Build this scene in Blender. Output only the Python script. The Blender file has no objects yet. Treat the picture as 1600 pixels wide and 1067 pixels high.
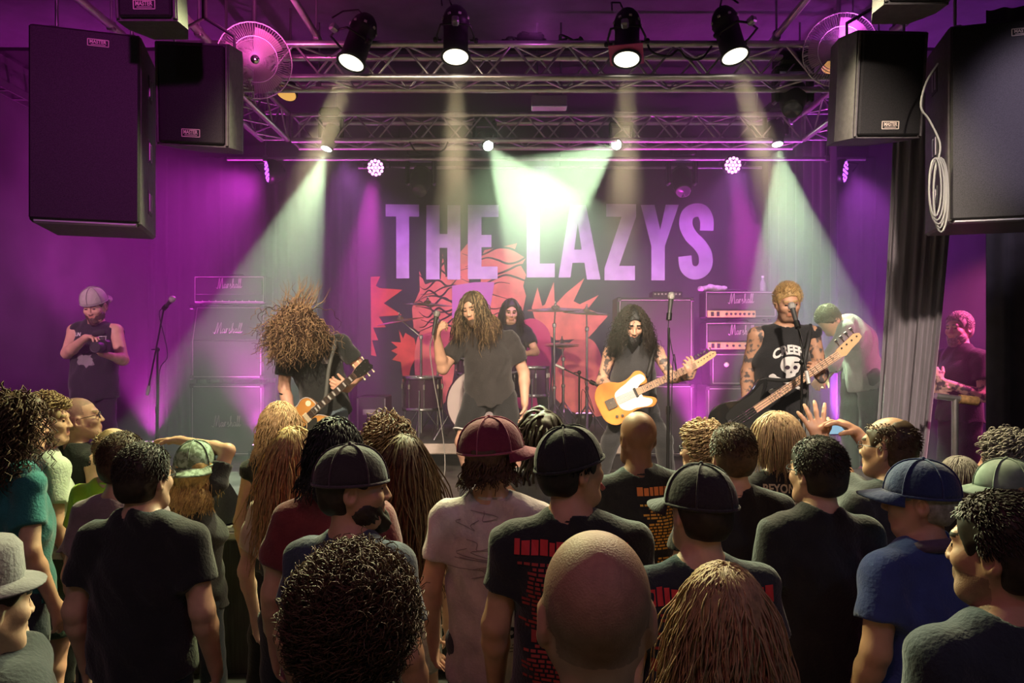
import bpy, math, random
import numpy as np
from mathutils import Vector, Matrix
from mathutils.bvhtree import BVHTree

random.seed(7)
SC = bpy.context.scene
COL = SC.collection
PI = math.pi
# ---------------------------------------------------------------- camera
FPX, HZ, CAMZ = 1150.0, 555.0, 2.0          # focal length in pixels, horizon row, lens height
cam_d = bpy.data.cameras.new('camera'); cam_d.sensor_width = 36.0
cam_d.lens = 36.0 * FPX / 1600.0
cam_d.shift_y = (HZ - 533.5) / 1600.0
cam_d.clip_start = 0.05
cam = bpy.data.objects.new('camera', cam_d); COL.objects.link(cam)
cam.location = (0, 0, CAMZ); cam.rotation_euler = (PI / 2, 0, 0)
SC.camera = cam

def P(px, py, Y):
    """photo pixel -> point at depth Y"""
    return Vector(((px - 800.0) * Y / FPX, Y, CAMZ + (HZ - py) * Y / FPX))

# ---------------------------------------------------------------- world, view
w = bpy.data.worlds.new('world'); SC.world = w; w.use_nodes = True
w.node_tree.nodes['Background'].inputs[0].default_value = (0.30, 0.22, 0.34, 1)
w.node_tree.nodes['Background'].inputs[1].default_value = 0.0
SC.view_settings.view_transform = 'Standard'; SC.view_settings.look = 'None'
SC.view_settings.gamma = 1.0; SC.view_settings.use_curve_mapping = False
SC.view_settings.exposure = 0.0
cy = SC.cycles
cy.use_denoising = True
cy.max_bounces = 4; cy.diffuse_bounces = 2; cy.glossy_bounces = 2; cy.transmission_bounces = 2
cy.volume_bounces = 0; cy.transparent_max_bounces = 8
cy.sample_clamp_indirect = 4.0; cy.sample_clamp_direct = 30.0
cy.caustics_reflective = False; cy.caustics_refractive = False

# ---------------------------------------------------------------- lights
def spot(name, loc, target, watt, color, deg, blend=0.15, radius=0.03):
    d = bpy.data.lights.new(name, 'SPOT'); d.energy = watt; d.color = color
    d.spot_size = math.radians(deg); d.spot_blend = blend; d.shadow_soft_size = radius
    o = bpy.data.objects.new(name, d); COL.objects.link(o)
    o.location = loc
    o.rotation_euler = (Vector(target) - Vector(loc)).to_track_quat('-Z', 'Y').to_euler()
    return o
def point(name, loc, watt, color, radius=0.1):
    d = bpy.data.lights.new(name, 'POINT'); d.energy = watt; d.color = color; d.shadow_soft_size = radius
    o = bpy.data.objects.new(name, d); COL.objects.link(o); o.location = loc
    return o
MAG = (1.0, 0.06, 0.85); PURP = (0.72, 0.10, 1.0); PINK = (1.0, 0.25, 0.62)
WARM = (1.0, 0.80, 0.45); GREEN = (0.68, 1.0, 0.58); AMBER = (1.0, 0.62, 0.25)
STG = 0.9                                   # stage height
TRZ = 4.0                                   # underside of the truss grid
BEAMS = [  # moving-head beams: lens, target, watts, cone
    (P(510, 233, 6.85), P(398, 560, 6.35), 1500, 33),
    (P(763, 228, 6.85), P(845, 343, 5.5), 1300, 22),
    (P(963, 226, 6.85), P(855, 309, 5.5), 1300, 22),
    (P(1215, 226, 6.85), P(1262, 560, 6.3), 1500, 35)]
for a_, b_, w_, c_ in BEAMS:
    spot('beam_light', a_ + (b_ - a_).normalized() * 0.03, b_, w_, GREEN, c_, 0.10, 0.025)
PARS = [(P(549, 97, 5.15), P(490, 260, 4.93)), (P(712, 88, 5.15), P(711, 300, 4.90)), (P(979, 92, 5.15), P(975, 300, 4.90)), (P(1148, 87, 5.15), P(1195, 250, 4.93))]
for a_, b_ in PARS:
    d_ = (b_ - a_).normalized()
    spot('par_light', a_ + d_ * 0.03, b_, 2600, WARM, 13, 0.6, 0.06)
    spot('added_rim_light', a_ + Vector((0, -0.34, -0.06)), (a_.x * 1.1, 2.1, 1.3), 560 if a_.x < -1 else 350, (0.92, 1.0, 0.46) if a_.x < -1 else (1.0, 0.88, 0.52), 112, 0.8, 0.08)  # extra wide spot ahead of each can, added to rim the crowd
LEDS = [(P(587, 262, 7.5), P(560, 480, 7.2)), (P(1145, 258, 7.5), P(1185, 480, 7.2))]
for a_, b_ in LEDS:
    spot('led_wash_light', a_ + (b_ - a_).normalized() * 0.05, b_, 1600, MAG, 28, 0.7, 0.06)
SIDES = [(P(418, 268, 7.5), P(120, 420, 7.0)), (P(1320, 268, 7.5), P(1420, 560, 7.0))]
spot('side_wash_light', SIDES[0][0] + Vector((-0.08, 0, -0.02)), P(150, 480, 6.4), 190, (0.85, 0.05, 0.8), 100, 0.9, 0.08)
spot('side_wash_light', SIDES[1][0] + Vector((0.08, 0, -0.02)), SIDES[1][1], 160, PURP, 90, 0.9, 0.08)
UPS = [(P(240, 712, 7.6), 560, MAG, -0.10), (P(408, 716, 7.35), 500, MAG, -0.12), (P(1088, 716, 7.35), 560, MAG, 0.0), (P(1318, 716, 7.1), 560, PURP, 0.1), (P(912, 680, 7.9), 200, MAG, 0.0)]
for a_, w_, c_, k_ in UPS:
    p_ = Vector((a_.x, a_.y, STG + 0.26))
    spot('uplight', p_, p_ + Vector((k_, 0.1, 1)), w_, c_, 75, 0.8, 0.06)
# wash lamps over the back of the stage, aimed at the banner
for x_ in (-1.6, 0.3, 2.2):
    spot('banner_wash_light', (x_, 7.1, 3.86), (x_ * 1.1, 9.0, 2.6), 230, (0.80, 0.22, 1.0), 80, 0.8, 0.08)
# added spots without fixtures, tinting the ceiling and the left fan
for x_, w_, c_ in ((-1.62, 40, (1.0, 0.12, 0.55)), (0.2, 18, (0.8, 0.12, 0.8)), (2.3, 24, (0.8, 0.12, 0.8))):
    spot('added_ceiling_light', (x_, 4.72 if x_ < 0 else 5.0, 4.0 if x_ < 0 else 4.14), (x_ - 0.15, 4.9, 4.8), w_, c_, 165, 0.9, 0.1)
# front-of-house lamps hung over the audience, and spots added for fill
spot('front_light', (-1.25, 0.6, 4.4), (-0.4, 6.2, 1.9), 2600, (1.0, 0.78, 0.54), 42, 0.6, 0.1)
spot('front_light', (1.5, 0.6, 4.4), (1.5, 5.9, 1.9), 1900, (1.0, 0.82, 0.66), 42, 0.6, 0.1)
spot('front_light', (-1.0, 0.6, 4.5), (-2.9, 5.2, 3.0), 300, (0.9, 0.08, 0.75), 46, 0.8, 0.1)  # added spot that turns the left loudspeakers magenta
spot('front_light', (-4.2, 0.8, 4.3), (-3.3, 6.1, 2.1), 1300, (1.0, 0.55, 0.72), 16, 0.6, 0.08)  # narrow spot added to brighten the photographer
spot('house_light', (-0.3, 0.0, 4.5), (0.2, 1.9, 1.4), 46, (1.0, 0.22, 0.45), 110, 0.9, 0.15)
spot('house_light', (2.6, -0.4, 4.5), (1.8, 1.8, 1.4), 40, (0.5, 0.68, 1.0), 100, 0.9, 0.15)
spot('house_light', (-2.6, -0.4, 4.5), (-1.6, 2.4, 1.4), 32, (0.8, 0.80, 1.0), 100, 0.9, 0.15)
spot('added_crew_light', (4.3, 5.6, 3.0), (3.55, 5.95, 2.1), 420, (1.0, 0.12, 0.45), 60, 0.8, 0.06)  # unseen spot added to light the crew member pink
spot('front_light', (3.3, 1.2, 4.4), (3.0, 5.5, 2.9), 420, (0.9, 0.7, 1.0), 20, 0.7, 0.08)  # narrow spot added to lift the right curtain


# ---------------------------------------------------------------- materials
MATS = {}
def mat(name, col, rough=0.6, metal=0.0, var=0.0, vscale=20.0, bump=0.0, bscale=60.0, emit=None, estr=0.0,
        spec=0.5, alpha=1.0, stretch=None, sheen=0.0, col2=None, contrast=None, coat=0.0):
    if name in MATS: return MATS[name]
    m = bpy.data.materials.new(name); m.use_nodes = True; MATS[name] = m
    nt = m.node_tree; b = nt.nodes['Principled BSDF']
    b.inputs['Base Color'].default_value = (*col, 1); b.inputs['Roughness'].default_value = rough
    b.inputs['Metallic'].default_value = metal; b.inputs['Specular IOR Level'].default_value = spec
    b.inputs['Alpha'].default_value = alpha
    if sheen: b.inputs['Sheen Weight'].default_value = sheen
    if coat: b.inputs['Coat Weight'].default_value = coat
    if emit: b.inputs['Emission Color'].default_value = (*emit, 1); b.inputs['Emission Strength'].default_value = estr
    if var or bump or col2:
        tc = nt.nodes.new('ShaderNodeTexCoord'); src = tc.outputs['Object']
        if stretch:
            mp = nt.nodes.new('ShaderNodeMapping'); mp.inputs['Scale'].default_value = stretch
            nt.links.new(src, mp.inputs['Vector']); src = mp.outputs['Vector']
    if var or col2:
        n = nt.nodes.new('ShaderNodeTexNoise'); n.inputs['Scale'].default_value = vscale; n.inputs['Detail'].default_value = 4
        nt.links.new(src, n.inputs['Vector'])
        r = nt.nodes.new('ShaderNodeValToRGB')
        lo, hi = contrast or (0.3, 0.7)
        r.color_ramp.elements[0].position = lo; r.color_ramp.elements[1].position = hi
        c2 = col2 or tuple(min(1, c * (1 + var)) for c in col)
        c1 = col if col2 else tuple(c * (1 - var) for c in col)
        r.color_ramp.elements[0].color = (*c1, 1); r.color_ramp.elements[1].color = (*c2, 1)
        nt.links.new(n.outputs[0], r.inputs[0]); nt.links.new(r.outputs[0], b.inputs['Base Color'])
    if bump:
        n2 = nt.nodes.new('ShaderNodeTexNoise'); n2.inputs['Scale'].default_value = bscale; n2.inputs['Detail'].default_value = 3
        nt.links.new(src, n2.inputs['Vector'])
        bp = nt.nodes.new('ShaderNodeBump'); bp.inputs['Strength'].default_value = bump; bp.inputs['Distance'].default_value = 0.01
        nt.links.new(n2.outputs[0], bp.inputs['Height']); nt.links.new(bp.outputs[0], b.inputs['Normal'])
    return m

def grille_mat(name, col, scale=220.0):
    m = mat(name, col, 0.6, 0.3)
    nt = m.node_tree; b = nt.nodes['Principled BSDF']
    tc = nt.nodes.new('ShaderNodeTexCoord'); v = nt.nodes.new('ShaderNodeTexVoronoi'); v.inputs['Scale'].default_value = scale
    nt.links.new(tc.outputs['Object'], v.inputs['Vector'])
    r = nt.nodes.new('ShaderNodeValToRGB'); r.color_ramp.elements[0].color = (*[c * 0.4 for c in col], 1)
    r.color_ramp.elements[1].color = (*[min(1, c * 1.7) for c in col], 1)
    r.color_ramp.elements[0].position = 0.2; r.color_ramp.elements[1].position = 0.6
    nt.links.new(v.outputs['Distance'], r.inputs[0]); nt.links.new(r.outputs[0], b.inputs['Base Color'])
    return m

# ---------------------------------------------------------------- object helpers
def tag(o, label=None, cat=None, group=None, kind=None):
    if label: o['label'] = label
    if cat: o['category'] = cat
    if group: o['group'] = group
    if kind: o['kind'] = kind
    return o
def thing(name, label, cat, loc=(0, 0, 0), rot=(0, 0, 0), group=None):
    o = bpy.data.objects.new(name, None); COL.objects.link(o); o.empty_display_size = 0.1
    o.location = loc; o.rotation_euler = rot
    return tag(o, label, cat, group)
def mesh_obj(name, me, material=None, parent=None, loc=None, rot=None):
    o = bpy.data.objects.new(name, me); COL.objects.link(o)
    if material is not None and not me.materials: me.materials.append(material)
    if parent is not None: o.parent = parent
    if loc is not None: o.location = loc
    if rot is not None: o.rotation_euler = rot
    return o
def copy_tree(o, parent=None):
    c = o.copy(); COL.objects.link(c); c.parent = parent
    for ch in o.children: copy_tree(ch, c)
    return c

def frame_of(d, up=(0, 0, 1)):
    d = Vector(d).normalized(); up = Vector(up)
    if abs(d.dot(up.normalized())) > 0.98: up = Vector((0, 1, 0)) if abs(d.y) < 0.9 else Vector((1, 0, 0))
    a = up.cross(d).normalized(); b = d.cross(a).normalized()
    return a, b, d

class MB:
    """collects shapes of ONE part; build() links them as one mesh object"""
    def __init__(s): s.v = []; s.f = []; s.m = []; s.mi = 0; s.smooth = set()
    def add(s, vs, fs, smooth=False):
        n = len(s.v); s.v += [tuple(v) for v in vs]
        for f in fs:
            if smooth: s.smooth.add(len(s.f))
            s.f.append(tuple(i + n for i in f)); s.m.append(s.mi)
        return s
    def box(s, c, size, R=None, bev=0.0):
        x, y, z = [k / 2 for k in size]; c = Vector(c); R = R or Matrix.Identity(3)
        if bev <= 0:
            vs = [c + R @ Vector((a, b, d)) for a in (-x, x) for b in (-y, y) for d in (-z, z)]
            fs = [(0, 1, 3, 2), (4, 6, 7, 5), (0, 4, 5, 1), (2, 3, 7, 6), (0, 2, 6, 4), (1, 5, 7, 3)]
            return s.add(vs, fs)
        b = min(bev, x, y, z); vs = []; idx = {}
        for i, sx in enumerate((-1, 1)):
            for j, sy in enumerate((-1, 1)):
                for k, sz in enumerate((-1, 1)):
                    for ax in range(3):
                        p = [sx * (x - b), sy * (y - b), sz * (z - b)]
                        p[ax] = (sx * x, sy * y, sz * z)[ax]
                        idx[i, j, k, ax] = len(vs); vs.append(c + R @ Vector(p))
        I = idx; fs = []
        for k in (0, 1):
            fs += [[I[k, 0, 0, 0], I[k, 1, 0, 0], I[k, 1, 1, 0], I[k, 0, 1, 0]], [I[0, k, 0, 1], I[1, k, 0, 1], I[1, k, 1, 1], I[0, k, 1, 1]], [I[0, 0, k, 2], I[1, 0, k, 2], I[1, 1, k, 2], I[0, 1, k, 2]]]
        for a in (0, 1):
            for d in (0, 1):
                fs += [[I[a, d, 0, 0], I[a, d, 1, 0], I[a, d, 1, 1], I[a, d, 0, 1]], [I[a, 0, d, 0], I[a, 1, d, 0], I[a, 1, d, 2], I[a, 0, d, 2]], [I[0, a, d, 1], I[1, a, d, 1], I[1, a, d, 2], I[0, a, d, 2]]]
                for e in (0, 1): fs.append([I[a, d, e, 0], I[a, d, e, 1], I[a, d, e, 2]])
        out = []
        for f in fs:                                   # face outward
            pts = [vs[q] for q in f]; cen = sum(pts, Vector()) / len(pts) - c
            nrm = (pts[1] - pts[0]).cross(pts[2] - pts[0])
            out.append(f if nrm.dot(cen) > 0 else f[::-1])
        return s.add(vs, out)
    def tube(s, p0, p1, r0, r1=None, n=10, caps=True, up=(0, 0, 1)):
        r1 = r0 if r1 is None else r1
        p0 = Vector(p0); p1 = Vector(p1); a, b, d = frame_of(p1 - p0, up)
        vs = []
        for p, r in ((p0, r0), (p1, r1)):
            for i in range(n):
                t = 2 * PI * i / n; vs.append(p + (a * math.cos(t) + b * math.sin(t)) * r)
        s.add(vs, [(i, (i + 1) % n, n + (i + 1) % n, n + i) for i in range(n)], True)
        if caps: s.add(vs, [tuple(range(n))[::-1], tuple(range(n, 2 * n))])
        return s
    def path(s, pts, r, n=8, closed=False, r1=None):
        pts = [Vector(p) for p in pts]; N = len(pts); vs = []; a = None
        for i, p in enumerate(pts):
            if closed: d = pts[(i + 1) % N] - pts[i - 1]
            else: d = pts[min(i + 1, N - 1)] - pts[max(i - 1, 0)]
            if d.length < 1e-9: d = Vector((0, 0, 1))
            d.normalize()
            if a is None: a = frame_of(d)[0]
            a = (a - d * a.dot(d)); a = a.normalized() if a.length > 1e-6 else frame_of(d)[0]
            b = d.cross(a); rr = r if r1 is None else r + (r1 - r) * i / (N - 1)
            for k in range(n):
                t = 2 * PI * k / n; vs.append(p + (a * math.cos(t) + b * math.sin(t)) * rr)
        fs = []
        for i in range(N if closed else N - 1):
            j = (i + 1) % N
            for k in range(n): fs.append((i * n + k, i * n + (k + 1) % n, j * n + (k + 1) % n, j * n + k))
        s.add(vs, fs, True)
        if not closed: s.add(vs, [tuple(range(n))[::-1], tuple(range((N - 1) * n, N * n))])
        return s
    def lathe(s, prof, c=(0, 0, 0), axis=(0, 0, 1), n=24, caps=True, smooth=True):
        """prof: list of (radius, along axis)"""
        a, b, d = frame_of(axis); c = Vector(c); vs = []
        for r, z in prof:
            for i in range(n):
                t = 2 * PI * i / n; vs.append(c + d * z + (a * math.cos(t) + b * math.sin(t)) * r)
        fs = []
        for j in range(len(prof) - 1):
            for i in range(n): fs.append((j * n + i, j * n + (i + 1) % n, (j + 1) * n + (i + 1) % n, (j + 1) * n + i))
        s.add(vs, fs, smooth)
        if caps: s.add(vs, [tuple(range(n))[::-1], tuple(range((len(prof) - 1) * n, len(prof) * n))])
        return s
    def prism(s, poly, o, ex, ey, ez, t0, t1):
        """2-D outline extruded between t0 and t1 along ez"""
        o, ex, ey, ez = Vector(o), Vector(ex), Vector(ey), Vector(ez); n = len(poly)
        vs = [o + ex * x + ey * y + ez * t for t in (t0, t1) for x, y in poly]
        area = sum(poly[i][0] * poly[(i + 1) % n][1] - poly[(i + 1) % n][0] * poly[i][1] for i in range(n))
        flip = (area < 0) ^ (ex.cross(ey).dot(ez) < 0) ^ (t1 < t0)
        fs = [tuple(range(n))[::-1], tuple(range(n, 2 * n))] + [(i, (i + 1) % n, n + (i + 1) % n, n + i) for i in range(n)]
        return s.add(vs, [f[::-1] for f in fs] if flip else fs)
    def sphere(s, c, r, n=12, m=8, scale=(1, 1, 1)):
        c = Vector(c); vs = []; fs = []
        for j in range(m + 1):
            ph = PI * j / m
            for i in range(n):
                t = 2 * PI * i / n
                vs.append(c + Vector((math.sin(ph) * math.cos(t) * r * scale[0], math.sin(ph) * math.sin(t) * r * scale[1], math.cos(ph) * r * scale[2])))
        for j in range(m):
            for i in range(n): fs.append((j * n + i, (j + 1) * n + i, (j + 1) * n + (i + 1) % n, j * n + (i + 1) % n))
        return s.add(vs, fs, True)
    def mesh(s, name, mats):
        me = bpy.data.meshes.new(name); me.from_pydata(s.v, [], s.f)
        for m in (mats if isinstance(mats, (list, tuple)) else [mats]): me.materials.append(m)
        me.polygons.foreach_set('material_index', s.m)
        me.polygons.foreach_set('use_smooth', [i in s.smooth for i in range(len(s.f))])
        me.update(); return me
    def build(s, name, mats, parent=None, loc=None, rot=None):
        return mesh_obj(name, s.mesh(name, mats), None, parent, loc, rot)
def struct(o, label=None):
    o['kind'] = 'structure'
    if label: o['label'] = label
    return o

_TXT = {}
def text_mesh(t, bold=0.0, sx=1.0):
    """2-D triangles of a word in unit-height letters: (verts [(x,y)], faces, width)"""
    key = (t, bold, sx)
    if key in _TXT: return _TXT[key]
    c = bpy.data.curves.new('txt', 'FONT'); c.body = t; c.size = 1.0; c.offset = bold; c.resolution_u = 3; c.fill_mode = 'FRONT'
    o = bpy.data.objects.new('txt', c); COL.objects.link(o)
    me = bpy.data.meshes.new_from_object(o)
    vs = [(v.co.x * sx / 0.7, v.co.y / 0.7) for v in me.vertices]; fs = [tuple(p.vertices) for p in me.polygons]
    bpy.data.objects.remove(o); bpy.data.curves.remove(c); bpy.data.meshes.remove(me)
    xs = [v[0] for v in vs] or [0]
    x0 = min(xs); vs = [(x - x0, y) for x, y in vs]
    _TXT[key] = (vs, fs, max(xs) - x0); return _TXT[key]
def put_text(mb, t, o, ex, ey, h, bold=0.02, sx=1.0, width=None, center=True, lift=0.0):
    vs, fs, w_ = text_mesh(t, bold, sx); kx = h if width is None else width / w_
    o, ex, ey = Vector(o), Vector(ex).normalized(), Vector(ey).normalized(); off = -w_ * kx / 2 if center else 0
    nz = ex.cross(ey) * lift
    mb.add([o + nz + ex * (x * kx + off) + ey * (y * h) for x, y in vs], fs)
def catmull(pts, n=6, closed=True):
    out = []; N = len(pts); rng = range(N) if closed else range(N - 1)
    for i in rng:
        g = lambda k: pts[k % N] if closed else pts[min(max(k, 0), N - 1)]
        p0, p1, p2, p3 = g(i - 1), g(i), g(i + 1), g(i + 2)
        for k in range(n):
            t = k / n
            out.append(tuple(0.5 * (2 * b + (c - a) * t + (2 * a - 5 * b + 4 * c - d) * t * t + (3 * b - a - 3 * c + d) * t ** 3) for a, b, c, d in zip(p0, p1, p2, p3)))
    if not closed: out.append(tuple(pts[-1]))
    return out

# ================================================================ setting
M_wall = mat('painted_wall', (0.09, 0.075, 0.095), 0.8, var=0.3, vscale=3, bump=0.2, bscale=8)
M_black = mat('black_paint', (0.012, 0.012, 0.013), 0.6, var=0.3, vscale=6)
M_ceil = mat('ceiling_paint', (0.10, 0.075, 0.12), 0.85, var=0.25, vscale=5, bump=0.3, bscale=30)
M_floor = mat('dark_concrete', (0.06, 0.06, 0.062), 0.5, var=0.4, vscale=5, bump=0.1, bscale=20)
M_deck = mat('worn_stage_deck', (0.10, 0.09, 0.085), 0.45, var=0.5, vscale=7, bump=0.15, bscale=40)
M_skirt = mat('black_stage_skirt', (0.03, 0.03, 0.03), 0.85, var=0.4, vscale=9, stretch=(8, 8, 0.6))
M_alu = mat('aluminium_tube', (0.62, 0.58, 0.60), 0.34, 0.9, var=0.15, vscale=14)
M_steel = mat('dull_steel', (0.35, 0.34, 0.36), 0.4, 0.9)
M_chrome = mat('chrome', (0.75, 0.75, 0.78), 0.15, 1.0)
M_cab = mat('black_cabinet', (0.028, 0.027, 0.03), 0.55, var=0.2, vscale=60, bump=0.25, bscale=180)
M_cabside = mat('grey_cabinet_side', (0.085, 0.075, 0.085), 0.55, var=0.2, vscale=30, bump=0.2, bscale=120)
M_grille = grille_mat('speaker_grille', (0.016, 0.015, 0.017), 260)
M_white = mat('white_print', (0.75, 0.75, 0.74), 0.6)
M_rubber = mat('black_rubber', (0.012, 0.012, 0.012), 0.5)
M_gold = mat('gold_metal', (0.75, 0.55, 0.22), 0.3, 0.9)

def slab(name, c, size, m): return struct(MB().box(c, size).build(name, m))
slab('floor', (0, 4.2, -0.05), (10.0, 11.6, 0.1), M_floor)
slab('ceiling', (0, 4.2, 4.85), (10.0, 11.6, 0.1), M_ceil)
slab('added_dark_sheet_1', (0, 8.2, 4.785), (9.4, 3.0, 0.03), M_black)  # black sheet added so the ceiling behind the front truss stays dark
slab('wall_back', (0, 9.75, 2.4), (10.0, 0.1, 4.8), M_black)
slab('wall_left', (-4.75, 4.2, 2.4), (0.1, 11.6, 4.8), M_wall)
slab('wall_right', (4.75, 4.2, 2.4), (0.1, 11.6, 4.8), M_wall)
slab('wall_front', (0, -1.55, 2.4), (10.0, 0.1, 4.8), M_wall)
stg = slab('stage_floor', (-0.68, 7.15, STG - 0.03), (7.96, 5.1, 0.06), M_deck)
for i in range(7):                              # vertical skirt panels of the stage front
    x0 = -4.65 + i * 1.135
    o = MB().box((x0 + 0.57, 4.63, (STG - 0.06) / 2), (1.115, 0.03, STG - 0.06), bev=0.006).build('skirt_panel', M_skirt, stg)
MB().box((-0.68, 4.612, STG - 0.03), (7.96, 0.035, 0.05), bev=0.008).build('stage_edge', M_alu, stg)
slab('side_platform', (4.0, 6.9, 0.3), (1.36, 3.4, 0.6), M_deck)

# drum riser
r = thing('drum_riser', 'low drum riser with pale front edge under the drum kit', 'riser', (-0.09, 7.0, STG))
MB().box((0, 0.95, 0.205), (2.34, 1.86, 0.10), bev=0.01).build('riser_deck', mat('riser_wood', (0.50, 0.42, 0.38), 0.6, var=0.3, vscale=8), r)
MB().box((0, 0.95, 0.262), (2.30, 1.82, 0.012)).build('riser_carpet', mat('grey_carpet', (0.05, 0.045, 0.05), 0.95, var=0.4, vscale=60, bump=0.5, bscale=300), r)
for sx in (-1.1, 0, 1.1):
    for y in (0.12, 1.75): MB().box((sx, y, 0.0775), (0.08, 0.08, 0.155)).build('riser_leg', M_black, r)

# cable tray high on the left wall
t = thing('cable_tray', 'perforated metal cable tray high on the left wall', 'cable tray', (-4.62, 5.0, 4.40))
for dx in (-0.06, 0.06): MB().box((dx, 1.5, 0.03), (0.012, 4.2, 0.07)).build('tray_rail', M_steel, t)
for k in range(18): MB().box((0, -0.5 + k * 0.24, 0.0), (0.12, 0.03, 0.012)).build('tray_rung', M_steel, t)

# ================================================================ truss grid
_BR = {}
def truss(name, label, p0, p1, size=0.24, step=0.2, rc=0.025, rb=0.009):
    p0, p1 = Vector(p0), Vector(p1); d = p1 - p0; L = d.length
    t = thing(name, label, 'truss', p0, (0, 0, math.atan2(d.y, d.x)), 'stage trusses')
    n = max(2, round(L / step)); st = L / n
    key = ('c', round(L, 3))
    if key not in _BR: _BR[key] = MB().tube((0, 0, 0), (L, 0, 0), rc, n=12).mesh('chord', M_alu)
    for y in (0, size):
        for z in (0, size): mesh_obj('chord', _BR[key], None, t, (0, y, z))
    def br(k, a, b):
        kk = (k, round(st, 4))
        if kk not in _BR: _BR[kk] = MB().tube(a, b, rb, n=6, caps=False).mesh('brace', M_alu)
        return _BR[kk]
    for i in range(n):
        up = i % 2
        for y in (0, size):
            k = (up + (y > 0)) % 2
            mesh_obj('brace', br('f%d' % k, (0, 0, k * size), (st, 0, (1 - k) * size)), None, t, (i * st, y, 0))
        for z in (0, size):
            k = (up + (z > 0)) % 2
            mesh_obj('brace', br('t%d' % k, (0, k * size, 0), (st, (1 - k) * size, 0)), None, t, (i * st, 0, z))
    for x in (0, L):
        m = MB()
        for a, b in (((0, 0), (1, 0)), ((1, 0), (1, 1)), ((1, 1), (0, 1)), ((0, 1), (0, 0))):
            m.tube((x, a[0] * size, a[1] * size), (x, b[0] * size, b[1] * size), 0.012, n=6)
        m.build('end_frame', M_alu, t)
    for sgn in (0.08, 0.92):                       # hanging slings up to the ceiling
        MB().tube((L * sgn, size / 2, size), (L * sgn, size / 2, 4.8 - TRZ), 0.006, n=6).build('hanging_cable', M_steel, t)
    return t
truss('box_truss', 'front aluminium box truss carrying the four lit par cans', (-2.55, 5.30, TRZ), (2.95, 5.30, TRZ))
truss('box_truss', 'rear aluminium box truss behind the par can beams', (-2.05, 6.85, TRZ), (2.70, 6.85, TRZ))
truss('box_truss', 'side box truss running to the back beside the left hanging monitor', (-2.08, 5.58, TRZ), (-2.08, 6.82, TRZ))
truss('box_truss', 'side box truss running to the back beside the right hanging monitor', (2.95, 5.58, TRZ), (2.95, 6.82, TRZ))
def pipe(label, a, b, r_=0.024, hang=True):
    a, b = Vector(a), Vector(b)
    t = thing('ceiling_pipe', label, 'pipe', a)
    MB().tube((0, 0, 0), b - a, r_, n=12).build('tube', M_alu, t)
    for k in (0.06, 0.94):
        p = (b - a) * k
        MB().tube(p, (p.x, p.y, 4.8 - a.z), 0.008, n=6).build('hanger', M_steel, t)
        MB().box(p, (0.05, 0.05, 0.07), bev=0.008).build('clamp', M_steel, t)
pipe('thin pipe behind the rear truss holding the pink wash lamps', (-2.9, 7.5, 4.0), (3.6, 7.5, 4.0), 0.02)
pipe('pink lit pipe running overhead to the front truss near the left fan', (-1.42, 2.9, 4.32), (-1.42, 5.5, 4.32))
pipe('overhead pipe meeting the front truss near the right fan', (1.92, 2.9, 4.32), (1.92, 5.5, 4.32))
pipe('overhead pipe above the large left loudspeaker', (-2.15, 2.7, 4.22), (-2.15, 5.2, 4.22), 0.028)
pipe('overhead pipe outermost above the large left loudspeaker', (-2.75, 2.7, 4.26), (-2.75, 5.2, 4.26), 0.028)
pipe('overhead pipe above the large right loudspeaker', (2.62, 2.7, 4.22), (2.62, 5.2, 4.22), 0.028)
pipe('dark crossbar pipe between the front and rear trusses', (-1.9, 6.2, 4.28), (2.7, 6.2, 4.28), 0.02)

# ================================================================ fixtures
M_can = mat('par_can_black', (0.018, 0.017, 0.018), 0.4, 0.3)
M_lens_w = mat('lit_warm_lens', (0.9, 0.85, 0.7), 0.2, emit=(1.0, 0.93, 0.72), estr=2.2)
M_lens_g = mat('lit_beam_lens', (0.9, 1, 0.9), 0.2, emit=(0.80, 1.0, 0.80), estr=30.0)
M_led = mat('lit_led_magenta', (1, 0.6, 0.9), 0.2, emit=(1.0, 0.40, 0.95), estr=3.0)
M_led2 = mat('lit_led_violet', (0.6, 0.3, 0.9), 0.2, emit=(0.55, 0.12, 1.0), estr=2.5)
M_vent = mat('vent_glow', (0.9, 0.85, 0.6), 0.4, emit=(1.0, 0.95, 0.7), estr=1.2)
M_label = mat('pale_sticker', (0.5, 0.5, 0.45), 0.6)
def axis_rot(d):
    return Vector(d).to_track_quat('-Z', 'Y').to_euler()
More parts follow.
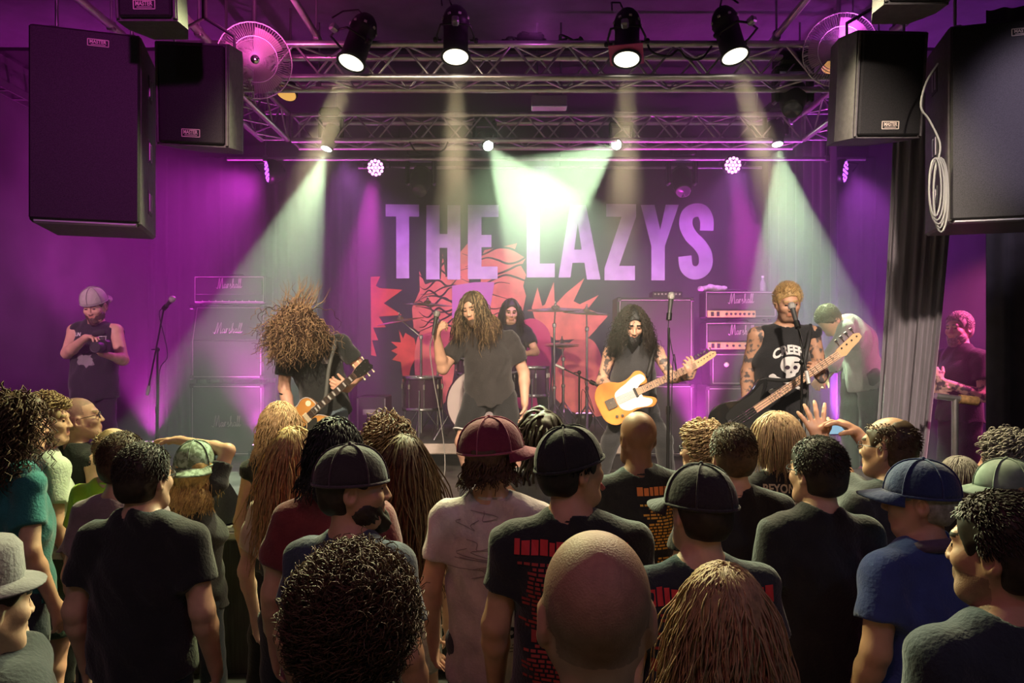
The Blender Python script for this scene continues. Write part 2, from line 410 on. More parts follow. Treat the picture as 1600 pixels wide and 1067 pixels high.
def par_can(label, lens, target, hang_z):
    """local -Z is the beam; the lens sits at the origin"""
    d = (Vector(target) - Vector(lens)).normalized()
    t = thing('par_can', label, 'stage light', lens, axis_rot(d), 'par cans on the front truss')
    MB().lathe([(0.098, -0.005), (0.098, 0.015), (0.088, 0.02), (0.086, 0.25), (0.094, 0.255), (0.094, 0.30), (0.080, 0.345), (0.055, 0.38), (0.015, 0.39)], n=28).build('can_body', M_can, t)
    m = MB(); m.lathe([(0.100, -0.012), (0.104, -0.012), (0.104, 0.004), (0.100, 0.004)], n=28, caps=False); m.build('front_ring', M_can, t)
    MB().lathe([(0.0005, -0.012), (0.05, -0.010), (0.088, -0.006)], n=28, caps=False).build('lens', M_lens_w, t)
    for k in range(8):
        a = k * PI / 4 + 0.3
        MB().box((0.0915 * math.cos(a), 0.0915 * math.sin(a), 0.282), (0.02, 0.02, 0.014), Matrix.Rotation(a, 3, 'Z')).build('vent', M_label, t)
    m = MB(); m.path([(-0.1, 0, 0.13), (-0.125, 0, 0.13), (-0.13, 0.05, 0.13), (-0.10, 0.16, 0.13), (0, 0.18, 0.13), (0.10, 0.16, 0.13), (0.13, 0.05, 0.13), (0.125, 0, 0.13), (0.1, 0, 0.13)], 0.008, n=6)
    y = m.build('yoke', M_can, t)
    for sx in (-1, 1): MB().lathe([(0.018, 0), (0.02, 0.02), (0.012, 0.03)], (sx * 0.128, 0, 0.13), (sx, 0, 0), n=10).build('yoke_knob', M_can, y)
    MB().box((0, 0.20, 0.13), (0.05, 0.06, 0.05), bev=0.01).build('truss_clamp', M_steel, t)
    MB().path([(0.02, 0.0, 0.385), (0.05, 0.06, 0.42), (0.10, 0.14, 0.36), (0.09, 0.2, 0.25)], 0.006, n=6).build('power_cable', M_rubber, t)
    return t
for k, ((a, b), lb) in enumerate(zip(PARS, ('leftmost of the lit par cans, tilted to the left', 'upright lit par can second from the left on the front truss', 'upright lit par can third from the left with a square gel frame', 'rightmost of the lit par cans, tilted to the right'))):
    t = par_can(lb, a, b, TRZ)
    if k == 2: MB().box((0, 0.03, 0.012), (0.235, 0.22, 0.006)).build('gel_frame', mat('magenta_gel', (0.5, 0.05, 0.2), 0.5), t)

def moving_head(label, lens, target, hang_z, lit=None, k=1.0, group='moving heads on the rear truss'):
    lens = Vector(lens); d = (Vector(target) - lens).normalized()
    t = thing('moving_head_light', label, 'stage light', lens, (0, 0, 0), group)
    q = d.to_track_quat('-Z', 'Y').to_matrix()
    h = MB(); h.lathe([(0.062 * k, 0.004), (0.066 * k, 0.0), (0.075 * k, 0.03), (0.095 * k, 0.12 * k), (0.10 * k, 0.22 * k), (0.085 * k, 0.29 * k), (0.03 * k, 0.31 * k)], axis=-d, n=22)
    h.build('head', M_can, t)
    if lit: MB().lathe([(0.0005, -0.004), (0.058 * k, 0.002)], axis=-d, n=20, caps=False).build('lens', lit, t)
    else: MB().lathe([(0.0005, -0.002), (0.06 * k, 0.003)], axis=-d, n=20, caps=False).build('lens', mat('dark_lens', (0.03, 0.03, 0.05), 0.05, 0.2, spec=1.0), t)
    c = -d * 0.18 * k
    top = hang_z - lens.z
    by = c.z + 0.17 * k
    m = MB()
    for sx in (-1, 1):
        m.box(c + Vector((sx * 0.125 * k, 0, 0.07 * k)), (0.035 * k, 0.09 * k, 0.24 * k), bev=0.012)
    m.box(c + Vector((0, 0, 0.19 * k)), (0.285 * k, 0.10 * k, 0.04), bev=0.012)
    m.build('yoke', M_can, t)
    b = MB().box(c + Vector((0, 0, 0.26 * k)), (0.24 * k, 0.20 * k, 0.10 * k), bev=0.02).build('base', M_can, t)
    z0 = c.z + 0.31 * k
    if top > z0: MB().tube((c.x, c.y, z0 - 0.005), (c.x, c.y, top + 0.03), 0.016, n=8).build('hook_clamp', M_steel, t)
    return t
for (a, b, w_, c_), lb in zip(BEAMS, ('lit moving head throwing a green beam onto the headbanging guitarist', 'lit moving head whose beam slants right above the banner lettering', 'lit moving head whose beam slants left above the banner lettering', 'lit moving head throwing a green beam onto the bass player')):
    moving_head(lb, a, b, TRZ + 0.28, M_lens_g, 0.8)
moving_head('dark unlit moving head hanging under the right end of the front truss', P(1238, 172, 5.5), P(1232, 420, 4.4), TRZ, None, 1.05)
moving_head('unlit moving head with violet edges left of the banner lettering', P(655, 300, 7.5), P(640, 420, 6.8), TRZ, None, 1.1, 'moving heads on the thin pipe')
moving_head('unlit moving head with violet edges right of the banner lettering', P(1068, 300, 7.5), P(1085, 420, 6.8), TRZ, None, 1.1, 'moving heads on the thin pipe')

def led_par(label, c, target, lens_m, up_z=None, group='LED wash lamps on the thin pipe', r_=0.085):
    c = Vector(c); d = (Vector(target) - c).normalized()
    t = thing('led_par', label, 'stage light', c, axis_rot(d), group)
    MB().lathe([(r_ * 1.05, -0.004), (r_ * 1.12, 0.0), (r_ * 1.12, 0.06), (r_ * 0.8, 0.14), (r_ * 0.35, 0.17)], n=22).build('housing', M_can, t)
    spots = [(0, 0)] + [(0.42 * r_ * math.cos(i * PI / 3), 0.42 * r_ * math.sin(i * PI / 3)) for i in range(6)] + [(0.82 * r_ * math.cos(i * PI / 6), 0.82 * r_ * math.sin(i * PI / 6)) for i in range(12)]
    for x, y in spots: MB().lathe([(0.0005, -0.014), (0.012, -0.011), (0.0165, -0.004)], (x, y, 0), n=10, caps=False).build('led', lens_m, t)
    if up_z is not None:
        iq = Matrix(axis_rot(d).to_matrix()).inverted()
        top = iq @ Vector((0, 0, up_z - c.z)); a, b = iq @ Vector((-0.13, 0, 0)), iq @ Vector((0.13, 0, 0)); n = -(iq @ d) * 0.05
        MB().path([a + n, a * 1.05 + top * 0.6, top * 0.72, b * 1.05 + top * 0.6, b + n], 0.008, n=6).build('bracket', M_can, t)
        MB().tube(top * 0.7, top * 1.0, 0.014, n=8).build('clamp', M_steel, t)
    return t
led_par('round LED lamp shining magenta left of the banner', LEDS[0][0], LEDS[0][0] + Vector((-0.05, -1, -0.30)), M_led, 4.0)
led_par('round LED lamp shining magenta right of the banner', LEDS[1][0], LEDS[1][0] + Vector((0.05, -1, -0.30)), M_led, 4.0)
led_par('violet LED lamp seen edge-on at the left end of the pipe', SIDES[0][0], SIDES[0][0] + Vector((-1, -0.5, -0.15)), M_led2, 4.0, r_=0.11)
led_par('violet LED lamp seen edge-on at the right end of the pipe', SIDES[1][0], SIDES[1][0] + Vector((1, -0.7, -0.15)), M_led2, 4.0, r_=0.11)
for (a_, w_, c_, k_), lb in zip(UPS, ('floor uplight glowing magenta left of the left amplifier stack', 'floor uplight glowing magenta right of the left amplifier stack', 'floor uplight glowing magenta between the two right amplifier stacks', 'floor uplight glowing violet behind the bass player', 'small floor uplight glowing pink behind the cymbal stands')):
    c = Vector((a_.x, a_.y, STG + 0.20 + (0.27 if 'small' in lb else 0)))
    t = led_par(lb, c, c + Vector((0, 0.1, 1)), M_led, None, 'floor uplights')
    iq = Matrix(t.rotation_euler.to_matrix()).inverted()
    m = MB(); m.path([iq @ Vector((-0.12, 0, -0.05)), iq @ Vector((-0.12, 0, -0.195)), iq @ Vector((0.12, 0, -0.195)), iq @ Vector((0.12, 0, -0.05))], 0.009, n=6)
    m.build('floor_bracket', M_can, t)

# amber lamp glimpsed behind each end of the front truss
for lb, p in (('small amber lamp glowing behind the left end of the front truss', P(447, 146, 5.9)), ('small amber lamp glowing behind the right fan', P(1300, 103, 5.9))):
    t = thing('amber_lamp', lb, 'stage light', p, (0, 0, 0), 'amber lamps behind the front truss')
    MB().lathe([(0.085, 0.0), (0.09, 0.02), (0.06, 0.09), (0.02, 0.1)], axis=(0.2, 0.5, 1), n=18).build('housing', M_can, t)
    MB().lathe([(0.0005, -0.012), (0.05, -0.008), (0.08, 0.0)], axis=(0.2, 0.5, 1), n=18, caps=False).build('lens', mat('amber_lens', (0.8, 0.45, 0.1), 0.3, emit=(1.0, 0.55, 0.12), estr=0.8), t)
    MB().tube((0.02, 0.05, 0.09), (0.02, 0.05, 4.8 - p.z), 0.01, n=6).build('drop_bar', M_steel, t)
# projector box between the trusses
p = P(858, 161, 6.2)
t = thing('ceiling_box', 'metal box with magenta reflection hanging between the trusses', 'box', p)
MB().box((0, 0, 0), (0.30, 0.12, 0.10), bev=0.008).build('case', mat('satin_box', (0.55, 0.5, 0.5), 0.3, 0.8), t)
MB().box((0, -0.062, -0.042), (0.29, 0.006, 0.012)).build('lower_lip', M_chrome, t)
for sx in (-0.1, 0.1): MB().tube((sx, 0, 0.05), (sx, 0, 4.8 - p.z), 0.008, n=6).build('drop_bar', M_steel, t)
# tangle of cables lying on the front truss
p = P(850, 66, 5.42); p.z = TRZ + 0.265
t = thing('cable_tangle', 'tangled black cables lying on top of the front truss', 'cables', p)
for k in range(3):
    rr = random.Random(k); pts = [((j / 13 - 0.5) * 0.62 + rr.uniform(-0.05, 0.05), rr.uniform(-0.09, 0.09), 0.012 + abs(math.sin(j * 0.9 + k)) * 0.07 * (1 - abs(j / 13 - 0.4))) for j in range(14)]
    MB().path(catmull(pts, 4, False), 0.009, n=6).build('cable', M_rubber, t)
MB().box((-0.1, 0.0, 0.045), (0.2, 0.14, 0.09), bev=0.02).build('connector_box', M_rubber, t)
for lb, pts in (('black cable looping along the front truss right of the middle', [P(1012, 70, 5.27), P(1020, 82, 5.26), P(1045, 88, 5.26), P(1060, 78, 5.26), P(1072, 90, 5.26), P(1095, 92, 5.26), P(1112, 72, 5.27)]), ('black cable looping below the rear truss', [P(640, 222, 6.83), P(655, 240, 6.82), P(690, 236, 6.82), P(700, 222, 6.83)])):
    tag(MB().path(catmull([tuple(q) for q in pts], 5, False), 0.008, n=6).build('truss_cable', M_rubber), lb, 'cable')

# ================================================================ pedestal fans on the truss
def fan(label, c, face, r_=0.27):
    c = Vector(c); t = thing('cage_fan', label, 'fan', c, axis_rot(face), 'cage fans hung beside the front truss')
    mc = mat('pink_lit_wire', (0.75, 0.70, 0.72), 0.4, 0.4)
    m = MB()
    for k in range(84):                          # radial wires front and back
        a = 2 * PI * k / 84
        for z0, z1 in ((-0.09, 0.0), (0.09, 0.0)):
            m.path([(0.03 * math.cos(a), 0.03 * math.sin(a), z0), (r_ * 0.55 * math.cos(a), r_ * 0.55 * math.sin(a), z0 * 0.95), (r_ * 0.9 * math.cos(a), r_ * 0.9 * math.sin(a), z0 * 0.6), (r_ * math.cos(a), r_ * math.sin(a), 0)], 0.0016, n=3)
    m.build('wire_guard', mc, t)
    m = MB()
    for rr, z in ((r_, 0), (r_ * 0.6, -0.088), (r_ * 0.6, 0.088)):
        m.path([(rr * math.cos(2 * PI * i / 32), rr * math.sin(2 * PI * i / 32), z) for i in range(32)], 0.005 if rr == r_ else 0.003, n=5, closed=True)
    m.build('guard_ring', mc, t)
    for k in range(3):
        a0 = k * 2 * PI / 3; vs = []; fs = []
        for i in range(7):
            rr = 0.035 + (r_ * 0.86 - 0.035) * i / 6
            for j in range(5):
                an = a0 + (j / 4 - 0.5) * (1.25 - 0.2 * i / 6); vs.append((rr * math.cos(an), rr * math.sin(an), (j / 4 - 0.5) * 0.07))
        for i in range(6):
            for j in range(4): fs.append((i * 5 + j, i * 5 + j + 1, i * 5 + j + 6, i * 5 + j + 5))
        n = len(vs); vs2 = vs + [(x, y, z + 0.003) for x, y, z in vs]
        fs2 = fs + [tuple(q + n for q in f[::-1]) for f in fs]
        mb = MB(); mb.add(vs2, fs2, True); mb.build('blade', mat('fan_blade', (0.55, 0.42, 0.46), 0.35, 0.3), t)
    MB().lathe([(0.045, -0.05), (0.05, 0.03), (0.06, 0.05), (0.055, 0.10), (0.03, 0.11)], n=18).build('motor', M_steel, t)
    MB().lathe([(0.004, -0.102), (0.03, -0.098), (0.032, -0.085)], n=16).build('badge', M_chrome, t)
    iq = Matrix(t.rotation_euler.to_matrix()).inverted()
    MB().tube(iq @ Vector((0, 0.0, 0.02)) + Vector((0, 0, 0.12)), iq @ Vector((0, 0, 4.8 - c.z)) + Vector((0, 0, 0.12)), 0.014, n=8).build('drop_bar', M_steel, t)
fan('round wire cage fan lit pink beside the left hanging monitor', P(398, 95, 5.12), (0.34, -0.9, -0.25), 0.25)
fan('dim round wire cage fan half hidden by the right hanging monitor', P(1312, 78, 5.12), (-0.34, -0.9, -0.25), 0.24)

# ================================================================ hanging loudspeakers
def badge(m_parent, c, ex, ey, w_, h_):
    ex, ey = Vector(ex).normalized(), Vector(ey).normalized(); n = ex.cross(ey); c = Vector(c)
    b = MB(); R = Matrix((ex, ey, n)).transposed()
    for dx, dy, a, d in ((0, h_ / 2, w_, 0.004), (0, -h_ / 2, w_, 0.004), (w_ / 2, 0, 0.004, h_), (-w_ / 2, 0, 0.004, h_)):
        b.box(c + ex * dx + ey * dy, (a, d, 0.004), R)
    put_text(b, 'MASTER', c - ey * h_ * 0.12, ex, ey, h_ * 0.5, 0.03, 1.0, w_ * 0.8, True, 0.003)
    b.box(c - ey * h_ * 0.28, (w_ * 0.7, h_ * 0.08, 0.002), R)
    return b.build('badge', mat('badge_print', (0.75, 0.62, 0.55), 0.5), m_parent)
def pa_speaker(label, loc, yaw, w_, h_, d_, side):
    """origin at the middle of the bottom front edge, front faces local -Y"""
    t = thing('loudspeaker', label, 'loudspeaker', loc, (0, 0, yaw), 'large hanging loudspeakers')
    MB().box((0, d_ / 2, h_ / 2), (w_, d_, h_), bev=0.015).build('cabinet', M_cabside, t)
    g = MB().box((0, -0.012, h_ / 2), (w_ - 0.012, 0.03, h_ - 0.03), bev=0.01).build('grille', M_grille, t)
    b = MB(); b.box((0, 0.015, 0.01), (w_ * 0.92, 0.05, 0.022), bev=0.005); b.build('bottom_rail', M_steel, t)
    for z in (0.17, 0.45, 0.80):
        s = MB(); s.box((side * (w_ / 2 + 0.001), d_ * 0.55, h_ * z), (0.006, 0.11, 0.15)); s.mi = 1
        s.box((side * (w_ / 2 + 0.004), d_ * 0.5, h_ * z), (0.008, 0.025, 0.11)); s.box((side * (w_ / 2 + 0.004), d_ * 0.6, h_ * z), (0.008, 0.025, 0.11))
        s.build('handle_recess', [M_rubber, mat('handle_bar', (0.3, 0.28, 0.3), 0.4, 0.6)], t)
    badge(t, (0.07, -0.03, h_ * 0.925), (1, 0, 0), (0, 0, 1), 0.11, 0.038)
    for x in (-0.35, 0.35):
        MB().tube((x * w_, d_ * 0.4, h_), (x * w_, d_ * 0.4, 4.8 - loc[2]), 0.010, n=8).build('hanging_chain', M_steel, t)
        MB().box((x * w_, d_ * 0.4, h_ + 0.03), (0.06, 0.12, 0.06), bev=0.01).build('fly_bracket', M_steel, t)
    return t
a = P(52, 350, 4.3); b = P(206, 350, 4.3)
pa_speaker('large black loudspeaker with grey handle side hanging at far left', (( a.x + b.x) / 2 + 0.02, 4.3, a.z), math.radians(17), 0.585, 1.14, 0.52, 1)
a = P(1492, 345, 4.25)
pa_speaker('large black loudspeaker hanging at the right edge above the curtain', (a.x + 0.30, 4.25, a.z), math.radians(-15), 0.60, 1.16, 0.50, -1)

def wedge_speaker(label, c, yaw, pitch, roll, w_=0.47, h_=0.62, d_=0.42, side=1, top=0.0):
    """centre of the front face at the origin, front faces -Y"""
    t = thing('monitor_speaker', label, 'loudspeaker', c, (0, 0, 0), 'small hanging loudspeakers')
    R = Matrix.Rotation(yaw, 3, 'Z') @ Matrix.Rotation(pitch, 3, 'X') @ Matrix.Rotation(roll, 3, 'Y')
    body = [(-w_ / 2, 0), (w_ / 2, 0), (w_ / 2, d_ * 0.45), (w_ * 0.30, d_), (-w_ * 0.30, d_), (-w_ / 2, d_ * 0.45)]
    m = MB(); m.prism(body, R @ Vector((0, 0, -h_ / 2)), R @ Vector((1, 0, 0)), R @ Vector((0, 1, 0)), R @ Vector((0, 0, 1)), 0, h_)
    m.build('cabinet', M_cabside, t)
    MB().box(R @ Vector((0, -0.012, 0)), (w_ - 0.05, 0.03, h_ - 0.03), R, 0.01).build('grille', M_grille, t)
    for sx in (-1, 1): MB().tube(R @ Vector((sx * (w_ / 2 - 0.012), -0.012, -h_ / 2 + 0.01)), R @ Vector((sx * (w_ / 2 - 0.012), -0.012, h_ / 2 - 0.01)), 0.009, n=8).build('edge_trim', M_cabside, t)
    badge(t, R @ Vector((0, -0.029, -h_ / 2 + 0.075)), R @ Vector((1, 0, 0)), R @ Vector((0, 0, 1)), 0.115, 0.045)
    hz = 4.8 - c[2]
    pv = R @ Vector((0, 0.16, h_ / 2)); m = MB()
    for sx in (-1, 1):
        q = R @ Vector((sx * w_ * 0.42, 0.16, h_ / 2 - 0.03)); m.path([q, q + Vector((0, 0, 0.12)), pv + Vector((0, 0, 0.2))], 0.011, n=6)
    m.build('yoke_bracket', M_steel, t)
    MB().tube(pv + Vector((0, 0, 0.19)), (pv.x, pv.y, hz), 0.018, n=8).build('drop_pole', M_black, t)
    return t
wedge_speaker('tilted black monitor speaker hanging left beside the pink fan', P(301, 148, 4.6), math.radians(-4), math.radians(9), math.radians(4))
wedge_speaker('tilted black monitor speaker hanging right beside the dim fan', P(1390, 133, 4.6), math.radians(10), math.radians(9), math.radians(-3), 0.48, 0.64)
wedge_speaker('small speaker cut off by the top edge above the left loudspeaker', P(228, -30, 3.95), 0, math.radians(4), 0, 0.33, 0.42, 0.28)
wedge_speaker('small speaker cut off by the top edge above the right loudspeaker', P(1434, -62, 3.95), 0, math.radians(4), 0, 0.35, 0.46, 0.28)
# coiled cable hung on the right loudspeaker
p = P(1466, 245, 4.30)
t = thing('cable_coil', 'coiled grey cable hanging beside the large right loudspeaker', 'cable', p)
for k in range(5):
    xo = (k - 2) * 0.012
    MB().path([(xo + 0.035 * (1 + 0.25 * (k % 3)) * math.sin(2 * PI * i / 20), -0.01 + 0.006 * k, -0.02 - 0.16 - 0.01 * k + (0.17 + 0.012 * k) * math.cos(2 * PI * i / 20)) for i in range(20)], 0.0055, n=6, closed=True).build('loop', mat('grey_cable', (0.22, 0.22, 0.22), 0.5), t)
MB().path(catmull([tuple(Vector((0, 0, -0.02))), (0.01, 0, 0.08), (-0.04, 0.02, 0.22), (-0.09, 0.02, 0.3), (-0.06, 0.02, 0.44), (0.02, 0.04, 0.56)], 5, False), 0.006, n=6).build('cable_tail', mat('grey_cable', (0.22, 0.22, 0.22)), t)

# ================================================================ drapes
def drape(name, label, pts, z0, z1, folds, amp, m, lean=0.0, kind=None):
    """pleated cloth hung along a floor line of two points; bottom may be gathered (lean, x shift)"""
    a, b = Vector((*pts[0], 0)), Vector((*pts[1], 0)); d = b - a; L = d.length; u = d / L; n = Vector((-u.y, u.x, 0))
    N, Z = folds * 10, 14; vs = []; fs = []
    for j in range(Z + 1):
        tz = j / Z
        for i in range(N + 1):
            s = i / N
            ph = s * folds * 2 * PI + 0.7 * math.sin(s * 9)
            off = amp * (0.65 + 0.35 * math.sin(s * 23)) * math.sin(ph) * (0.55 + 0.45 * (1 - tz))
            q = a + u * (L * s) + n * off
            sag = lean * (1 - tz) ** 1.3
            vs.append((q.x + sag * (0.6 + 0.4 * s), q.y, z0 + (z1 - z0) * tz))
    for j in range(Z):
        for i in range(N): fs.append((j * (N + 1) + i, j * (N + 1) + i + 1, (j + 1) * (N + 1) + i + 1, (j + 1) * (N + 1) + i))
    mb = MB(); mb.add(vs, fs, True); o = mb.build(name, m)
    md = o.modifiers.new('thick', 'SOLIDIFY'); md.thickness = 0.004
    return tag(o, label, 'curtain')
M_drape = mat('grey_velvet', (0.20, 0.17, 0.20), 0.75, var=0.25, vscale=12, stretch=(1, 1, 0.15), sheen=0.4)
M_drapeb = mat('black_velvet', (0.025, 0.022, 0.027), 0.9, var=0.3, vscale=12, sheen=0.2)
drape('stage_curtain', 'grey pleated curtain hanging right of the bass player', ((2.92, 5.62), (3.27, 5.38)), STG, 3.96, 6, 0.05, M_drape, -0.28)
drape('masking_drape', 'dark purple drape at the right behind the stage curtain', ((3.1, 8.9), (3.22, 7.3)), STG, 4.4, 8, 0.05, mat('violet_velvet', (0.06, 0.045, 0.09), 0.85, sheen=0.3))
drape('masking_drape', 'black drape right of the pink lit crew member', ((3.30, 5.12), (4.6, 4.75)), 0.0, 4.4, 9, 0.035, M_drapeb)
drape('masking_drape', 'dark drape at the left edge behind the large loudspeaker', ((-4.6, 5.7), (-4.15, 5.6)), STG, 4.28, 4, 0.05, M_drapeb, -0.25)
drape('masking_drape', 'black drape at the back left behind the left amplifier stack', ((-4.6, 9.3), (-1.9, 9.3)), STG, 4.5, 16, 0.05, M_drapeb)
drape('masking_drape', 'black drape at the back right behind the right amplifier stacks', ((2.9, 9.3), (4.6, 9.3)), STG, 4.5, 10, 0.05, M_drapeb)

# ================================================================ banner
BY = 9.0
def B(px, py, dy=0.0): return P(px, py, BY) + Vector((0, dy, 0))
bn = thing('banner', 'black cloth banner printed with large pale band lettering and salmon artwork', 'banner', (P(850, 720, BY).x, BY, STG))
org = bn.location.copy()
x0, x1 = P(560, 0, BY).x - org.x, P(1190, 0, BY).x - org.x; z0, z1 = 0.02, P(0, 262, BY).z - STG
vs, fs = [], []; NX, NZ = 60, 20
wave = lambda x, z: 0.012 * math.sin(x * 3.1 + z * 1.3) + 0.008 * math.sin(x * 7.3 - z * 2.1)
for j in range(NZ + 1):
    for i in range(NX + 1):
        x = x0 + (x1 - x0) * i / NX; z = z0 + (z1 - z0) * j / NZ; vs.append((x, wave(x, z), z))
for j in range(NZ):
    for i in range(NX): fs.append((j * (NX + 1) + i, j * (NX + 1) + i + 1, (j + 1) * (NX + 1) + i + 1, (j + 1) * (NX + 1) + i))
mb = MB(); mb.add(vs, fs, True); mb.build('cloth', mat('black_banner_cloth', (0.035, 0.030, 0.038), 0.75, var=0.2, vscale=8, bump=0.2, bscale=15), bn)
MB().tube((x0, 0, z1), (x1, 0, z1), 0.02, n=8).build('top_bar', M_alu, bn)
for k in (0.1, 0.5, 0.9): MB().tube((x0 + (x1 - x0) * k, 0, z1), (x0 + (x1 - x0) * k, 0, 4.8 - STG), 0.006, n=6).build('tie_rope', M_rubber, bn)
def subdiv(tris, vs, mx):
    out = []; st = list(tris)
    while st:
        t_ = st.pop(); e = [(Vector(vs[t_[i]]) - Vector(vs[t_[(i + 1) % 3]])).length for i in range(3)]
        k = e.index(max(e))
        if e[k] < mx: out.append(t_); continue
        a, b, c = t_[k], t_[(k + 1) % 3], t_[(k + 2) % 3]
        vs.append(tuple((Vector(vs[a]) + Vector(vs[b])) / 2)); n = len(vs) - 1
        st += [(a, n, c), (n, b, c)]
    return out
from mathutils.geometry import tessellate_polygon
def printed(name, polys, material, lift):
    """polygons in photo pixels, printed on the banner cloth"""
    vs, fs = [], []
    for pl in polys:
        pts = [Vector((*q, 0)) for q in pl]; base = len(vs)
        loc = [(B(*q).x - org.x, B(*q).z - STG) for q in pl]
        vs += [(x, 0, z) for x, z in loc]
        tr = [tuple(base + k for k in t_) for t_ in tessellate_polygon([pts])]
        fs += subdiv(tr, vs, 0.22)
    vs = [(x, wave(x, z) - lift, z) for x, y, z in vs]
    out = []
    for f in fs:
        a, b, c = (Vector(vs[k]) for k in f)
        out.append(f if (b - a).cross(c - a).y < 0 else f[::-1])
    m = MB(); m.add(vs, out); return m.build(name, material, bn)
M_let = mat('pale_lettering', (0.62, 0.50, 0.72), 0.7, var=0.18, vscale=5)
M_sal = mat('salmon_print', (0.72, 0.20, 0.15), 0.75, var=0.2, vscale=6)
M_red = mat('red_print', (0.70, 0.10, 0.07), 0.75, var=0.2, vscale=6)
M_blk = mat('black_print', (0.03, 0.015, 0.03), 0.8)
M_mgp = mat('magenta_print', (0.55, 0.20, 0.50), 0.75)
Z7 = lambda l: [(540 + x / 2.5806, 280 + y / 2.5806) for x, y in l]
LET = {
 'T': [(163, 103), (297, 103), (297, 152), (257, 152), (257, 400), (205, 400), (205, 152), (163, 152)],
 'H': [(326, 105), (380, 105), (380, 222), (411, 222), (411, 105), (463, 105), (463, 405), (411, 405), (411, 278), (380, 278), (380, 405), (326, 405)],
 'E': [(493, 103), (617, 103), (617, 152), (548, 152), (548, 224), (588, 224), (588, 274), (548, 274), (548, 352), (613, 352), (613, 403), (493, 403)],
 'L': [(730, 105), (783, 105), (783, 340), (843, 340), (843, 396), (730, 396)],
 'Z': [(1050, 100), (1172, 100), (1172, 150), (1102, 350), (1166, 350), (1166, 408), (1043, 408), (1043, 360), (1112, 152), (1050, 152)],
 'Y': [(1190, 103), (1245, 103), (1268, 205), (1290, 103), (1343, 103), (1287, 270), (1287, 408), (1232, 408), (1232, 270)]}
for k, pl in LET.items(): printed('letter', [Z7(pl)], M_let, 0.012)
printed('letter', [Z7([(905, 105), (968, 105), (992, 255), (945, 255), (935, 175), (920, 290), (970, 290), (1004, 330), (1027, 403), (972, 403), (962, 335), (915, 335), (908, 397), (858, 397)])][:0] or [Z7([(905, 105), (935, 105), (935, 180), (921, 285), (935, 285), (935, 338), (914, 338), (906, 397), (858, 397)]), Z7([(935, 105), (968, 105), (1027, 405), (972, 405), (962, 338), (935, 338), (935, 285), (951, 285), (935, 180)])], M_let, 0.012)
def stroke2(pts, w_, n=8):
    c = catmull(pts, n, False); L, R_ = [], []
    for i, p_ in enumerate(c):
        q0, q1 = c[max(i - 1, 0)], c[min(i + 1, len(c) - 1)]; dx, dy = q1[0] - q0[0], q1[1] - q0[1]; l = math.hypot(dx, dy) or 1
        ww = w_(i / (len(c) - 1)) if callable(w_) else w_
        L.append((p_[0] - dy / l * ww / 2, p_[1] + dx / l * ww / 2)); R_.append((p_[0] + dy / l * ww / 2, p_[1] - dx / l * ww / 2))
    return [[L[i], L[i + 1], R_[i + 1], R_[i]] for i in range(len(c) - 1)]
printed('letter', [Z7(q) for q in stroke2([(1455, 208), (1455, 165), (1438, 130), (1405, 126), (1378, 145), (1372, 185), (1392, 228), (1425, 262), (1448, 300), (1450, 345), (1430, 372), (1400, 376), (1375, 355), (1368, 310)], 54)], M_let, 0.012)
# artwork
F5 = lambda l: [(560 + x / 5.714, 380 + y / 5.714) for x, y in l]
G4 = lambda l: [(820 + x / 4.105, 400 + y / 4.105) for x, y in l]
printed('spiked_shape', [F5([(110, 300), (195, 297), (155, 380), (190, 400), (395, 415), (225, 535), (388, 640), (180, 655), (245, 750), (130, 752), (175, 865), (120, 866), (160, 1010), (112, 1000)])], M_red, 0.006)
printed('spiked_shape', [F5([(290, 880), (380, 885), (360, 770), (400, 850), (420, 800), (500, 850), (530, 980), (470, 1110), (440, 1260), (400, 1240), (380, 1060), (300, 1040), (350, 990), (290, 960), (350, 930)])], M_red, 0.006)
hair = Z7([(275, 600), (268, 520), (300, 450), (298, 370), (322, 425), (385, 403), (392, 298), (404, 395), (450, 380), (462, 295), (492, 258), (498, 420), (545, 420), (545, 320), (560, 285), (620, 275), (692, 258), (680, 290), (727, 318), (708, 350), (728, 385), (716, 430), (728, 470), (712, 540), (690, 560), (650, 600), (560, 640), (420, 660), (330, 640)])
printed('wavy_hair', [hair], M_sal, 0.005)
wv = []
for k in range(17):
    y0 = 300 + k * 19; xa = 290 + 14 * math.sin(k); xb = 700 + 14 * math.cos(k * 1.7)
    wv.append(stroke2([(xa + (xb - xa) * i / 9 * (0.46 if k % 2 else 1) + (0 if k % 2 else 180 * (y0 < 420)), y0 + 16 * math.sin(i * 1.4 + k * 0.9) - i * 3) for i in range(9)], lambda t_: 7 * math.sin(PI * min(max(t_, 0.05), 0.95)) + 1, 4))
for q_ in wv: printed('hair_line', [Z7(q) for q in q_], M_blk, 0.0075)
printed('face_panel', [Z7([(520, 415), (600, 415), (592, 470), (575, 560), (430, 560), (430, 430)])], M_mgp, 0.009)
printed('burst', [G4([(45, 330), (82, 200), (112, 320), (130, 310), (186, 165), (192, 315), (262, 240), (382, 142), (312, 290), (352, 310), (474, 250), (402, 340), (532, 385), (430, 500), (400, 530), (200, 540), (120, 480), (60, 390)])], M_sal, 0.006)
printed('round_shape', [G4(catmull([(225, 650), (300, 545), (400, 525), (470, 590), (520, 780), (510, 1010), (330, 1010), (190, 900), (180, 760)], 5))], M_sal, 0.0085)
printed('round_shape', [G4(catmull([(-90, 520), (30, 400), (150, 470), (170, 650), (150, 900), (60, 1010), (-90, 900)], 5))], mat('crimson_print', (0.55, 0.05, 0.16), 0.75), 0.0085)
printed('round_shape', [Z7(catmull([(290, 640), (350, 600), (420, 640), (440, 760), (400, 900), (320, 920), (280, 800)], 5))], M_sal, 0.0085)

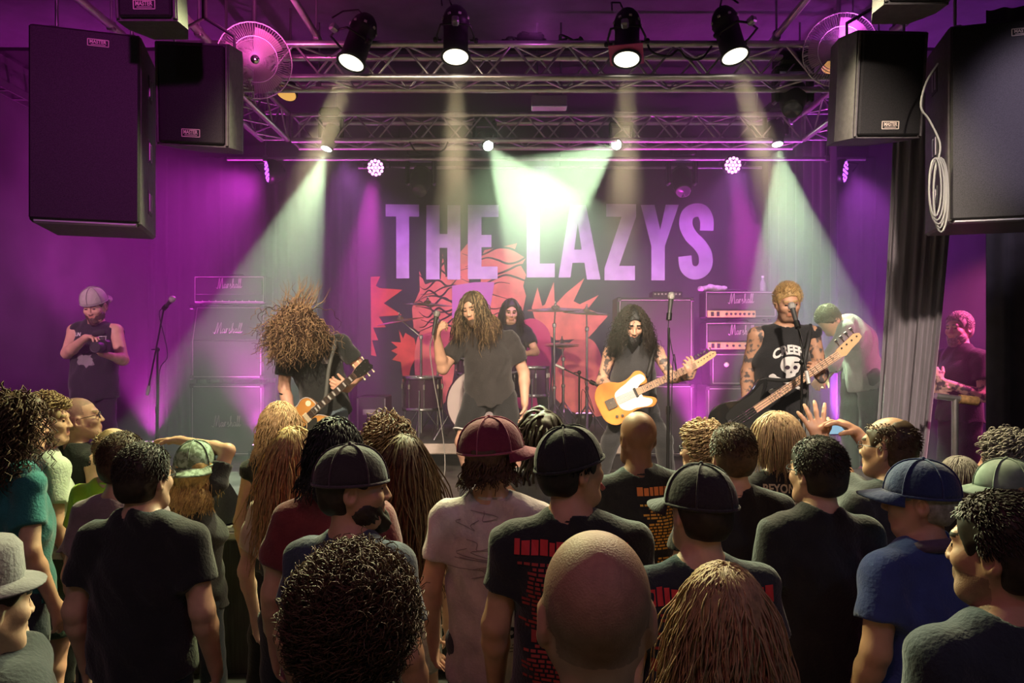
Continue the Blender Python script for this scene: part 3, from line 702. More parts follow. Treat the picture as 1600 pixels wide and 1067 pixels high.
# ================================================================ haze
hz = MB().box((-0.0, 7.22, 2.4), (9.2, 4.74, 4.7)).build('stage_haze', None)
hm = bpy.data.materials.new('stage_haze'); hm.use_nodes = True; nt = hm.node_tree
nt.nodes.remove(nt.nodes['Principled BSDF']); vsn = nt.nodes.new('ShaderNodeVolumeScatter')
vsn.inputs['Density'].default_value = 0.105; vsn.inputs['Anisotropy'].default_value = 0.45; vsn.inputs['Color'].default_value = (0.97, 0.97, 0.97, 1)
nt.links.new(vsn.outputs[0], nt.nodes['Material Output'].inputs['Volume'])
hz.data.materials.clear(); hz.data.materials.append(hm)
tag(hz, 'thin theatrical haze filling the air over the stage', 'haze', None, 'stuff')

# ================================================================ people: signed-distance bodies
F = np.float32
def vec(*a): return np.array(a, dtype=np.float64)
def rotm(yaw=0, pitch=0, roll=0):
    """head frame: yaw turns left (+), pitch looks up (+), roll leans to the right (+)"""
    return np.array(Matrix.Rotation(yaw, 3, 'Z') @ Matrix.Rotation(pitch, 3, 'X') @ Matrix.Rotation(roll, 3, 'Y'))
class SDF:
    def __init__(s): s.p = []
    def cap(s, a, b, ra, rb=None, k=0.03, sq=None, cut=None, op='+'):
        a, b = np.asarray(a, float), np.asarray(b, float); rb = ra if rb is None else rb
        s.p.append(('c', a, b, ra, rb, k, sq, cut, op, (a + b) / 2, np.linalg.norm(b - a) / 2 + max(ra, rb))); return s
    def ell(s, c, r, R=None, k=0.02, cut=None, op='+'):
        c, r = np.asarray(c, float), np.asarray(r, float)
        s.p.append(('e', c, r, R, k, None, None, cut, op, c, max(r))); return s
    def ev(s, X, cen=None, rad=None):
        """X: (M, n, 3) points in M blocks with centres cen and radii rad"""
        if cen is None: cen = X.reshape(-1, 3); X = X.reshape(-1, 1, 3); rad = 0.0
        d = np.full(X.shape[:2], 9.0, dtype=F)
        for q in s.p:
            c0, r0 = q[9].astype(F), q[10]
            dd = np.sqrt(((cen - c0) ** 2).sum(1)) - r0 - rad
            near = np.nonzero(dd < 0.07)[0]
            if q[8] == '+' and X.shape[1] == 1:
                np.minimum(d[:, 0], np.maximum(dd, 0.03), out=d[:, 0], where=dd >= 0.07)
            if not len(near): continue
            x = X[near].reshape(-1, 3)
            if q[0] == 'c':
                a, b, ra, rb, k, sq = q[1:7]
                v = x - a.astype(F); ba = (b - a).astype(F); f = 1.0
                if sq is not None:
                    u, f = sq; u = np.asarray(u, F)
                    v = v + np.outer(v @ u, u) * F(1 / f - 1); ba = ba + u * F((ba @ u) * (1 / f - 1))
                L2 = max(float(ba @ ba), 1e-9); t = np.clip(v @ ba / F(L2), 0, 1)
                e = np.sqrt(((v - t[:, None] * ba) ** 2).sum(1)) - (F(ra) + t * F(rb - ra))
                if sq is not None: e = e * F(max(f, 0.7) if f < 1 else 1)
            else:
                c, r, R, k = q[1:5]
                v = x - c.astype(F)
                if R is not None: v = v @ R.astype(F)
                ri = (1 / r).astype(F); k0 = np.sqrt(((v * ri) ** 2).sum(1)); k1 = np.sqrt(((v * ri * ri) ** 2).sum(1)) + F(1e-6)
                e = k0 * (k0 - 1) / k1
            if q[7] is not None:
                for pc, pn in q[7]: e = np.maximum(e, (x - np.asarray(pc, F)) @ np.asarray(pn, F))
            g = d[near].reshape(-1)
            if q[8] == '+':
                h = np.maximum(k - np.abs(g - e), 0) * F(1 / k); g = np.minimum(g, e) - h * h * F(k * 0.25)
            elif q[8] == '-':
                h = np.maximum(k - np.abs(g + e), 0) * F(1 / k); g = np.maximum(g, -e) + h * h * F(k * 0.25)
            d[near] = g.reshape(len(near), -1)
        return d
    def bounds(s, m=0.03):
        ps = [q for q in s.p if q[8] == '+']
        return np.min([q[9] - q[10] for q in ps], 0) - m, np.max([q[9] + q[10] for q in ps], 0) + m
def axis_coords(lo, hi, coarse, fines):
    out = [lo]; x = lo
    while x < hi:
        h = coarse
        for a, b, f in fines:
            if a <= x <= b: h = min(h, f)
            elif x < a < x + h: h = min(h, max(a - x, f))
        x += h; out.append(x)
    while (len(out) - 1) % 4: out.append(out[-1] + coarse)
    return np.array(out, dtype=F)
def surface(sdf, coarse, fine_boxes=(), disp=None):
    """surface nets on a rectilinear grid: (verts, quads)"""
    lo, hi = sdf.bounds()
    ax = [axis_coords(lo[i], hi[i], coarse, [(b[0][i], b[1][i], b[2]) for b in fine_boxes]) for i in range(3)]
    n = [len(a) for a in ax]; D = np.full(n, 1.0, dtype=F)
    nb = [(k - 1) // 4 for k in n]
    cen = [0.5 * (a[0:-1:4][:m] + a[4::4][:m]) for a, m in zip(ax, nb)]; half = [0.5 * (a[4::4][:m] - a[0:-1:4][:m]) for a, m in zip(ax, nb)]
    G = np.stack(np.meshgrid(*cen, indexing='ij'), -1).reshape(-1, 3)
    H = np.stack(np.meshgrid(*half, indexing='ij'), -1).reshape(-1, 3)
    rb_ = np.sqrt((H ** 2).sum(1))
    dB = sdf.ev(G)[:, 0]; act = np.nonzero(np.abs(dB) < rb_ * 1.5 + 0.02)[0]
    inside = (dB < 0).reshape(nb)
    D[:-1, :-1, :-1] = np.repeat(np.repeat(np.repeat(np.where(inside, -1.0, 1.0).astype(F), 4, 0), 4, 1), 4, 2)
    bi = np.stack(np.unravel_index(act, nb), -1)
    o = np.stack(np.meshgrid(*[np.arange(4)] * 3, indexing='ij'), -1).reshape(-1, 3)
    I = bi[:, None, :] * 4 + o[None]
    X = np.stack([ax[q][I[..., q]] for q in range(3)], -1)
    d = sdf.ev(X, G[act], rb_[act].astype(F))
    if disp is not None: d = d - disp(X.reshape(-1, 3)).astype(F).reshape(d.shape)
    D[I[..., 0], I[..., 1], I[..., 2]] = d
    D[0] = 1; D[:, 0] = 1; D[:, :, 0] = 1; D[-1] = 1; D[:, -1] = 1; D[:, :, -1] = 1
    S = D < 0
    tx = S[:-1].view(np.int8) + S[1:].view(np.int8); tx = tx[:, :-1] + tx[:, 1:]; tot = tx[:, :, :-1] + tx[:, :, 1:]
    ca = np.nonzero(((tot > 0) & (tot < 8)).reshape(-1))[0]
    m = (n[0] - 1, n[1] - 1, n[2] - 1); C = np.stack(np.unravel_index(ca, m), -1)
    idm = np.full(m[0] * m[1] * m[2], -1, dtype=np.int64); idm[ca] = np.arange(len(ca)); idm = idm.reshape(m)
    acc = np.zeros((len(C), 3)); cnt = np.zeros(len(C))
    for a in range(3):
        b, e = (a + 1) % 3, (a + 2) % 3
        for ob in (0, 1):
            for oe in (0, 1):
                i0 = C.copy(); i0[:, b] += ob; i0[:, e] += oe; i1 = i0.copy(); i1[:, a] += 1
                d0 = D[i0[:, 0], i0[:, 1], i0[:, 2]]; d1 = D[i1[:, 0], i1[:, 1], i1[:, 2]]
                cr = (d0 < 0) != (d1 < 0); t = np.where(cr, d0 / np.where(cr, d0 - d1, 1), 0)
                pt = np.stack([ax[q][i0[:, q]] for q in range(3)], -1).astype(float)
                pt[:, a] += t * (ax[a][i1[:, a]] - ax[a][i0[:, a]])
                acc += pt * cr[:, None]; cnt += cr
    V = acc / cnt[:, None]
    Q = []
    for a in range(3):
        b, e = (a + 1) % 3, (a + 2) % 3
        sl0 = [slice(None)] * 3; sl1 = [slice(None)] * 3; sl0[a] = slice(0, -1); sl1[a] = slice(1, None)
        s0, s1 = S[tuple(sl0)], S[tuple(sl1)]
        w_ = np.argwhere(s0 != s1)
        ok = (w_[:, b] > 0) & (w_[:, e] > 0) & (w_[:, b] < m[b]) & (w_[:, e] < m[e]); w_ = w_[ok]
        def g(db, de):
            z = w_.copy(); z[:, b] -= db; z[:, e] -= de; return idm[z[:, 0], z[:, 1], z[:, 2]]
        q = np.stack([g(1, 1), g(0, 1), g(0, 0), g(1, 0)], -1)
        fl = ~s0[w_[:, 0], w_[:, 1], w_[:, 2]]
        q[fl] = q[fl][:, ::-1]; Q.append(q)
    Q = np.concatenate(Q); Q = Q[(Q >= 0).all(1)]
    return V, Q
def np_mesh(name, V, Q, mats, mi=None):
    me = bpy.data.meshes.new(name); nq = len(Q); k = Q.shape[1]
    me.vertices.add(len(V)); me.vertices.foreach_set('co', np.asarray(V, F).reshape(-1))
    me.loops.add(nq * k); me.loops.foreach_set('vertex_index', Q.reshape(-1).astype(np.int32))
    me.polygons.add(nq); me.polygons.foreach_set('loop_start', np.arange(nq, dtype=np.int32) * k)
    for m in mats: me.materials.append(m)
    if mi is not None: me.polygons.foreach_set('material_index', np.asarray(mi, np.int32))
    me.polygons.foreach_set('use_smooth', np.ones(nq, bool))
    me.update(calc_edges=True); me.validate(); return me

# ---------------------------------------------------------------- strands
def strands_mesh(name, paths, r0, r1, material, parent):
    """paths: (N, S, 3) -> three-sided tapering locks, one mesh"""
    N, S, _ = paths.shape
    T = np.gradient(paths, axis=1); T /= np.linalg.norm(T, axis=2, keepdims=True) + 1e-9
    ref = np.array([0.31, 0.77, 0.55]); A = np.cross(T, ref); A /= np.linalg.norm(A, axis=2, keepdims=True) + 1e-9; Bv = np.cross(T, A)
    tt = np.linspace(0, 1, S)[None, :, None]; rr = (r0 + (r1 - r0) * tt ** 1.3)
    rings = []
    for k in range(3):
        a = 2 * PI * k / 3; rings.append(paths + (A * math.cos(a) + Bv * math.sin(a)) * rr)
    V = np.stack(rings, 2).reshape(-1, 3)                     # N,S,3 rings
    i = np.arange(N)[:, None, None]; s = np.arange(S - 1)[None, :, None]; k = np.arange(3)[None, None, :]
    base = (i * S + s) * 3
    Q = np.stack([base + k, base + (k + 1) % 3, base + 3 + (k + 1) % 3, base + 3 + k], -1).reshape(-1, 4)
    return mesh_obj(name, np_mesh(name, V, Q, [material]), None, parent)
def scalp_points(n, rng, front=0.045, low=-0.055, side_low=0.0):
    """unit-ish points on the hairy part of the skull in the head frame"""
    k = np.arange(n * 3) + 0.5; ph = np.arccos(1 - 2 * k / (n * 3)); th = PI * (1 + 5 ** 0.5) * k
    d = np.stack([np.cos(th) * np.sin(ph), np.sin(th) * np.sin(ph), np.cos(ph)], -1)
    p = d * vec(0.079, 0.100, 0.092) + vec(0, -0.01, 0.03)
    lim = np.where(p[:, 1] > 0.02, 0.07 + 0 * p[:, 1], np.where(p[:, 1] > -0.03, side_low, low))
    ok = (p[:, 2] > lim) & ~((p[:, 1] > front + 0.02) & (p[:, 2] < 0.068))
    p = p[ok]; d = d[ok]
    return p + rng.normal(0, 0.002, p.shape), d

SKULL_R = vec(0.079, 0.100, 0.092); SKULL_C = vec(0, -0.01, 0.03)
def grow(roots, dirs, L, S, rng, grav, stick=0.012, curl=0.0, turns=0.0, wob=0.0, Rh=None, hc=None, K=1.0, blockers=(), flare=0.25):
    """integrate strands in person space; grav (3,) or (N,3); stays outside the skull and blocker capsules"""
    N = len(roots); p = roots @ Rh.T * K + hc; d = dirs @ Rh.T
    g = np.broadcast_to(np.asarray(grav, float), (N, 3)).copy()
    v = d * flare + g * 0.4
    st = (L / S) * (1 + rng.normal(0, 0.12, N))[:, None] if np.ndim(L) == 0 else (L / S)[:, None]
    out = [p.copy()]; wv = rng.normal(0, 1, (N, 3))
    for s in range(S - 1):
        v = v + g * 0.5 + wv * wob; v /= np.linalg.norm(v, axis=1, keepdims=True)
        p = p + v * st
        q = ((p - hc) @ Rh / K - SKULL_C) / (SKULL_R + stick); l = np.linalg.norm(q, axis=1)
        ins = l < 1
        if ins.any():
            q[ins] /= l[ins][:, None]; pn = ((q[ins] * (SKULL_R + stick) + SKULL_C) * K) @ Rh.T + hc
            v[ins] = v[ins] * 0.6 + (pn - p[ins]) / st[ins] * 0.4; p[ins] = pn
        for a, b, r in blockers:
            ba = b - a; t = np.clip((p - a) @ ba / (ba @ ba), 0, 1)[:, None]; w_ = p - a - t * ba; l = np.linalg.norm(w_, axis=1)
            ins = l < r
            if ins.any(): p[ins] = (a + t * ba)[ins] + w_[ins] / l[ins][:, None] * r
        if s % 3 == 2: wv = wv * 0.3 + rng.normal(0, 1, (N, 3))
        out.append(p.copy())
    W = np.stack(out, 1)
    if curl:
        T = np.gradient(W, axis=1); T /= np.linalg.norm(T, axis=2, keepdims=True) + 1e-9
        A = np.cross(T, vec(0.3, 0.8, 0.5)); A /= np.linalg.norm(A, axis=2, keepdims=True) + 1e-9; Bv = np.cross(T, A)
        t = np.linspace(0, 1, W.shape[1])[None, :, None]; ph = rng.uniform(0, 6.28, (N, 1, 1)); tn = turns * (1 + rng.normal(0, 0.15, (N, 1, 1)))
        W = W + (A * np.cos(6.28 * tn * t + ph) + Bv * np.sin(6.28 * tn * t + ph)) * curl * np.clip(t * 4, 0, 1)
    return W

# ---------------------------------------------------------------- palettes
SKINS = {'light': (0.62, 0.36, 0.25), 'tan': (0.50, 0.27, 0.17), 'brown': (0.22, 0.105, 0.06), 'pale': (0.70, 0.46, 0.35)}
def skin_mat(k): return mat('skin_' + k, SKINS[k], 0.48, var=0.10, vscale=18, bump=0.06, bscale=120, spec=0.4)
def tattoo_mat(k):
    return mat('tattooed_skin_' + k, SKINS[k], 0.5, col2=(0.10, 0.085, 0.085), vscale=24, contrast=(0.50, 0.58), spec=0.4)
HAIRC = {'black': (0.012, 0.010, 0.010), 'dark': (0.028, 0.018, 0.012), 'brown': (0.07, 0.038, 0.018), 'blond': (0.42, 0.27, 0.11), 'light': (0.30, 0.20, 0.10), 'grey': (0.28, 0.26, 0.22)}
def hair_mat(k): return mat('hair_' + k, HAIRC[k], 0.55, var=0.35, vscale=60, spec=0.35)
def cloth_mat(nm, col, var=0.15): return mat('cloth_' + nm, col, 0.85, var=var, vscale=14, bump=0.35, bscale=90, sheen=0.25, spec=0.25)

def unit(v): v = np.asarray(v, float); return v / (np.linalg.norm(v) + 1e-9)
def hand_prims(S, wrist, direction, palm_n, side, curl, spread=0.12, K=1.0, thumb=0.6, thumb_dir=None):
    """five-fingered hand. direction: wrist->knuckles; palm_n: out of the palm; side +1 right / -1 left; curl per finger 0..1"""
    f = unit(direction); n = unit(palm_n - f * np.dot(palm_n, f)); x = np.cross(f, n) * side   # x points towards the thumb
    w_ = np.asarray(wrist, float); k = 0.010
    S.cap(w_ + f * 0.03 * K + x * 0.016 * K, w_ + f * 0.078 * K + x * 0.024 * K, 0.019 * K, 0.014 * K, 0.018, (n, 0.75))
    S.cap(w_ + f * 0.03 * K - x * 0.010 * K, w_ + f * 0.076 * K - x * 0.024 * K, 0.019 * K, 0.013 * K, 0.018, (n, 0.75))
    S.cap(w_, w_ + f * 0.05 * K, 0.024 * K, 0.022 * K, 0.02, (n, 0.8))
    segs = [(0.030, 0.042, 0.026, 0.020), (0.010, 0.046, 0.029, 0.021), (-0.010, 0.043, 0.027, 0.020), (-0.029, 0.034, 0.021, 0.018)]
    if np.ndim(curl) == 0: curl = [curl] * 4
    for i, (ox, l1, l2, l3) in enumerate(segs):
        b = w_ + f * (0.086 - 0.006 * abs(i - 1)) * K + x * ox * K
        d = unit(f + x * spread * (1.5 - i)); c = curl[i]
        def bend(d, ang): return d * math.cos(ang) + n * math.sin(ang)
        a1, a2, a3 = 1.45 * c, 1.45 * c + 1.6 * c, 1.45 * c + 1.6 * c + 1.0 * c
        p1 = b + bend(d, a1) * l1 * K; p2 = p1 + bend(d, a2) * l2 * K; p3 = p2 + bend(d, a3) * l3 * K
        r = (0.0098 - 0.0006 * (i == 3)) * K
        S.cap(b - f * 0.012 * K, p1, r * 1.08, r, k); S.cap(p1, p2, r, r * 0.92, 0.006); S.cap(p2, p3, r * 0.92, r * 0.78, 0.006)
    tb = w_ + f * 0.022 * K + x * 0.024 * K
    td = unit(f * 0.72 + x * 0.75 + n * 0.25) if thumb_dir is None else unit(thumb_dir)
    t1 = tb + td * 0.044 * K; td2 = unit(td * 0.8 + f * 0.35 + n * thumb * 0.7 - x * 0.25 * thumb); t2 = t1 + td2 * 0.032 * K; t3 = t2 + unit(td2 + n * thumb * 0.4) * 0.024 * K
    S.cap(tb, t1, 0.016 * K, 0.0125 * K, 0.014); S.cap(t1, t2, 0.012 * K, 0.0105 * K, 0.006); S.cap(t2, t3, 0.0105 * K, 0.0085 * K, 0.006)

def head_prims(S, hc, R, K, face=True, ears=True):
    T = lambda *a: hc + R @ (vec(*a) * K)
    S.ell(T(0, -0.012, 0.030), vec(0.076, 0.098, 0.090) * K, R, 0.02)
    S.ell(T(0, 0.026, -0.040), vec(0.061, 0.066, 0.076) * K, R, 0.03)
    S.cap(T(-0.026, 0.058, -0.098), T(0.026, 0.058, -0.098), 0.022 * K, None, 0.03)
    for s in (-1, 1):
        S.cap(T(s * 0.054, 0.000, -0.045), T(s * 0.026, 0.058, -0.098), 0.017 * K, 0.016 * K, 0.03)
        if not ears: continue
        S.ell(T(s * 0.077, -0.008, -0.012), vec(0.012, 0.021, 0.033) * K, R @ rotm(0, -0.2, 0), 0.012)
        S.ell(T(s * 0.083, -0.004, -0.012), vec(0.006, 0.011, 0.018) * K, R, 0.006, None, '-')
    if face:
        S.cap(T(-0.034, 0.080, 0.020), T(0.034, 0.080, 0.020), 0.013 * K, None, 0.02)
        for s in (-1, 1):
            S.ell(T(s * 0.040, 0.062, -0.028), vec(0.022, 0.024, 0.020) * K, R, 0.03)
            S.ell(T(s * 0.031, 0.094, -0.001), vec(0.017, 0.014, 0.011) * K, R, 0.012, None, '-')
            S.ell(T(s * 0.031, 0.078, -0.001), vec(0.014, 0.013, 0.011) * K, R, 0.004)
        S.cap(T(0, 0.088, 0.010), T(0, 0.106, -0.032), 0.0075 * K, 0.0105 * K, 0.012)
        for s in (-1, 1): S.ell(T(s * 0.012, 0.100, -0.036), vec(0.008, 0.010, 0.008) * K, R, 0.008)
        S.cap(T(-0.018, 0.085, -0.060), T(0.018, 0.085, -0.060), 0.0085 * K, None, 0.010)
        S.cap(T(-0.016, 0.084, -0.073), T(0.016, 0.084, -0.073), 0.0088 * K, None, 0.010)
        S.cap(T(-0.020, 0.098, -0.0665), T(0.020, 0.098, -0.0665), 0.0035 * K, None, 0.004, None, None, '-')

JOINTS = dict(hip=(0, 0, .94), chest=(0, .0, 1.26), neck=(0, -.015, 1.47), head=(0, .012, 1.630),
              shR=(.176, -.012, 1.390), shL=(-.176, -.012, 1.390), elR=(.235, -.035, 1.12), elL=(-.235, -.035, 1.12),
              wrR=(.245, .06, .87), wrL=(-.245, .06, .87), hipR=(.082, 0, .90), hipL=(-.082, 0, .90),
              knR=(.11, .02, .49), knL=(-.11, .02, .49), anR=(.12, -.02, .085), anL=(-.12, -.02, .085))
PEOPLE = []
def person(label, loc, yaw=0.0, height=1.75, build=1.0, J=None, head=(0, 0, 0), skin='light', hair='short', hairc='dark', shirt=None, legs=None,
           sleeve=0.62, hands=None, detail=0, tattoo=False, seed=0, beard=None, cap=None, glasses=False, group=None, hem=0.0, collar=0.0, face=None, hair_len=0.4,
           hair_n=None, scale_head=1.0, width=1.0, stubble=True, hairgrav=None, tail=None, shorts=False):
    """yaw 0 faces +Y. J overrides joints (local metres). shirt/legs are materials."""
    rng = np.random.default_rng(seed + 11)
    k = height / 1.75
    j = {n: np.asarray(v, float) * k for n, v in JOINTS.items()}
    for n in j:
        if n[-1] in 'RL' and n[:2] in ('sh', 'el', 'wr'): j[n][0] *= width * (0.6 + 0.4 * build)
    for n, v in (J or {}).items(): j[n] = np.asarray(v, float)
    R = rotm(*head); K = (0.45 + 0.55 * k) * 1.05 * scale_head; hc = j['head']; b = build * k
    root = thing('person', label, 'person', loc, (0, 0, yaw), group)
    side = unit(j['shR'] - j['shL']); up = unit(j['neck'] - j['hip']); dep = unit(np.cross(up, side)); sq = (dep, 0.70)
    up2 = unit(j['neck'] - j['chest'])
    # ---- body
    S = SDF()
    S.cap(j['hipL'], j['hipR'], .080 * b, None, .04, (dep, 0.9))
    S.cap(j['hip'], j['chest'], .118 * b, .130 * b, .05, sq)
    S.cap(j['chest'], j['neck'] - up2 * .09 * k, .132 * b, .095 * b, .05, (dep, 0.72))
    for s in 'RL':
        S.cap(j['neck'] - up2 * .02 * k, j['sh' + s], .046 * b, .048 * b, .05)
        S.cap(j['sh' + s], j['el' + s], .050 * b, .040 * b, .03)
        md = j['el' + s] * 0.72 + j['wr' + s] * 0.28
        S.cap(j['el' + s], md, .041 * b, .040 * b, .02); S.cap(md, j['wr' + s], .040 * b, .026 * b, .02)
        S.cap(j['hip' + s], j['kn' + s], .076 * b, .050 * b, .04); cf = j['kn' + s] * 0.7 + j['an' + s] * 0.3 - dep * .008 * k
        S.cap(j['kn' + s], cf, .050 * b, .050 * b, .02); S.cap(cf, j['an' + s], .050 * b, .036 * b, .02)
        S.cap(j['an' + s] - up * 0, j['an' + s] + dep * .13 * k - vec(0, 0, .045 * k), .036 * k, .030 * k, .02)
    nk = hc + R @ (vec(0, -0.022, -0.055) * K)
    S.cap(j['neck'] - up2 * .03 * k, nk, .056 * (0.7 * k + 0.3 * b), .053 * (0.7 * k + 0.3 * b), .035)
    if face is None: face = detail > 0
    head_prims(S, hc, R, K, face, hair not in ('long', 'mid', 'bob', 'bigcurly', 'curly'))
    fine = [(hc - .15, hc + .16, (0.0075, 0.006, 0.0052)[detail])]
    hd = hands or {}
    for s in 'RL':
        h = hd.get(s)
        dr = unit(j['wr' + s] - j['el' + s])
        if h is None: hand_prims(S, j['wr' + s], dr, -side * (1 if s == 'R' else -1) , 1 if s == 'R' else -1, 0.32, K=k)
        else:
            hand_prims(S, j['wr' + s], h.get('dir', dr), np.asarray(h['n'], float), 1 if s == 'R' else -1, h.get('curl', .3), h.get('spread', .12), k * h.get('k', 1.0), h.get('thumb', .6), h.get('td'))
            fine.append((j['wr' + s] - .11, j['wr' + s] + .13, 0.0058))
    V, Q = surface(S, 0.013 if detail else 0.017, fine)
    C = V[Q].mean(1); hl = (C - hc) @ R / K
    mats = [skin_mat(skin), mat('lip_' + skin, tuple(c * f for c, f in zip(SKINS[skin], (0.92, 0.70, 0.68))), 0.4), mat('eye_dark', (0.02, 0.015, 0.012), 0.15), hair_mat(hairc), tattoo_mat(skin),
            mat('shaved_scalp_' + skin, tuple(c * 0.62 for c in SKINS[skin]), 0.6, var=0.15, vscale=50, bump=0.2, bscale=300)]
    mi = np.zeros(len(Q), int)
    inh = (np.abs(hl) < .16).all(1)
    if face:
        mi[inh & (np.abs(hl[:, 0]) < .024) & (hl[:, 1] > .078) & (hl[:, 2] < -.056) & (hl[:, 2] > -.079)] = 1
        ex = np.abs(np.abs(hl[:, 0]) - .031)
        mi[inh & (ex < .011) & (hl[:, 1] > .074) & (np.abs(hl[:, 2] + .001) < .005)] = 2
        mi[inh & (ex < .018) & (hl[:, 1] > .070) & (np.abs(hl[:, 2] - .024) < .0055)] = 3
        if stubble and beard == 'stubble': mi[inh & (hl[:, 1] > 0.0) & (hl[:, 2] < -.052) & (mi == 0) & (hl[:, 2] > -.13)] = 5
    if hair == 'shaved':
        mi[inh & (hl[:, 2] > np.where(hl[:, 1] > .03, .07, np.where(hl[:, 1] > -.03, .02, -.05))) & (np.linalg.norm((hl - SKULL_C) / SKULL_R, axis=1) > .9)] = 5
    if tattoo:
        for s in 'RL':
            for a, c in (('sh', 'el'), ('el', 'wr')):
                ba = j[c + s] - j[a + s]; t = np.clip((C - j[a + s]) @ ba / (ba @ ba), 0, 1)
                near = np.linalg.norm(C - j[a + s] - t[:, None] * ba, axis=1) < .075
                mi[near & (mi == 0)] = 4
    body = mesh_obj('body', np_mesh('body', V, Q, mats, mi), None, root)
    # ---- shirt
    if shirt is not None:
        S = SDF(); g = .012 * k
        hp = j['hip'] - up * (.07 + hem) * k
        cutb = [(hp, -up)]
        S.cap(hp - up * .1, j['chest'], .190 * b, .160 * b, .05, (dep, 0.76), cutb)
        S.cap(j['chest'], j['neck'] - up2 * .11 * k, .160 * b, .112 * b, .06, (dep, 0.76))
        for s in 'RL':
            S.cap(j['neck'] - up2 * .020 * k, j['sh' + s], .052 * b, .052 * b, .06)
            if sleeve > 0:
                e = j['sh' + s] + (j['el' + s] - j['sh' + s]) * min(sleeve, 1.0); ar = unit(j['el' + s] - j['sh' + s])
                S.cap(j['sh' + s], e + ar * .05, .060 * b, .070 * b, .04, None, [(e, ar)] if sleeve <= 1 else None)
                if sleeve > 1:
                    e2 = j['el' + s] + (j['wr' + s] - j['el' + s]) * (sleeve - 1); a2 = unit(j['wr' + s] - j['el' + s])
                    S.cap(j['el' + s], e2 + a2 * .04, .056 * b, .046 * b, .03, None, [(e2, a2)])
            else:
                ar = unit(j['el' + s] - j['sh' + s])
                S.cap(j['sh' + s] + unit(j['neck'] - j['sh' + s]) * .0, j['sh' + s] + ar * .16, .058 * b, .050 * b, .01, None, None, '-')
        S.cap(j['neck'] + up2 * .005, j['neck'] + up2 * .2, .066 * k, .07 * k, .015, None, None, '-')
        ph = rng.uniform(0, 6.28, 8)
        def folds(X):
            z = (X - hp) @ up; x = (X - hp) @ side; y = (X - hp) @ dep
            f = .0040 * np.sin(9 * x + 16 * z + 6 * y + ph[0]) * np.sin(5 * z + ph[1]) + .0045 * np.sin(34 * x - 10 * z + ph[2]) * np.clip(.42 - z, 0, .42) * 2 + .0030 * np.sin(26 * z + 12 * x + ph[3]) * np.sin(8 * y + ph[4]) + .0025 * np.sin(60 * x + 30 * z + ph[5]) * np.sin(11 * z + ph[6])
            return np.maximum(f * 2.1, -.0035)
        nb_ = j['neck']; V2, Q2 = surface(S, 0.0125 if detail else 0.015, [(nb_ - vec(.13, .13, .07), nb_ + vec(.13, .13, .08), .008)], folds)
        so = mesh_obj('shirt', np_mesh('shirt', V2, Q2, [shirt]), None, root)
        if sleeve > 0:
            cr = .061 * (0.75 * k + 0.25 * b); cc_ = j['neck'] + up2 * .004 * k; a_ = side; d_ = np.cross(up2, a_)
            MB().path([Vector(cc_ + a_ * cr * 1.05 * math.cos(q) + d_ * cr * math.sin(q) - up2 * (.020 * k * max(0.0, math.sin(q)))) for q in np.linspace(0, 2 * PI, 33)[:-1]], .0085 * k, n=6, closed=True).build('collar', shirt, so)
    else: so = None
    # ---- trousers and shoes
    if legs is not None:
        S = SDF(); frac = 0.92 if not shorts else shorts
        S.cap(j['hip'] + up * .07 * k, j['hip'], .130 * b, .134 * b, .03, (dep, 0.78), [(j['hip'] + up * .07 * k, up)])
        S.cap(j['hipL'], j['hipR'], .092 * b, None, .04, (dep, 0.95))
        for s in 'RL':
            if frac > 0.6:
                e = j['an' + s]; a2 = unit(e - j['kn' + s])
                S.cap(j['hip' + s], j['kn' + s], .090 * b, .071 * b, .03); S.cap(j['kn' + s], e, .071 * b, .062 * b, .03, None, [(e + a2 * .01, a2)])
            else:
                e = j['hip' + s] + (j['kn' + s] - j['hip' + s]) * (frac / 0.5); a2 = unit(j['kn' + s] - j['hip' + s])
                S.cap(j['hip' + s], e + a2 * .05, .096 * b, .088 * b, .03, None, [(e, a2)])
        V3, Q3 = surface(S, 0.020, [], lambda X: .004 * np.sin(40 * X[:, 2] + 14 * X[:, 0]) * np.sin(9 * X[:, 2] + 20 * X[:, 1]))
        mesh_obj('trousers' if not shorts else 'shorts', np_mesh('trousers', V3, Q3, [legs]), None, root)
    for s in 'RL':
        S = SDF(); a = j['an' + s]; gz = min(a[2] - .04 * k, a[2]) 
        base = vec(a[0], a[1], a[2] - .045 * k); fd = unit(vec(dep[0], dep[1], 0))
        S.cap(base - fd * .05 * k, base + fd * .15 * k, .042 * k, .038 * k, .03, None, [(vec(0, 0, a[2] - .085 * k), vec(0, 0, -1))])
        S.cap(a - vec(0, 0, .03 * k), a + vec(0, 0, .01), .047 * k, None, .03)
        V4, Q4 = surface(S, 0.017)
        mesh_obj('shoe', np_mesh('shoe', V4, Q4, [mat('black_shoe', (0.02, 0.02, 0.02), 0.5)]), None, root)
    # ---- hair
    H = lambda *a: hc + R @ (vec(*a) * K)
    hm_ = hair_mat(hairc)
    down = vec(0, 0, -1.0)
    blk = [(j['neck'] - up * .02, j['chest'], .148 * b), (j['shL'] * .8 + j['neck'] * .2, j['shR'] * .8 + j['neck'] * .2, .07 * b), (nk, j['neck'], .062 * k)]
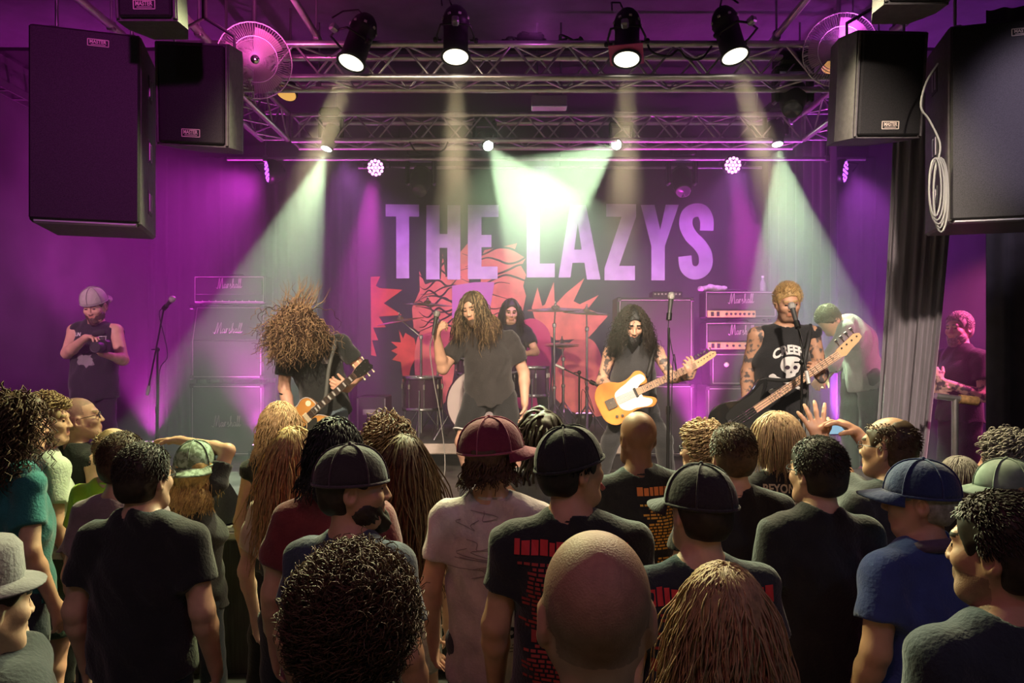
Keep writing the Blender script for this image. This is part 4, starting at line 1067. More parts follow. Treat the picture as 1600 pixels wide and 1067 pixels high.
    if hair in ('short', 'crop', 'long', 'mid', 'curly', 'bigcurly', 'dread', 'thin', 'spiky', 'bob'):
        t_ = dict(short=.010, crop=.006, long=.008, mid=.009, curly=.018, bigcurly=.030, dread=.012, thin=.003, spiky=.010, bob=.012)[hair]
        S = SDF(); low = -.062 if hair not in ('thin', 'crop') else -.05
        S.ell(H(0, -.012, .030), (vec(.076, .098, .090) + t_) * K, R, .02)
        S.ell(H(0, -.045, -.030), (vec(.066, .062, .060) + t_ * .6) * K, R, .04)
        n1 = R @ unit(vec(0, .80, -.62)); S.p.append(('c', H(0, .20, -.155), H(0, .20, -.155), .0, .0, .01, None, None, '0', hc, 0))
        S.p.pop()
        S.ell(H(0, .105, -.035), vec(.098, .082, .098) * K, R, .012, None, '-')       # clear the face
        for s in ((-1, 1) if hair not in ('long', 'mid', 'bob', 'bigcurly') else ()): S.ell(H(s * .088, .012, -.045), vec(.034, .040, .058) * K, R, .012, None, '-')
        S.ell(H(0, -.04, -.135), vec(.12, .12, .055) * K, R, .012, None, '-')
        if cap: S.ell(H(0, -.01, .105), vec(.15, .17, .082) * K, R, .01, None, '-')
        if hair == 'thin': S.ell(H(0, .035, .105), vec(.060, .075, .05) * K, R, .02, None, '-')
        nz = rng.uniform(0, 6.28, 6); am = dict(curly=.010, bigcurly=.014, dread=.006, short=.0025, spiky=.004).get(hair, .003)
        def hd_(X):
            Y_ = (X - hc) @ R / K
            return am * (np.sin(70 * Y_[:, 0] + nz[0]) * np.sin(62 * Y_[:, 1] + nz[1]) + .7 * np.sin(85 * Y_[:, 2] + 40 * Y_[:, 0] + nz[2]) * np.sin(75 * Y_[:, 1] + nz[3]))
        if hair in ('long', 'mid', 'bob') and hairgrav is None and hair_len > .18:
            e_ = .60 if hair == 'long' else .5
            bk = H(0, -.07, -.02); en = bk + vec(0, 0, -1) * hair_len * e_ - dep * .03
            S.cap(bk, en, .072 * K, .060 * K, .04, (dep, .62))
            for s in (-1, 1): S.cap(H(s * .052, -.03, .0), H(s * .060, -.03, .0) + vec(0, 0, -1) * hair_len * (e_ - .12) + side * s * .008, .024 * K, .018 * K, .04)
        V5, Q5 = surface(S, 0.0078 if detail or hair_n else .009, [], hd_)
        ho = mesh_obj('hair', np_mesh('hair', V5, Q5, [hm_]), None, root)
        n_ = hair_n or dict(short=1500, crop=0, long=1050, mid=900, curly=650, bigcurly=900, dread=60, thin=400, spiky=700, bob=900)[hair]
        if n_ and hair != 'crop':
            rt, dr = scalp_points(n_, rng, low=low + (0.0 if hair in ('long', 'mid', 'bob') else .012))
            if hair == 'thin': ok = ~((np.abs(rt[:, 0]) < .05) & (rt[:, 2] > .085)); rt, dr = rt[ok], dr[ok]
            if cap: ok = rt[:, 2] < .012; rt, dr = rt[ok], dr[ok]
            keep = rng.permutation(len(rt))[:n_]; rt, dr = rt[keep], dr[keep]
            gv = down if hairgrav is None else unit(np.asarray(hairgrav, float))
            kw = dict(Rh=R, hc=hc, K=K)
            if hair in ('short', 'thin', 'spiky'):
                fl = R @ vec(0, -.45, -.5) if hair == 'short' else (R @ vec(0, 0.2, .5) if hair == 'spiky' else R @ vec(0, -.3, -.7))
                W = grow(rt * 1.0, dr, (.019 if detail < 2 else .022) if hair != 'spiky' else .034, 5, rng, fl * (1.2 if hair == 'short' else .4), t_ - .002, wob=.14, flare=.5 if hair != 'spiky' else 1.0, **kw); r0, r1 = .0030, .0009
            elif hair in ('curly', 'bigcurly'):
                L = hair_len
                W = grow(rt, dr, L, 18, rng, gv * (.8 if hair == 'curly' else .25), t_, .013 if hair == 'curly' else .016, max(2.0, L / .055), .10, blockers=blk, flare=1.0, **kw); r0, r1 = ((.0040, .0016) if n_ < 1400 else (.0026, .0010))
            elif hair == 'dread': W = grow(rt, dr, hair_len, 12, rng, gv * .8, t_, .002, 5, .12, blockers=blk, flare=.7, **kw); r0, r1 = .011, .007
            elif hair == 'bob': W = grow(rt, dr, hair_len, 10, rng, gv, t_, wob=.06, flare=.35, **kw); r0, r1 = .0042, .0012
            else:
                W = grow(rt, dr, hair_len if hair == 'long' else hair_len * .8, 14, rng, gv, t_, .003 if hair == 'long' else .005, 3, .09, blockers=blk, flare=.30, **kw); r0, r1 = ((.0046, .0014) if n_ < 2000 else (.0027, .0009))
            # keep locks off the face unless told otherwise
            if face and hairgrav is None:
                q = (W - hc) @ R / K; bad = ((q[:, :, 1] > .062) & (np.abs(q[:, :, 0]) < .062) & (q[:, :, 2] < .055) & (q[:, :, 2] > -.14)).any(1); W = W[~bad]
            strands_mesh('hair_locks', W, r0 * K, r1 * K, hm_, root)['kind'] = 'stuff'
    if beard in ('full', 'long'):
        S = SDF()
        S.ell(H(0, .026, -.074), vec(.066, .066, .058) * K, R, .02)
        S.cap(H(-.04, .03, -.07), H(0, .08, -.115), .028 * K, .024 * K, .03); S.cap(H(.04, .03, -.07), H(0, .08, -.115), .028 * K, .024 * K, .03)
        if beard == 'long': S.cap(H(0, .075, -.11), H(0, .085, -.19), .04 * K, .02 * K, .04)
        S.ell(H(0, .105, -.040), vec(.030, .045, .027) * K, R, .012, None, '-')
        V6, Q6 = surface(S, .0072, [], lambda X: .005 * np.sin(230 * X[:, 0] + 90 * X[:, 2]) * np.sin(190 * X[:, 2] + 170 * X[:, 1]))
        mesh_obj('beard', np_mesh('beard', V6, Q6, [hm_]), None, root)
    if cap: make_cap(root, hc, R, K, **cap)
    if glasses:
        m = MB(); fr = mat('glasses_frame', (0.05, 0.05, 0.06), 0.25, 0.6)
        for s in (-1, 1):
            m.path([Vector(H(s * .033 + .021 * math.cos(a), .101 - .004 * abs(math.cos(a)), -.002 + .016 * math.sin(a))) for a in np.linspace(0, 6.28, 17)[:-1]], .0022 * K, n=5, closed=True)
            m.path([Vector(H(s * .054, .098, .003)), Vector(H(s * .074, .06, .004)), Vector(H(s * .080, -.005, .004)), Vector(H(s * .078, -.02, -.01))], .0020 * K, n=5)
        m.path([Vector(H(-.012, .103, 0)), Vector(H(0, .106, .004)), Vector(H(.012, .103, 0))], .0022 * K, n=5)
        g_ = m.build('glasses', fr, root)
        for s in (-1, 1):
            m = MB(); nrm = R @ vec(0, 1, 0); m.lathe([(.0005, 0), (.019 * K, -.001)], H(s * .033, .100, -.002), nrm, 16, False)
            m.build('glasses_lens', mat('lens_glass', (0.7, 0.75, 0.8), 0.05, spec=1.0, alpha=0.18), g_)
    rec = dict(body=body, root=root, j=j, hc=hc, R=R, K=K, shirt=so, side=side, up=up, dep=dep, b=b, k=k, yaw=yaw, loc=Vector(loc), label=label)
    PEOPLE.append(rec); return rec
def make_cap(root, hc, R, K, m=None, brim_yaw=0.0, seam=None, tilt=0.0, peak=0.075, logo=None, brim=True, lift=0.0, size=1.055):
    """brim_yaw 0 = brim over the face, pi = worn backwards"""
    Rc = R @ rotm(brim_yaw, tilt, 0)
    T = lambda *a: hc + R @ (vec(0, -.010, .030 + lift) * K) + Rc @ (vec(*a) * K)
    rx, ry, rz = .090 * size, .110 * size, .098 * size; vs, fs = [], []; NU, NV = 36, 10
    for v in range(NV + 1):
        ph = (PI / 2) * v / NV * .985 + .015; rr = math.sin(ph) ** .85
        for u in range(NU):
            a = 2 * PI * u / NU; z = math.cos(ph) * rz
            low = -.012 * (1 - math.cos(ph)) if v == NV else 0
            vs.append(T(rx * rr * math.cos(a), ry * rr * math.sin(a), z - .014 * (v / NV) ** 3))
    for v in range(NV):
        for u in range(NU): fs.append((v * NU + u, (v + 1) * NU + u, (v + 1) * NU + (u + 1) % NU, v * NU + (u + 1) % NU))
    fs.append(tuple(range(NU)))
    mb = MB(); mb.add(vs, fs, True)
    c = mb.build('cap', m, root); md = c.modifiers.new('thick', 'SOLIDIFY'); md.thickness = .004
    sm = seam or m
    for i in range(3):
        a = i * PI / 3 + PI / 6; pts = []
        for q in np.linspace(-1, 1, 21):
            ph = abs(q) * PI / 2 * .97; rr = math.sin(ph) ** .85; aa = a if q > 0 else a + PI
            pts.append(Vector(T((rx + .002) * rr * math.cos(aa), (ry + .002) * rr * math.sin(aa), math.cos(ph) * (rz + .003) - .014 * abs(q) ** 3)))
        MB().path(pts, .0028 * K, n=5).build('seam', sm, c)
    mb = MB(); mb.sphere(T(0, 0, rz + .003), .008 * K, 10, 6); mb.build('top_button', sm, c)
    mb = MB(); mb.path([Vector(T((rx + .001) * math.cos(a), (ry + .001) * math.sin(a), -.012)) for a in np.linspace(0, 2 * PI, 33)[:-1]], .005 * K, n=5, closed=True); mb.build('hem_band', sm, c)
    if brim:
        vs, fs = [], []; NU, NV = 16, 5
        for v in range(NV + 1):
            for u in range(NU + 1):
                q = u / NU * 2 - 1; a = PI / 2 + q * 1.12; ext = peak * (v / NV) * math.cos(q * 1.35) ** .6 if abs(q) < 1 else 0
                x = rx * math.cos(a) * (1 + .10 * v / NV); y = ry * math.sin(a) + ext
                vs.append(T(x, y, -.010 - .020 * (v / NV) - .018 * q * q * (v / NV)))
        for v in range(NV):
            for u in range(NU): fs.append((v * (NU + 1) + u, v * (NU + 1) + u + 1, (v + 1) * (NU + 1) + u + 1, (v + 1) * (NU + 1) + u))
        mb = MB(); mb.add(vs, fs, True); o = mb.build('brim', m, c); md = o.modifiers.new('thick', 'SOLIDIFY'); md.thickness = .005; md.offset = 0
    return c

# ---------------------------------------------------------------- prints on cloth
def decal(rec, name, verts2, faces, origin, ex, ey, material, lift=.004, mx=None, on='shirt'):
    """flat drawing laid onto the shirt: origin/ex/ey in person space, projected along ex x ey"""
    so = rec[on]; me = so.data
    if 'bvh' + on not in rec: rec['bvh' + on] = BVHTree.FromPolygons([v.co for v in me.vertices], [tuple(p.vertices) for p in me.polygons])
    o, ex, ey = Vector(origin), Vector(ex).normalized(), Vector(ey).normalized(); n = ex.cross(ey)
    vs = [(x, y, 0) for x, y in verts2]; fs = []
    for f in faces:
        for i in range(1, len(f) - 1): fs.append((f[0], f[i], f[i + 1]))
    if mx: fs = subdiv(fs, vs, mx)
    out, ok = [], []
    for x, y, _ in vs:
        p = o + ex * x + ey * y; h = rec['bvh' + on].ray_cast(p + n * .6, -n, 1.2)
        if h[0] is None: out.append(p); ok.append(False)
        else: out.append(h[0] + n * lift); ok.append(True)
    fs = [f for f in fs if all(ok[i] for i in f)]
    mb = MB(); mb.add(out, fs)
    return mb.build(name, material, so)
def text_lines(words, h, gap, bold=0.03, sx=1.0, align='c', width=None):
    """stack of text lines -> verts2, faces"""
    vs, fs = [], []; y = 0
    for w_ in words:
        v, f, wd = text_mesh(w_, bold, sx); kx = h if width is None else min(h, width / wd); n = len(vs)
        off = -wd * kx / 2 if align == 'c' else 0
        vs += [(a * kx + off, c * h + y) for a, c in v]; fs += [tuple(i + n for i in q) for q in f]; y -= h + gap
    return vs, fs
def dash_lines(n, w_, h, gap, rng, ragged=0.35, left=True):
    """rows of small blocks standing for print too small to read"""
    vs, fs = [], []
    for i in range(n):
        L = w_ * (1 - ragged * rng.random()); x = (w_ - L) if not left else -L / 2; y = -i * (h + gap); e = x + L
        while x < e:
            l = rng.uniform(.010, .032); l = min(l, e - x)
            b = len(vs); vs += [(x, y), (x + l, y), (x + l, y + h), (x, y + h)]; fs.append((b, b + 1, b + 2, b + 3)); x += l + .006
    return vs, fs

# ================================================================ amplifiers
M_tolex = mat('black_tolex', (0.022, 0.022, 0.022), 0.6, var=0.2, vscale=80, bump=0.3, bscale=260)
M_cloth = grille_mat('amp_cloth', (0.030, 0.029, 0.028), 330)
M_pipe = mat('white_piping', (0.42, 0.40, 0.38), 0.6)
M_goldp = mat('gold_panel', (0.72, 0.52, 0.22), 0.4, 0.5, var=0.1, vscale=30)
SCRIPT = [  # hand-drawn script strokes of the amplifier name, unit height
    [(0.0, .16), (.10, .05), (.22, .12), (.38, .95), (.44, .98), (.45, .15), (.47, .14), (.74, .98), (.79, .95), (.80, .12), (.86, .06), (.94, .16)],
    [(1.22, .40), (1.08, .44), (1.00, .20), (1.08, .06), (1.22, .22), (1.27, .44), (1.24, .14), (1.30, .06), (1.38, .20)],
    [(1.38, .20), (1.45, .50), (1.44, .06)], [(1.45, .30), (1.53, .46), (1.62, .42)],
    [(1.70, .20), (1.80, .50), (1.84, .30), (1.90, .12), (1.82, .04), (1.74, .08)], [(1.90, .12), (2.02, .2)],
    [(2.02, .20), (2.16, .86), (2.12, .98), (2.06, .80), (2.06, .05)], [(2.06, .20), (2.16, .44), (2.22, .40), (2.22, .10), (2.28, .06), (2.36, .2)],
    [(2.60, .40), (2.48, .44), (2.40, .20), (2.48, .06), (2.60, .22), (2.65, .44), (2.63, .14), (2.70, .06), (2.78, .24)],
    [(2.78, .24), (2.92, .86), (2.88, .98), (2.82, .80), (2.82, .14), (2.88, .06), (2.98, .24)],
    [(2.98, .24), (3.12, .86), (3.08, .98), (3.02, .80), (3.02, .14), (3.08, .06), (3.22, .22)]]
def script_logo(parent, c, ex, ey, width):
    ex, ey = Vector(ex).normalized(), Vector(ey).normalized(); k = width / 3.2; c = Vector(c); m = MB()
    for st in SCRIPT:
        m.path([c + ex * ((x - 1.6) * k) + ey * (y * k * 1.25 + x * .02 * k) for x, y in catmull(st, 4, False)], k * .036, n=5)
    return m.build('script_logo', M_pipe, parent)
def rect_loop(parent, c, ex, ey, w_, h_, r_=.0036, name='piping'):
    ex, ey = Vector(ex).normalized(), Vector(ey).normalized(); c = Vector(c); m = MB()
    q = [c - ex * w_ / 2 - ey * h_ / 2, c + ex * w_ / 2 - ey * h_ / 2, c + ex * w_ / 2 + ey * h_ / 2, c - ex * w_ / 2 + ey * h_ / 2]
    for i in range(4): m.tube(q[i], q[(i + 1) % 4], r_, n=6)
    return m.build(name, M_pipe, parent)
def cab(label, x, y, z, w_=.77, h_=.76, d_=.36, slant=False, logo=True, rz=0.0, feet=.045):
    """speaker cabinet, front towards -Y, origin bottom front middle"""
    t = thing('speaker_cabinet', label, 'amplifier', (x, y, z), (0, 0, rz), 'speaker cabinets on stage')
    h0 = feet
    prof = [(0, h0), (d_, h0), (d_, h_), (.12, h_), (0, h0 + (h_ - h0) * .52)] if slant else [(0, h0), (d_, h0), (d_, h_), (0, h_)]
    m = MB(); m.prism([(a, b) for a, b in prof], (-w_ / 2, 0, 0), (0, 1, 0), (0, 0, 1), (1, 0, 0), 0, w_); m.build('cabinet_body', M_tolex, t)
    zm = h0 + (h_ - h0) * .52
    if slant:
        MB().box((0, -.006, (h0 + zm) / 2 + .012), (w_ - .07, .02, zm - h0 - .03), bev=.004).build('grille_cloth', M_cloth, t)
        ang = math.atan2(.12, h_ - zm); u = Vector((0, math.sin(ang), math.cos(ang))); n = Vector((0, -math.cos(ang), math.sin(ang))); L = math.hypot(.12, h_ - zm)
        R = Matrix((Vector((1, 0, 0)), -n, u)).transposed()
        MB().box(Vector((0, 0, zm)) + u * (L / 2 - .012) + n * .006, (w_ - .07, .02, L - .03), R, .004).build('grille_cloth', M_cloth, t)
        m = MB(); a = [Vector((-w_ / 2 + .03, -.014, h0 + .028)), Vector((w_ / 2 - .03, -.014, h0 + .028))]; b = [Vector((s * (w_ / 2 - .03), -.014, zm)) for s in (-1, 1)]; c = [Vector((s * (w_ / 2 - .03), 0, zm)) + u * (L - .025) + n * .014 for s in (-1, 1)]
        m.tube(a[0], a[1], .0034, n=6); m.tube(c[0], c[1], .0034, n=6)
        for i in (0, 1): m.tube(a[i], b[i], .0034, n=6); m.tube(b[i], c[i], .0034, n=6)
        m.build('piping', M_pipe, t)
        if logo: script_logo(t, Vector((0, 0, zm)) + u * (L * .18) + n * .022, (1, 0, 0), u, .30)
    else:
        MB().box((0, -.006, (h0 + h_) / 2), (w_ - .07, .02, h_ - h0 - .07), bev=.004).build('grille_cloth', M_cloth, t)
        rect_loop(t, (0, -.016, (h0 + h_) / 2), (1, 0, 0), (0, 0, 1), w_ - .055, h_ - h0 - .055)
        if logo: script_logo(t, (0, -.024, h0 + (h_ - h0) * .40), (1, 0, 0), (0, 0, 1), .30)
    for s in (-1, 1):
        MB().box((s * (w_ / 2 + .001), d_ * .55, h_ * .55), (.008, .16, .09), bev=.003).build('side_handle', M_rubber, t)
        for yy in (.05, d_ - .05): MB().lathe([(.02, 0), (.02, h0)], (s * (w_ / 2 - .06), yy, 0), n=10).build('foot', M_rubber, t)
        for zz in (h0, h_ - .04):
            MB().box((s * (w_ / 2 - .018), .0, zz + .02), (.045, .05, .045), bev=.008).build('corner_guard', M_rubber, t)
    return t
def head(label, x, y, z, w_=.75, h_=.29, d_=.24, panel=True, rz=0.0, gold_w=1.0):
    t = thing('amplifier_head', label, 'amplifier', (x, y, z), (0, 0, rz), 'amplifier heads on stage')
    MB().box((0, d_ / 2, h_ / 2 + .01), (w_, d_, h_ - .02), bev=.012).build('case', M_tolex, t)
    MB().box((0, -.003, h_ * .62), (w_ - .05, .012, h_ * .52), bev=.003).build('front_cloth', M_cloth, t)
    rect_loop(t, (0, -.008, h_ * .54), (1, 0, 0), (0, 0, 1), w_ - .03, h_ - .05)
    script_logo(t, (0, -.014, h_ * .55), (1, 0, 0), (0, 0, 1), .27)
    if panel:
        pw = (w_ - .05) * gold_w; pn = MB().box((-(w_ - .05 - pw) / 2, -.006, h_ * .20), (pw, .016, h_ * .24), bev=.003).build('control_panel', M_goldp, t)
        x0_ = -(w_ - .05) / 2
        for q in range(2): MB().box((x0_ + .05 + q * .06, -.017, h_ * .20), (.03, .01, .045)).build('switch', M_rubber, pn)
        for q in range(7): MB().lathe([(.013, 0), (.012, .012), (.009, .014)], (x0_ + .20 + q * .065 * gold_w, -.014, h_ * .20), (0, -1, 0), n=10).build('knob', M_rubber, pn)
    else:
        for q in range(9): MB().lathe([(.006, 0), (.006, .006)], (-.28 + q * .07, -.008, h_ * .15), (0, -1, 0), n=8).build('indicator', M_pipe, t)
    MB().path([(-.12, d_ / 2, h_), (-.1, d_ / 2, h_ + .022), (.1, d_ / 2, h_ + .022), (.12, d_ / 2, h_)], .01, n=6).build('carry_handle', M_rubber, t)
    for sx in (-1, 1):
        for yy in (.04, d_ - .04): MB().lathe([(.015, 0), (.015, .012)], (sx * (w_ / 2 - .06), yy, 0), n=8).build('foot', M_rubber, t)
    return t
YB = 7.7
xl = P(355, 0, YB).x
cab('lower straight speaker cabinet of the left amplifier stack', xl, YB, STG, h_=.80)
cab('upper slanted speaker cabinet of the left amplifier stack', xl, YB, STG + .803, h_=.82, slant=True)
head('amplifier head on top of the left amplifier stack', xl, YB + .06, STG + 1.628, panel=False, h_=.31)
xm = P(1024, 0, YB).x
cab('lower speaker cabinet behind the guitarist with the sunburst guitar', xm, YB, STG, w_=.80, h_=.80, logo=False)
cab('upper speaker cabinet behind the guitarist with the sunburst guitar', xm, YB, STG + .803, w_=.80, h_=.90, logo=False)
t = thing('effects_rack', 'slim pedal rack on top of the upper cabinet behind the guitarist', 'rack', (xm + .14, YB + .08, STG + 1.705))
MB().box((0, .08, .035), (.32, .18, .07), bev=.008).build('rack_case', M_tolex, t)
for q in range(8): MB().lathe([(.010, 0), (.009, .012)], (-.13 + q * .037, -.01, .04), (0, -1, 0), n=8).build('knob', M_pipe, t)
xr = P(1158, 0, YB).x
cab('lower speaker cabinet under the bass amplifiers', xr, YB - .05, STG, h_=.78, logo=False)
t = thing('bass_amplifier', 'boxy dark amplifier with round pale dials below the two heads', 'amplifier', (xr, YB - .02, STG + .783))
MB().box((0, .17, .175), (.66, .34, .35), bev=.012).build('case', M_tolex, t)
rect_loop(t, (0, -.004, .175), (1, 0, 0), (0, 0, 1), .60, .30)
for q, s_ in ((-.16, .03), (.07, .028)): MB().lathe([(.026, 0), (.024, .012), (.01, .014)], (q, -.004, .22), (0, -1, 0), n=16).build('dial', mat('pale_dial', (.8, .78, .6), .4), t)
MB().lathe([(.008, 0), (.006, .01)], (.09, -.004, .15), (0, -1, 0), n=10).build('power_light', mat('blue_led', (.1, .3, 1), .3, emit=(.1, .35, 1.0), estr=6.0), t)
head('lower amplifier head with full width gold panel behind the bass player', xr, YB, STG + 1.137, h_=.31)
head('upper amplifier head with gold panel behind the bass player', xr, YB + .02, STG + 1.472, h_=.30, gold_w=.72)
# cloth bundle and bottle on the top head
S_ = SDF(); S_.cap((-.12, .1, .03), (.12, .11, .03), .035, .03, .03, ((0, 0, 1), .8)); S_.cap((-.02, .12, .045), (.13, .1, .03), .03, .02, .03)
V_, Q_ = surface(S_, .009, [], lambda X: .006 * np.sin(60 * X[:, 0] + 50 * X[:, 1]) * np.sin(70 * X[:, 2] + 30 * X[:, 0]))
o = mesh_obj('folded_cloth', np_mesh('folded_cloth', V_, Q_, [cloth_mat('mauve', (.45, .35, .45))]), None, None, (xr - .27, YB + .02, STG + 1.778)); tag(o, 'crumpled pale cloth on top of the bass amplifier heads', 'cloth')
t = thing('drink_bottle', 'small bottle standing on top of the bass amplifier heads', 'bottle', (xr + .26, YB + .1, STG + 1.773))
MB().lathe([(.028, 0), (.03, .01), (.03, .09), (.012, .13), (.012, .15)], n=14).build('glass', mat('clear_plastic', (.6, .65, .6), .15, alpha=.6), t); MB().lathe([(.014, .148), (.014, .168)], n=10).build('bottle_cap', M_white, t)
# small combo by the left guitarist
t = thing('combo_amplifier', 'small amplifier with tan control strip behind the headbanging guitarist', 'amplifier', (P(529, 0, 7.4).x - .02, 7.4, STG))
MB().box((0, .14, .40), (.30, .28, .80), bev=.012).build('case', M_tolex, t)
for zz in (.27, .62):
    MB().box((0, -.004, zz), (.24, .01, .07)).build('control_strip', mat('tan_strip', (.6, .36, .12), .5), t)
    rect_loop(t, (0, -.006, zz + .1), (1, 0, 0), (0, 0, 1), .25, .27 if zz < .5 else .22)
t = thing('flight_case', 'black flight case with pale label left of the drum kit', 'case', (-1.435, 7.5, STG))
MB().box((0, .2, .34), (.29, .4, .68), bev=.01).build('case_body', M_tolex, t)
MB().box((0, -.004, .52), (.17, .006, .055)).build('case_label', mat('grey_label', (.4, .38, .4), .6), t)
for sx in (-1, 1): MB().tube((sx * .140, 0, .02), (sx * .140, 0, .66), .010, n=6).build('edge_rail', M_steel, t)

# ================================================================ stage monitors and small things
def floor_wedge(label, x, y, rz, w_=.5):
    t = thing('floor_monitor', label, 'loudspeaker', (x, y, STG), (0, 0, rz), 'floor monitors')
    prof = catmull([(0, .02), (.0, .10), (.10, .27), (.20, .36), (.27, .37), (.36, .28), (.42, .10), (.42, .02)], 4, False)
    m = MB(); m.prism(prof, (-w_ / 2, 0, 0), (0, 1, 0), (0, 0, 1), (1, 0, 0), 0, w_); m.build('cabinet', M_cab, t)
    u = Vector((0, .12, .23)).normalized(); n = Vector((0, -u.z, u.y)); R = Matrix((Vector((1, 0, 0)), -n, u)).transposed()
    MB().box(Vector((0, .095, .245)) + n * .008, (w_ - .05, .012, .24), R, .004).build('grille', M_grille, t)
    for sx in (-1, 1):
        MB().lathe([(.035, 0), (.035, .006)], (sx * w_ / 2, .24, .16), (sx, 0, 0), n=18).build('port', M_rubber, t)
        MB().box((sx * (w_ / 2 + .002), .16, .27), (.004, .03, .055)).build('sticker', M_white, t)
    MB().box((0, .2, .01), (w_ - .1, .3, .02)).build('base_skid', M_rubber, t)
    return t
floor_wedge('black floor monitor at the stage edge behind the person shading their eyes', P(345, 0, 5.0).x, 4.95, math.radians(150))
floor_wedge('black floor monitor at the stage edge in front of the singer', P(800, 0, 5.1).x, 5.0, math.radians(180))
floor_wedge('black floor monitor at the stage edge below the bass player', P(1262, 0, 5.0).x, 4.9, math.radians(190))
t = thing('step_box', 'small dark box with pale top edge beside the singer foot', 'box', (P(738, 0, 5.70).x, 5.70, STG))
MB().box((0, .1, .05), (.2, .2, .10), bev=.006).build('box_body', M_cab, t); MB().box((0, .1, .104), (.2, .2, .010)).build('box_top', M_pipe, t)
t = thing('beer_bottle', 'green bottle standing on the stage edge', 'bottle', (P(377, 0, 4.72).x, 4.72, STG))
MB().lathe([(.03, 0), (.031, .005), (.031, .13), (.013, .18), (.012, .225), (.014, .23)], n=16).build('glass', mat('green_glass', (.02, .45, .06), .08, spec=1.0, alpha=.85), t)
MB().lathe([(.0315, .05), (.0315, .11)], n=16, caps=False).build('bottle_label', M_white, t)
tag(MB().box((P(362, 0, 4.7).x, 4.75, STG + .002), (.21, .12, .004)).build('set_list', M_white), 'white paper sheet taped at the stage edge', 'paper')
# rail beside the crew member
t = thing('hand_rail', 'metal hand rail with taped end in front of the crew member', 'rail', (P(1492, 0, 5.0).x, 5.0, 0))
zr = P(0, 622, 5.0).z
MB().tube((0, 0, 0), (0, 0, zr), .022, n=10).build('post', M_alu, t)
MB().tube((-.13, .0, zr + .015), (.04, .0, zr - .005), .022, n=10).build('rail', M_alu, t)
MB().tube((.03, 0, zr - .005), (.15, 0, zr - .02), .032, n=10).build('taped_end', mat('orange_tape', (.5, .28, .12), .6, var=.4, vscale=40), t)
MB().box((0, 0, .005), (.16, .16, .01)).build('base_plate', M_steel, t)

# ================================================================ microphone stands
M_pole = mat('black_pole', (0.02, 0.02, 0.02), 0.35, 0.6)
def microphone(parent, base, tip, name='microphone'):
    base, tip = Vector(base), Vector(tip); d = (tip - base).normalized()
    m = MB().lathe([(.011, 0), (.013, .02), (.018, .14), (.020, .15)], base, d, 14).build(name, mat('mic_body', (.06, .06, .06), .4, .4), parent)
    m2 = MB(); m2.lathe([(.018, .15), (.026, .162), (.027, .178), (.020, .196), (.005, .203)], base, d, 16); m2.build('mic_grille', mat('mic_mesh', (.6, .58, .56), .35, .8, bump=.5, bscale=500), m)
    return m
def mic_stand(label, base, pole_top, mic_base, mic_tip, tail=None, sub=True):
    b = Vector(base); t = thing('microphone_stand', label, 'microphone stand', b, (0, 0, 0), 'microphone stands')
    L = lambda p: Vector(p) - b
    MB().lathe([(.13, 0), (.13, .012), (.03, .025), (.016, .05)], n=24).build('base', M_pole, t)
    top = L(pole_top); mid = top * .55
    MB().tube((0, 0, .04), mid, .012, n=10).build('lower_pole', M_pole, t)
    MB().tube(mid, top, .009, n=10).build('upper_pole', M_pole, t)
    MB().lathe([(.015, -.03), (.017, .0), (.015, .03)], mid, top, 10).build('height_clutch', M_pole, t)
    if tail is not None:
        tl, mb_ = L(tail), L(mic_base)
        MB().tube(tl, mb_, .007, n=8).build('boom_arm', M_pole, t)
        MB().tube(tl, tl + (mb_ - tl).normalized() * .09, .014, n=10).build('counterweight', mat('grey_weight', (.35, .33, .33), .4, .3), t)
        c = MB().sphere(top, .02, 10, 6).build('boom_joint', M_pole, t)
        MB().tube(top + Vector((-.05, 0, 0)), top + Vector((.0, 0, 0)), .006, n=6).build('joint_handle', M_pole, c)
    MB().tube(L(mic_base) - (L(mic_tip) - L(mic_base)).normalized() * .0, L(mic_base) + (L(mic_tip) - L(mic_base)).normalized() * .05, .020, n=10).build('mic_clip', M_pole, t)
    microphone(t, L(mic_base), L(mic_tip))
    cb = L(mic_base); e = L(mic_tip) - cb; e.normalize()
    pts = [cb, cb - e * .06 + Vector((0, -.03, -.03)), cb * .85 + mid * .0 + Vector((.05, -.02, -.16)), top * .9 + Vector((.03, -.02, -.06)), mid + Vector((.02, -.015, 0)), Vector((.03, -.02, .2)), Vector((.1, -.05, .012)), Vector((.35, .1, .008))]
    MB().path(catmull([tuple(p) for p in pts], 5, False), .0035, n=5).build('mic_cable', M_rubber, t)
    return t
Y0 = 6.3
mic_stand('microphone boom stand right of the photographer', (P(245, 0, Y0).x, Y0, STG), P(246, 546, Y0), P(256, 482, Y0 - .15), P(275, 461, Y0 - .3), P(230, 617, Y0 + .05))
Y0 = 5.2
mic_stand('straight microphone stand in front of the guitarist with the sunburst guitar', (P(1043, 0, Y0).x, Y0, STG), P(1045, 512, Y0), P(1045, 500, Y0), P(1049, 460, Y0 + .02))
Y0 = 4.86
mic_stand('microphone boom stand in front of the bass player', (P(1251, 0, Y0).x, Y0, STG), P(1253, 566, Y0), P(1247, 512, Y0 + .08), P(1236, 474, Y0 + .18), P(1264, 600, Y0 - .08))

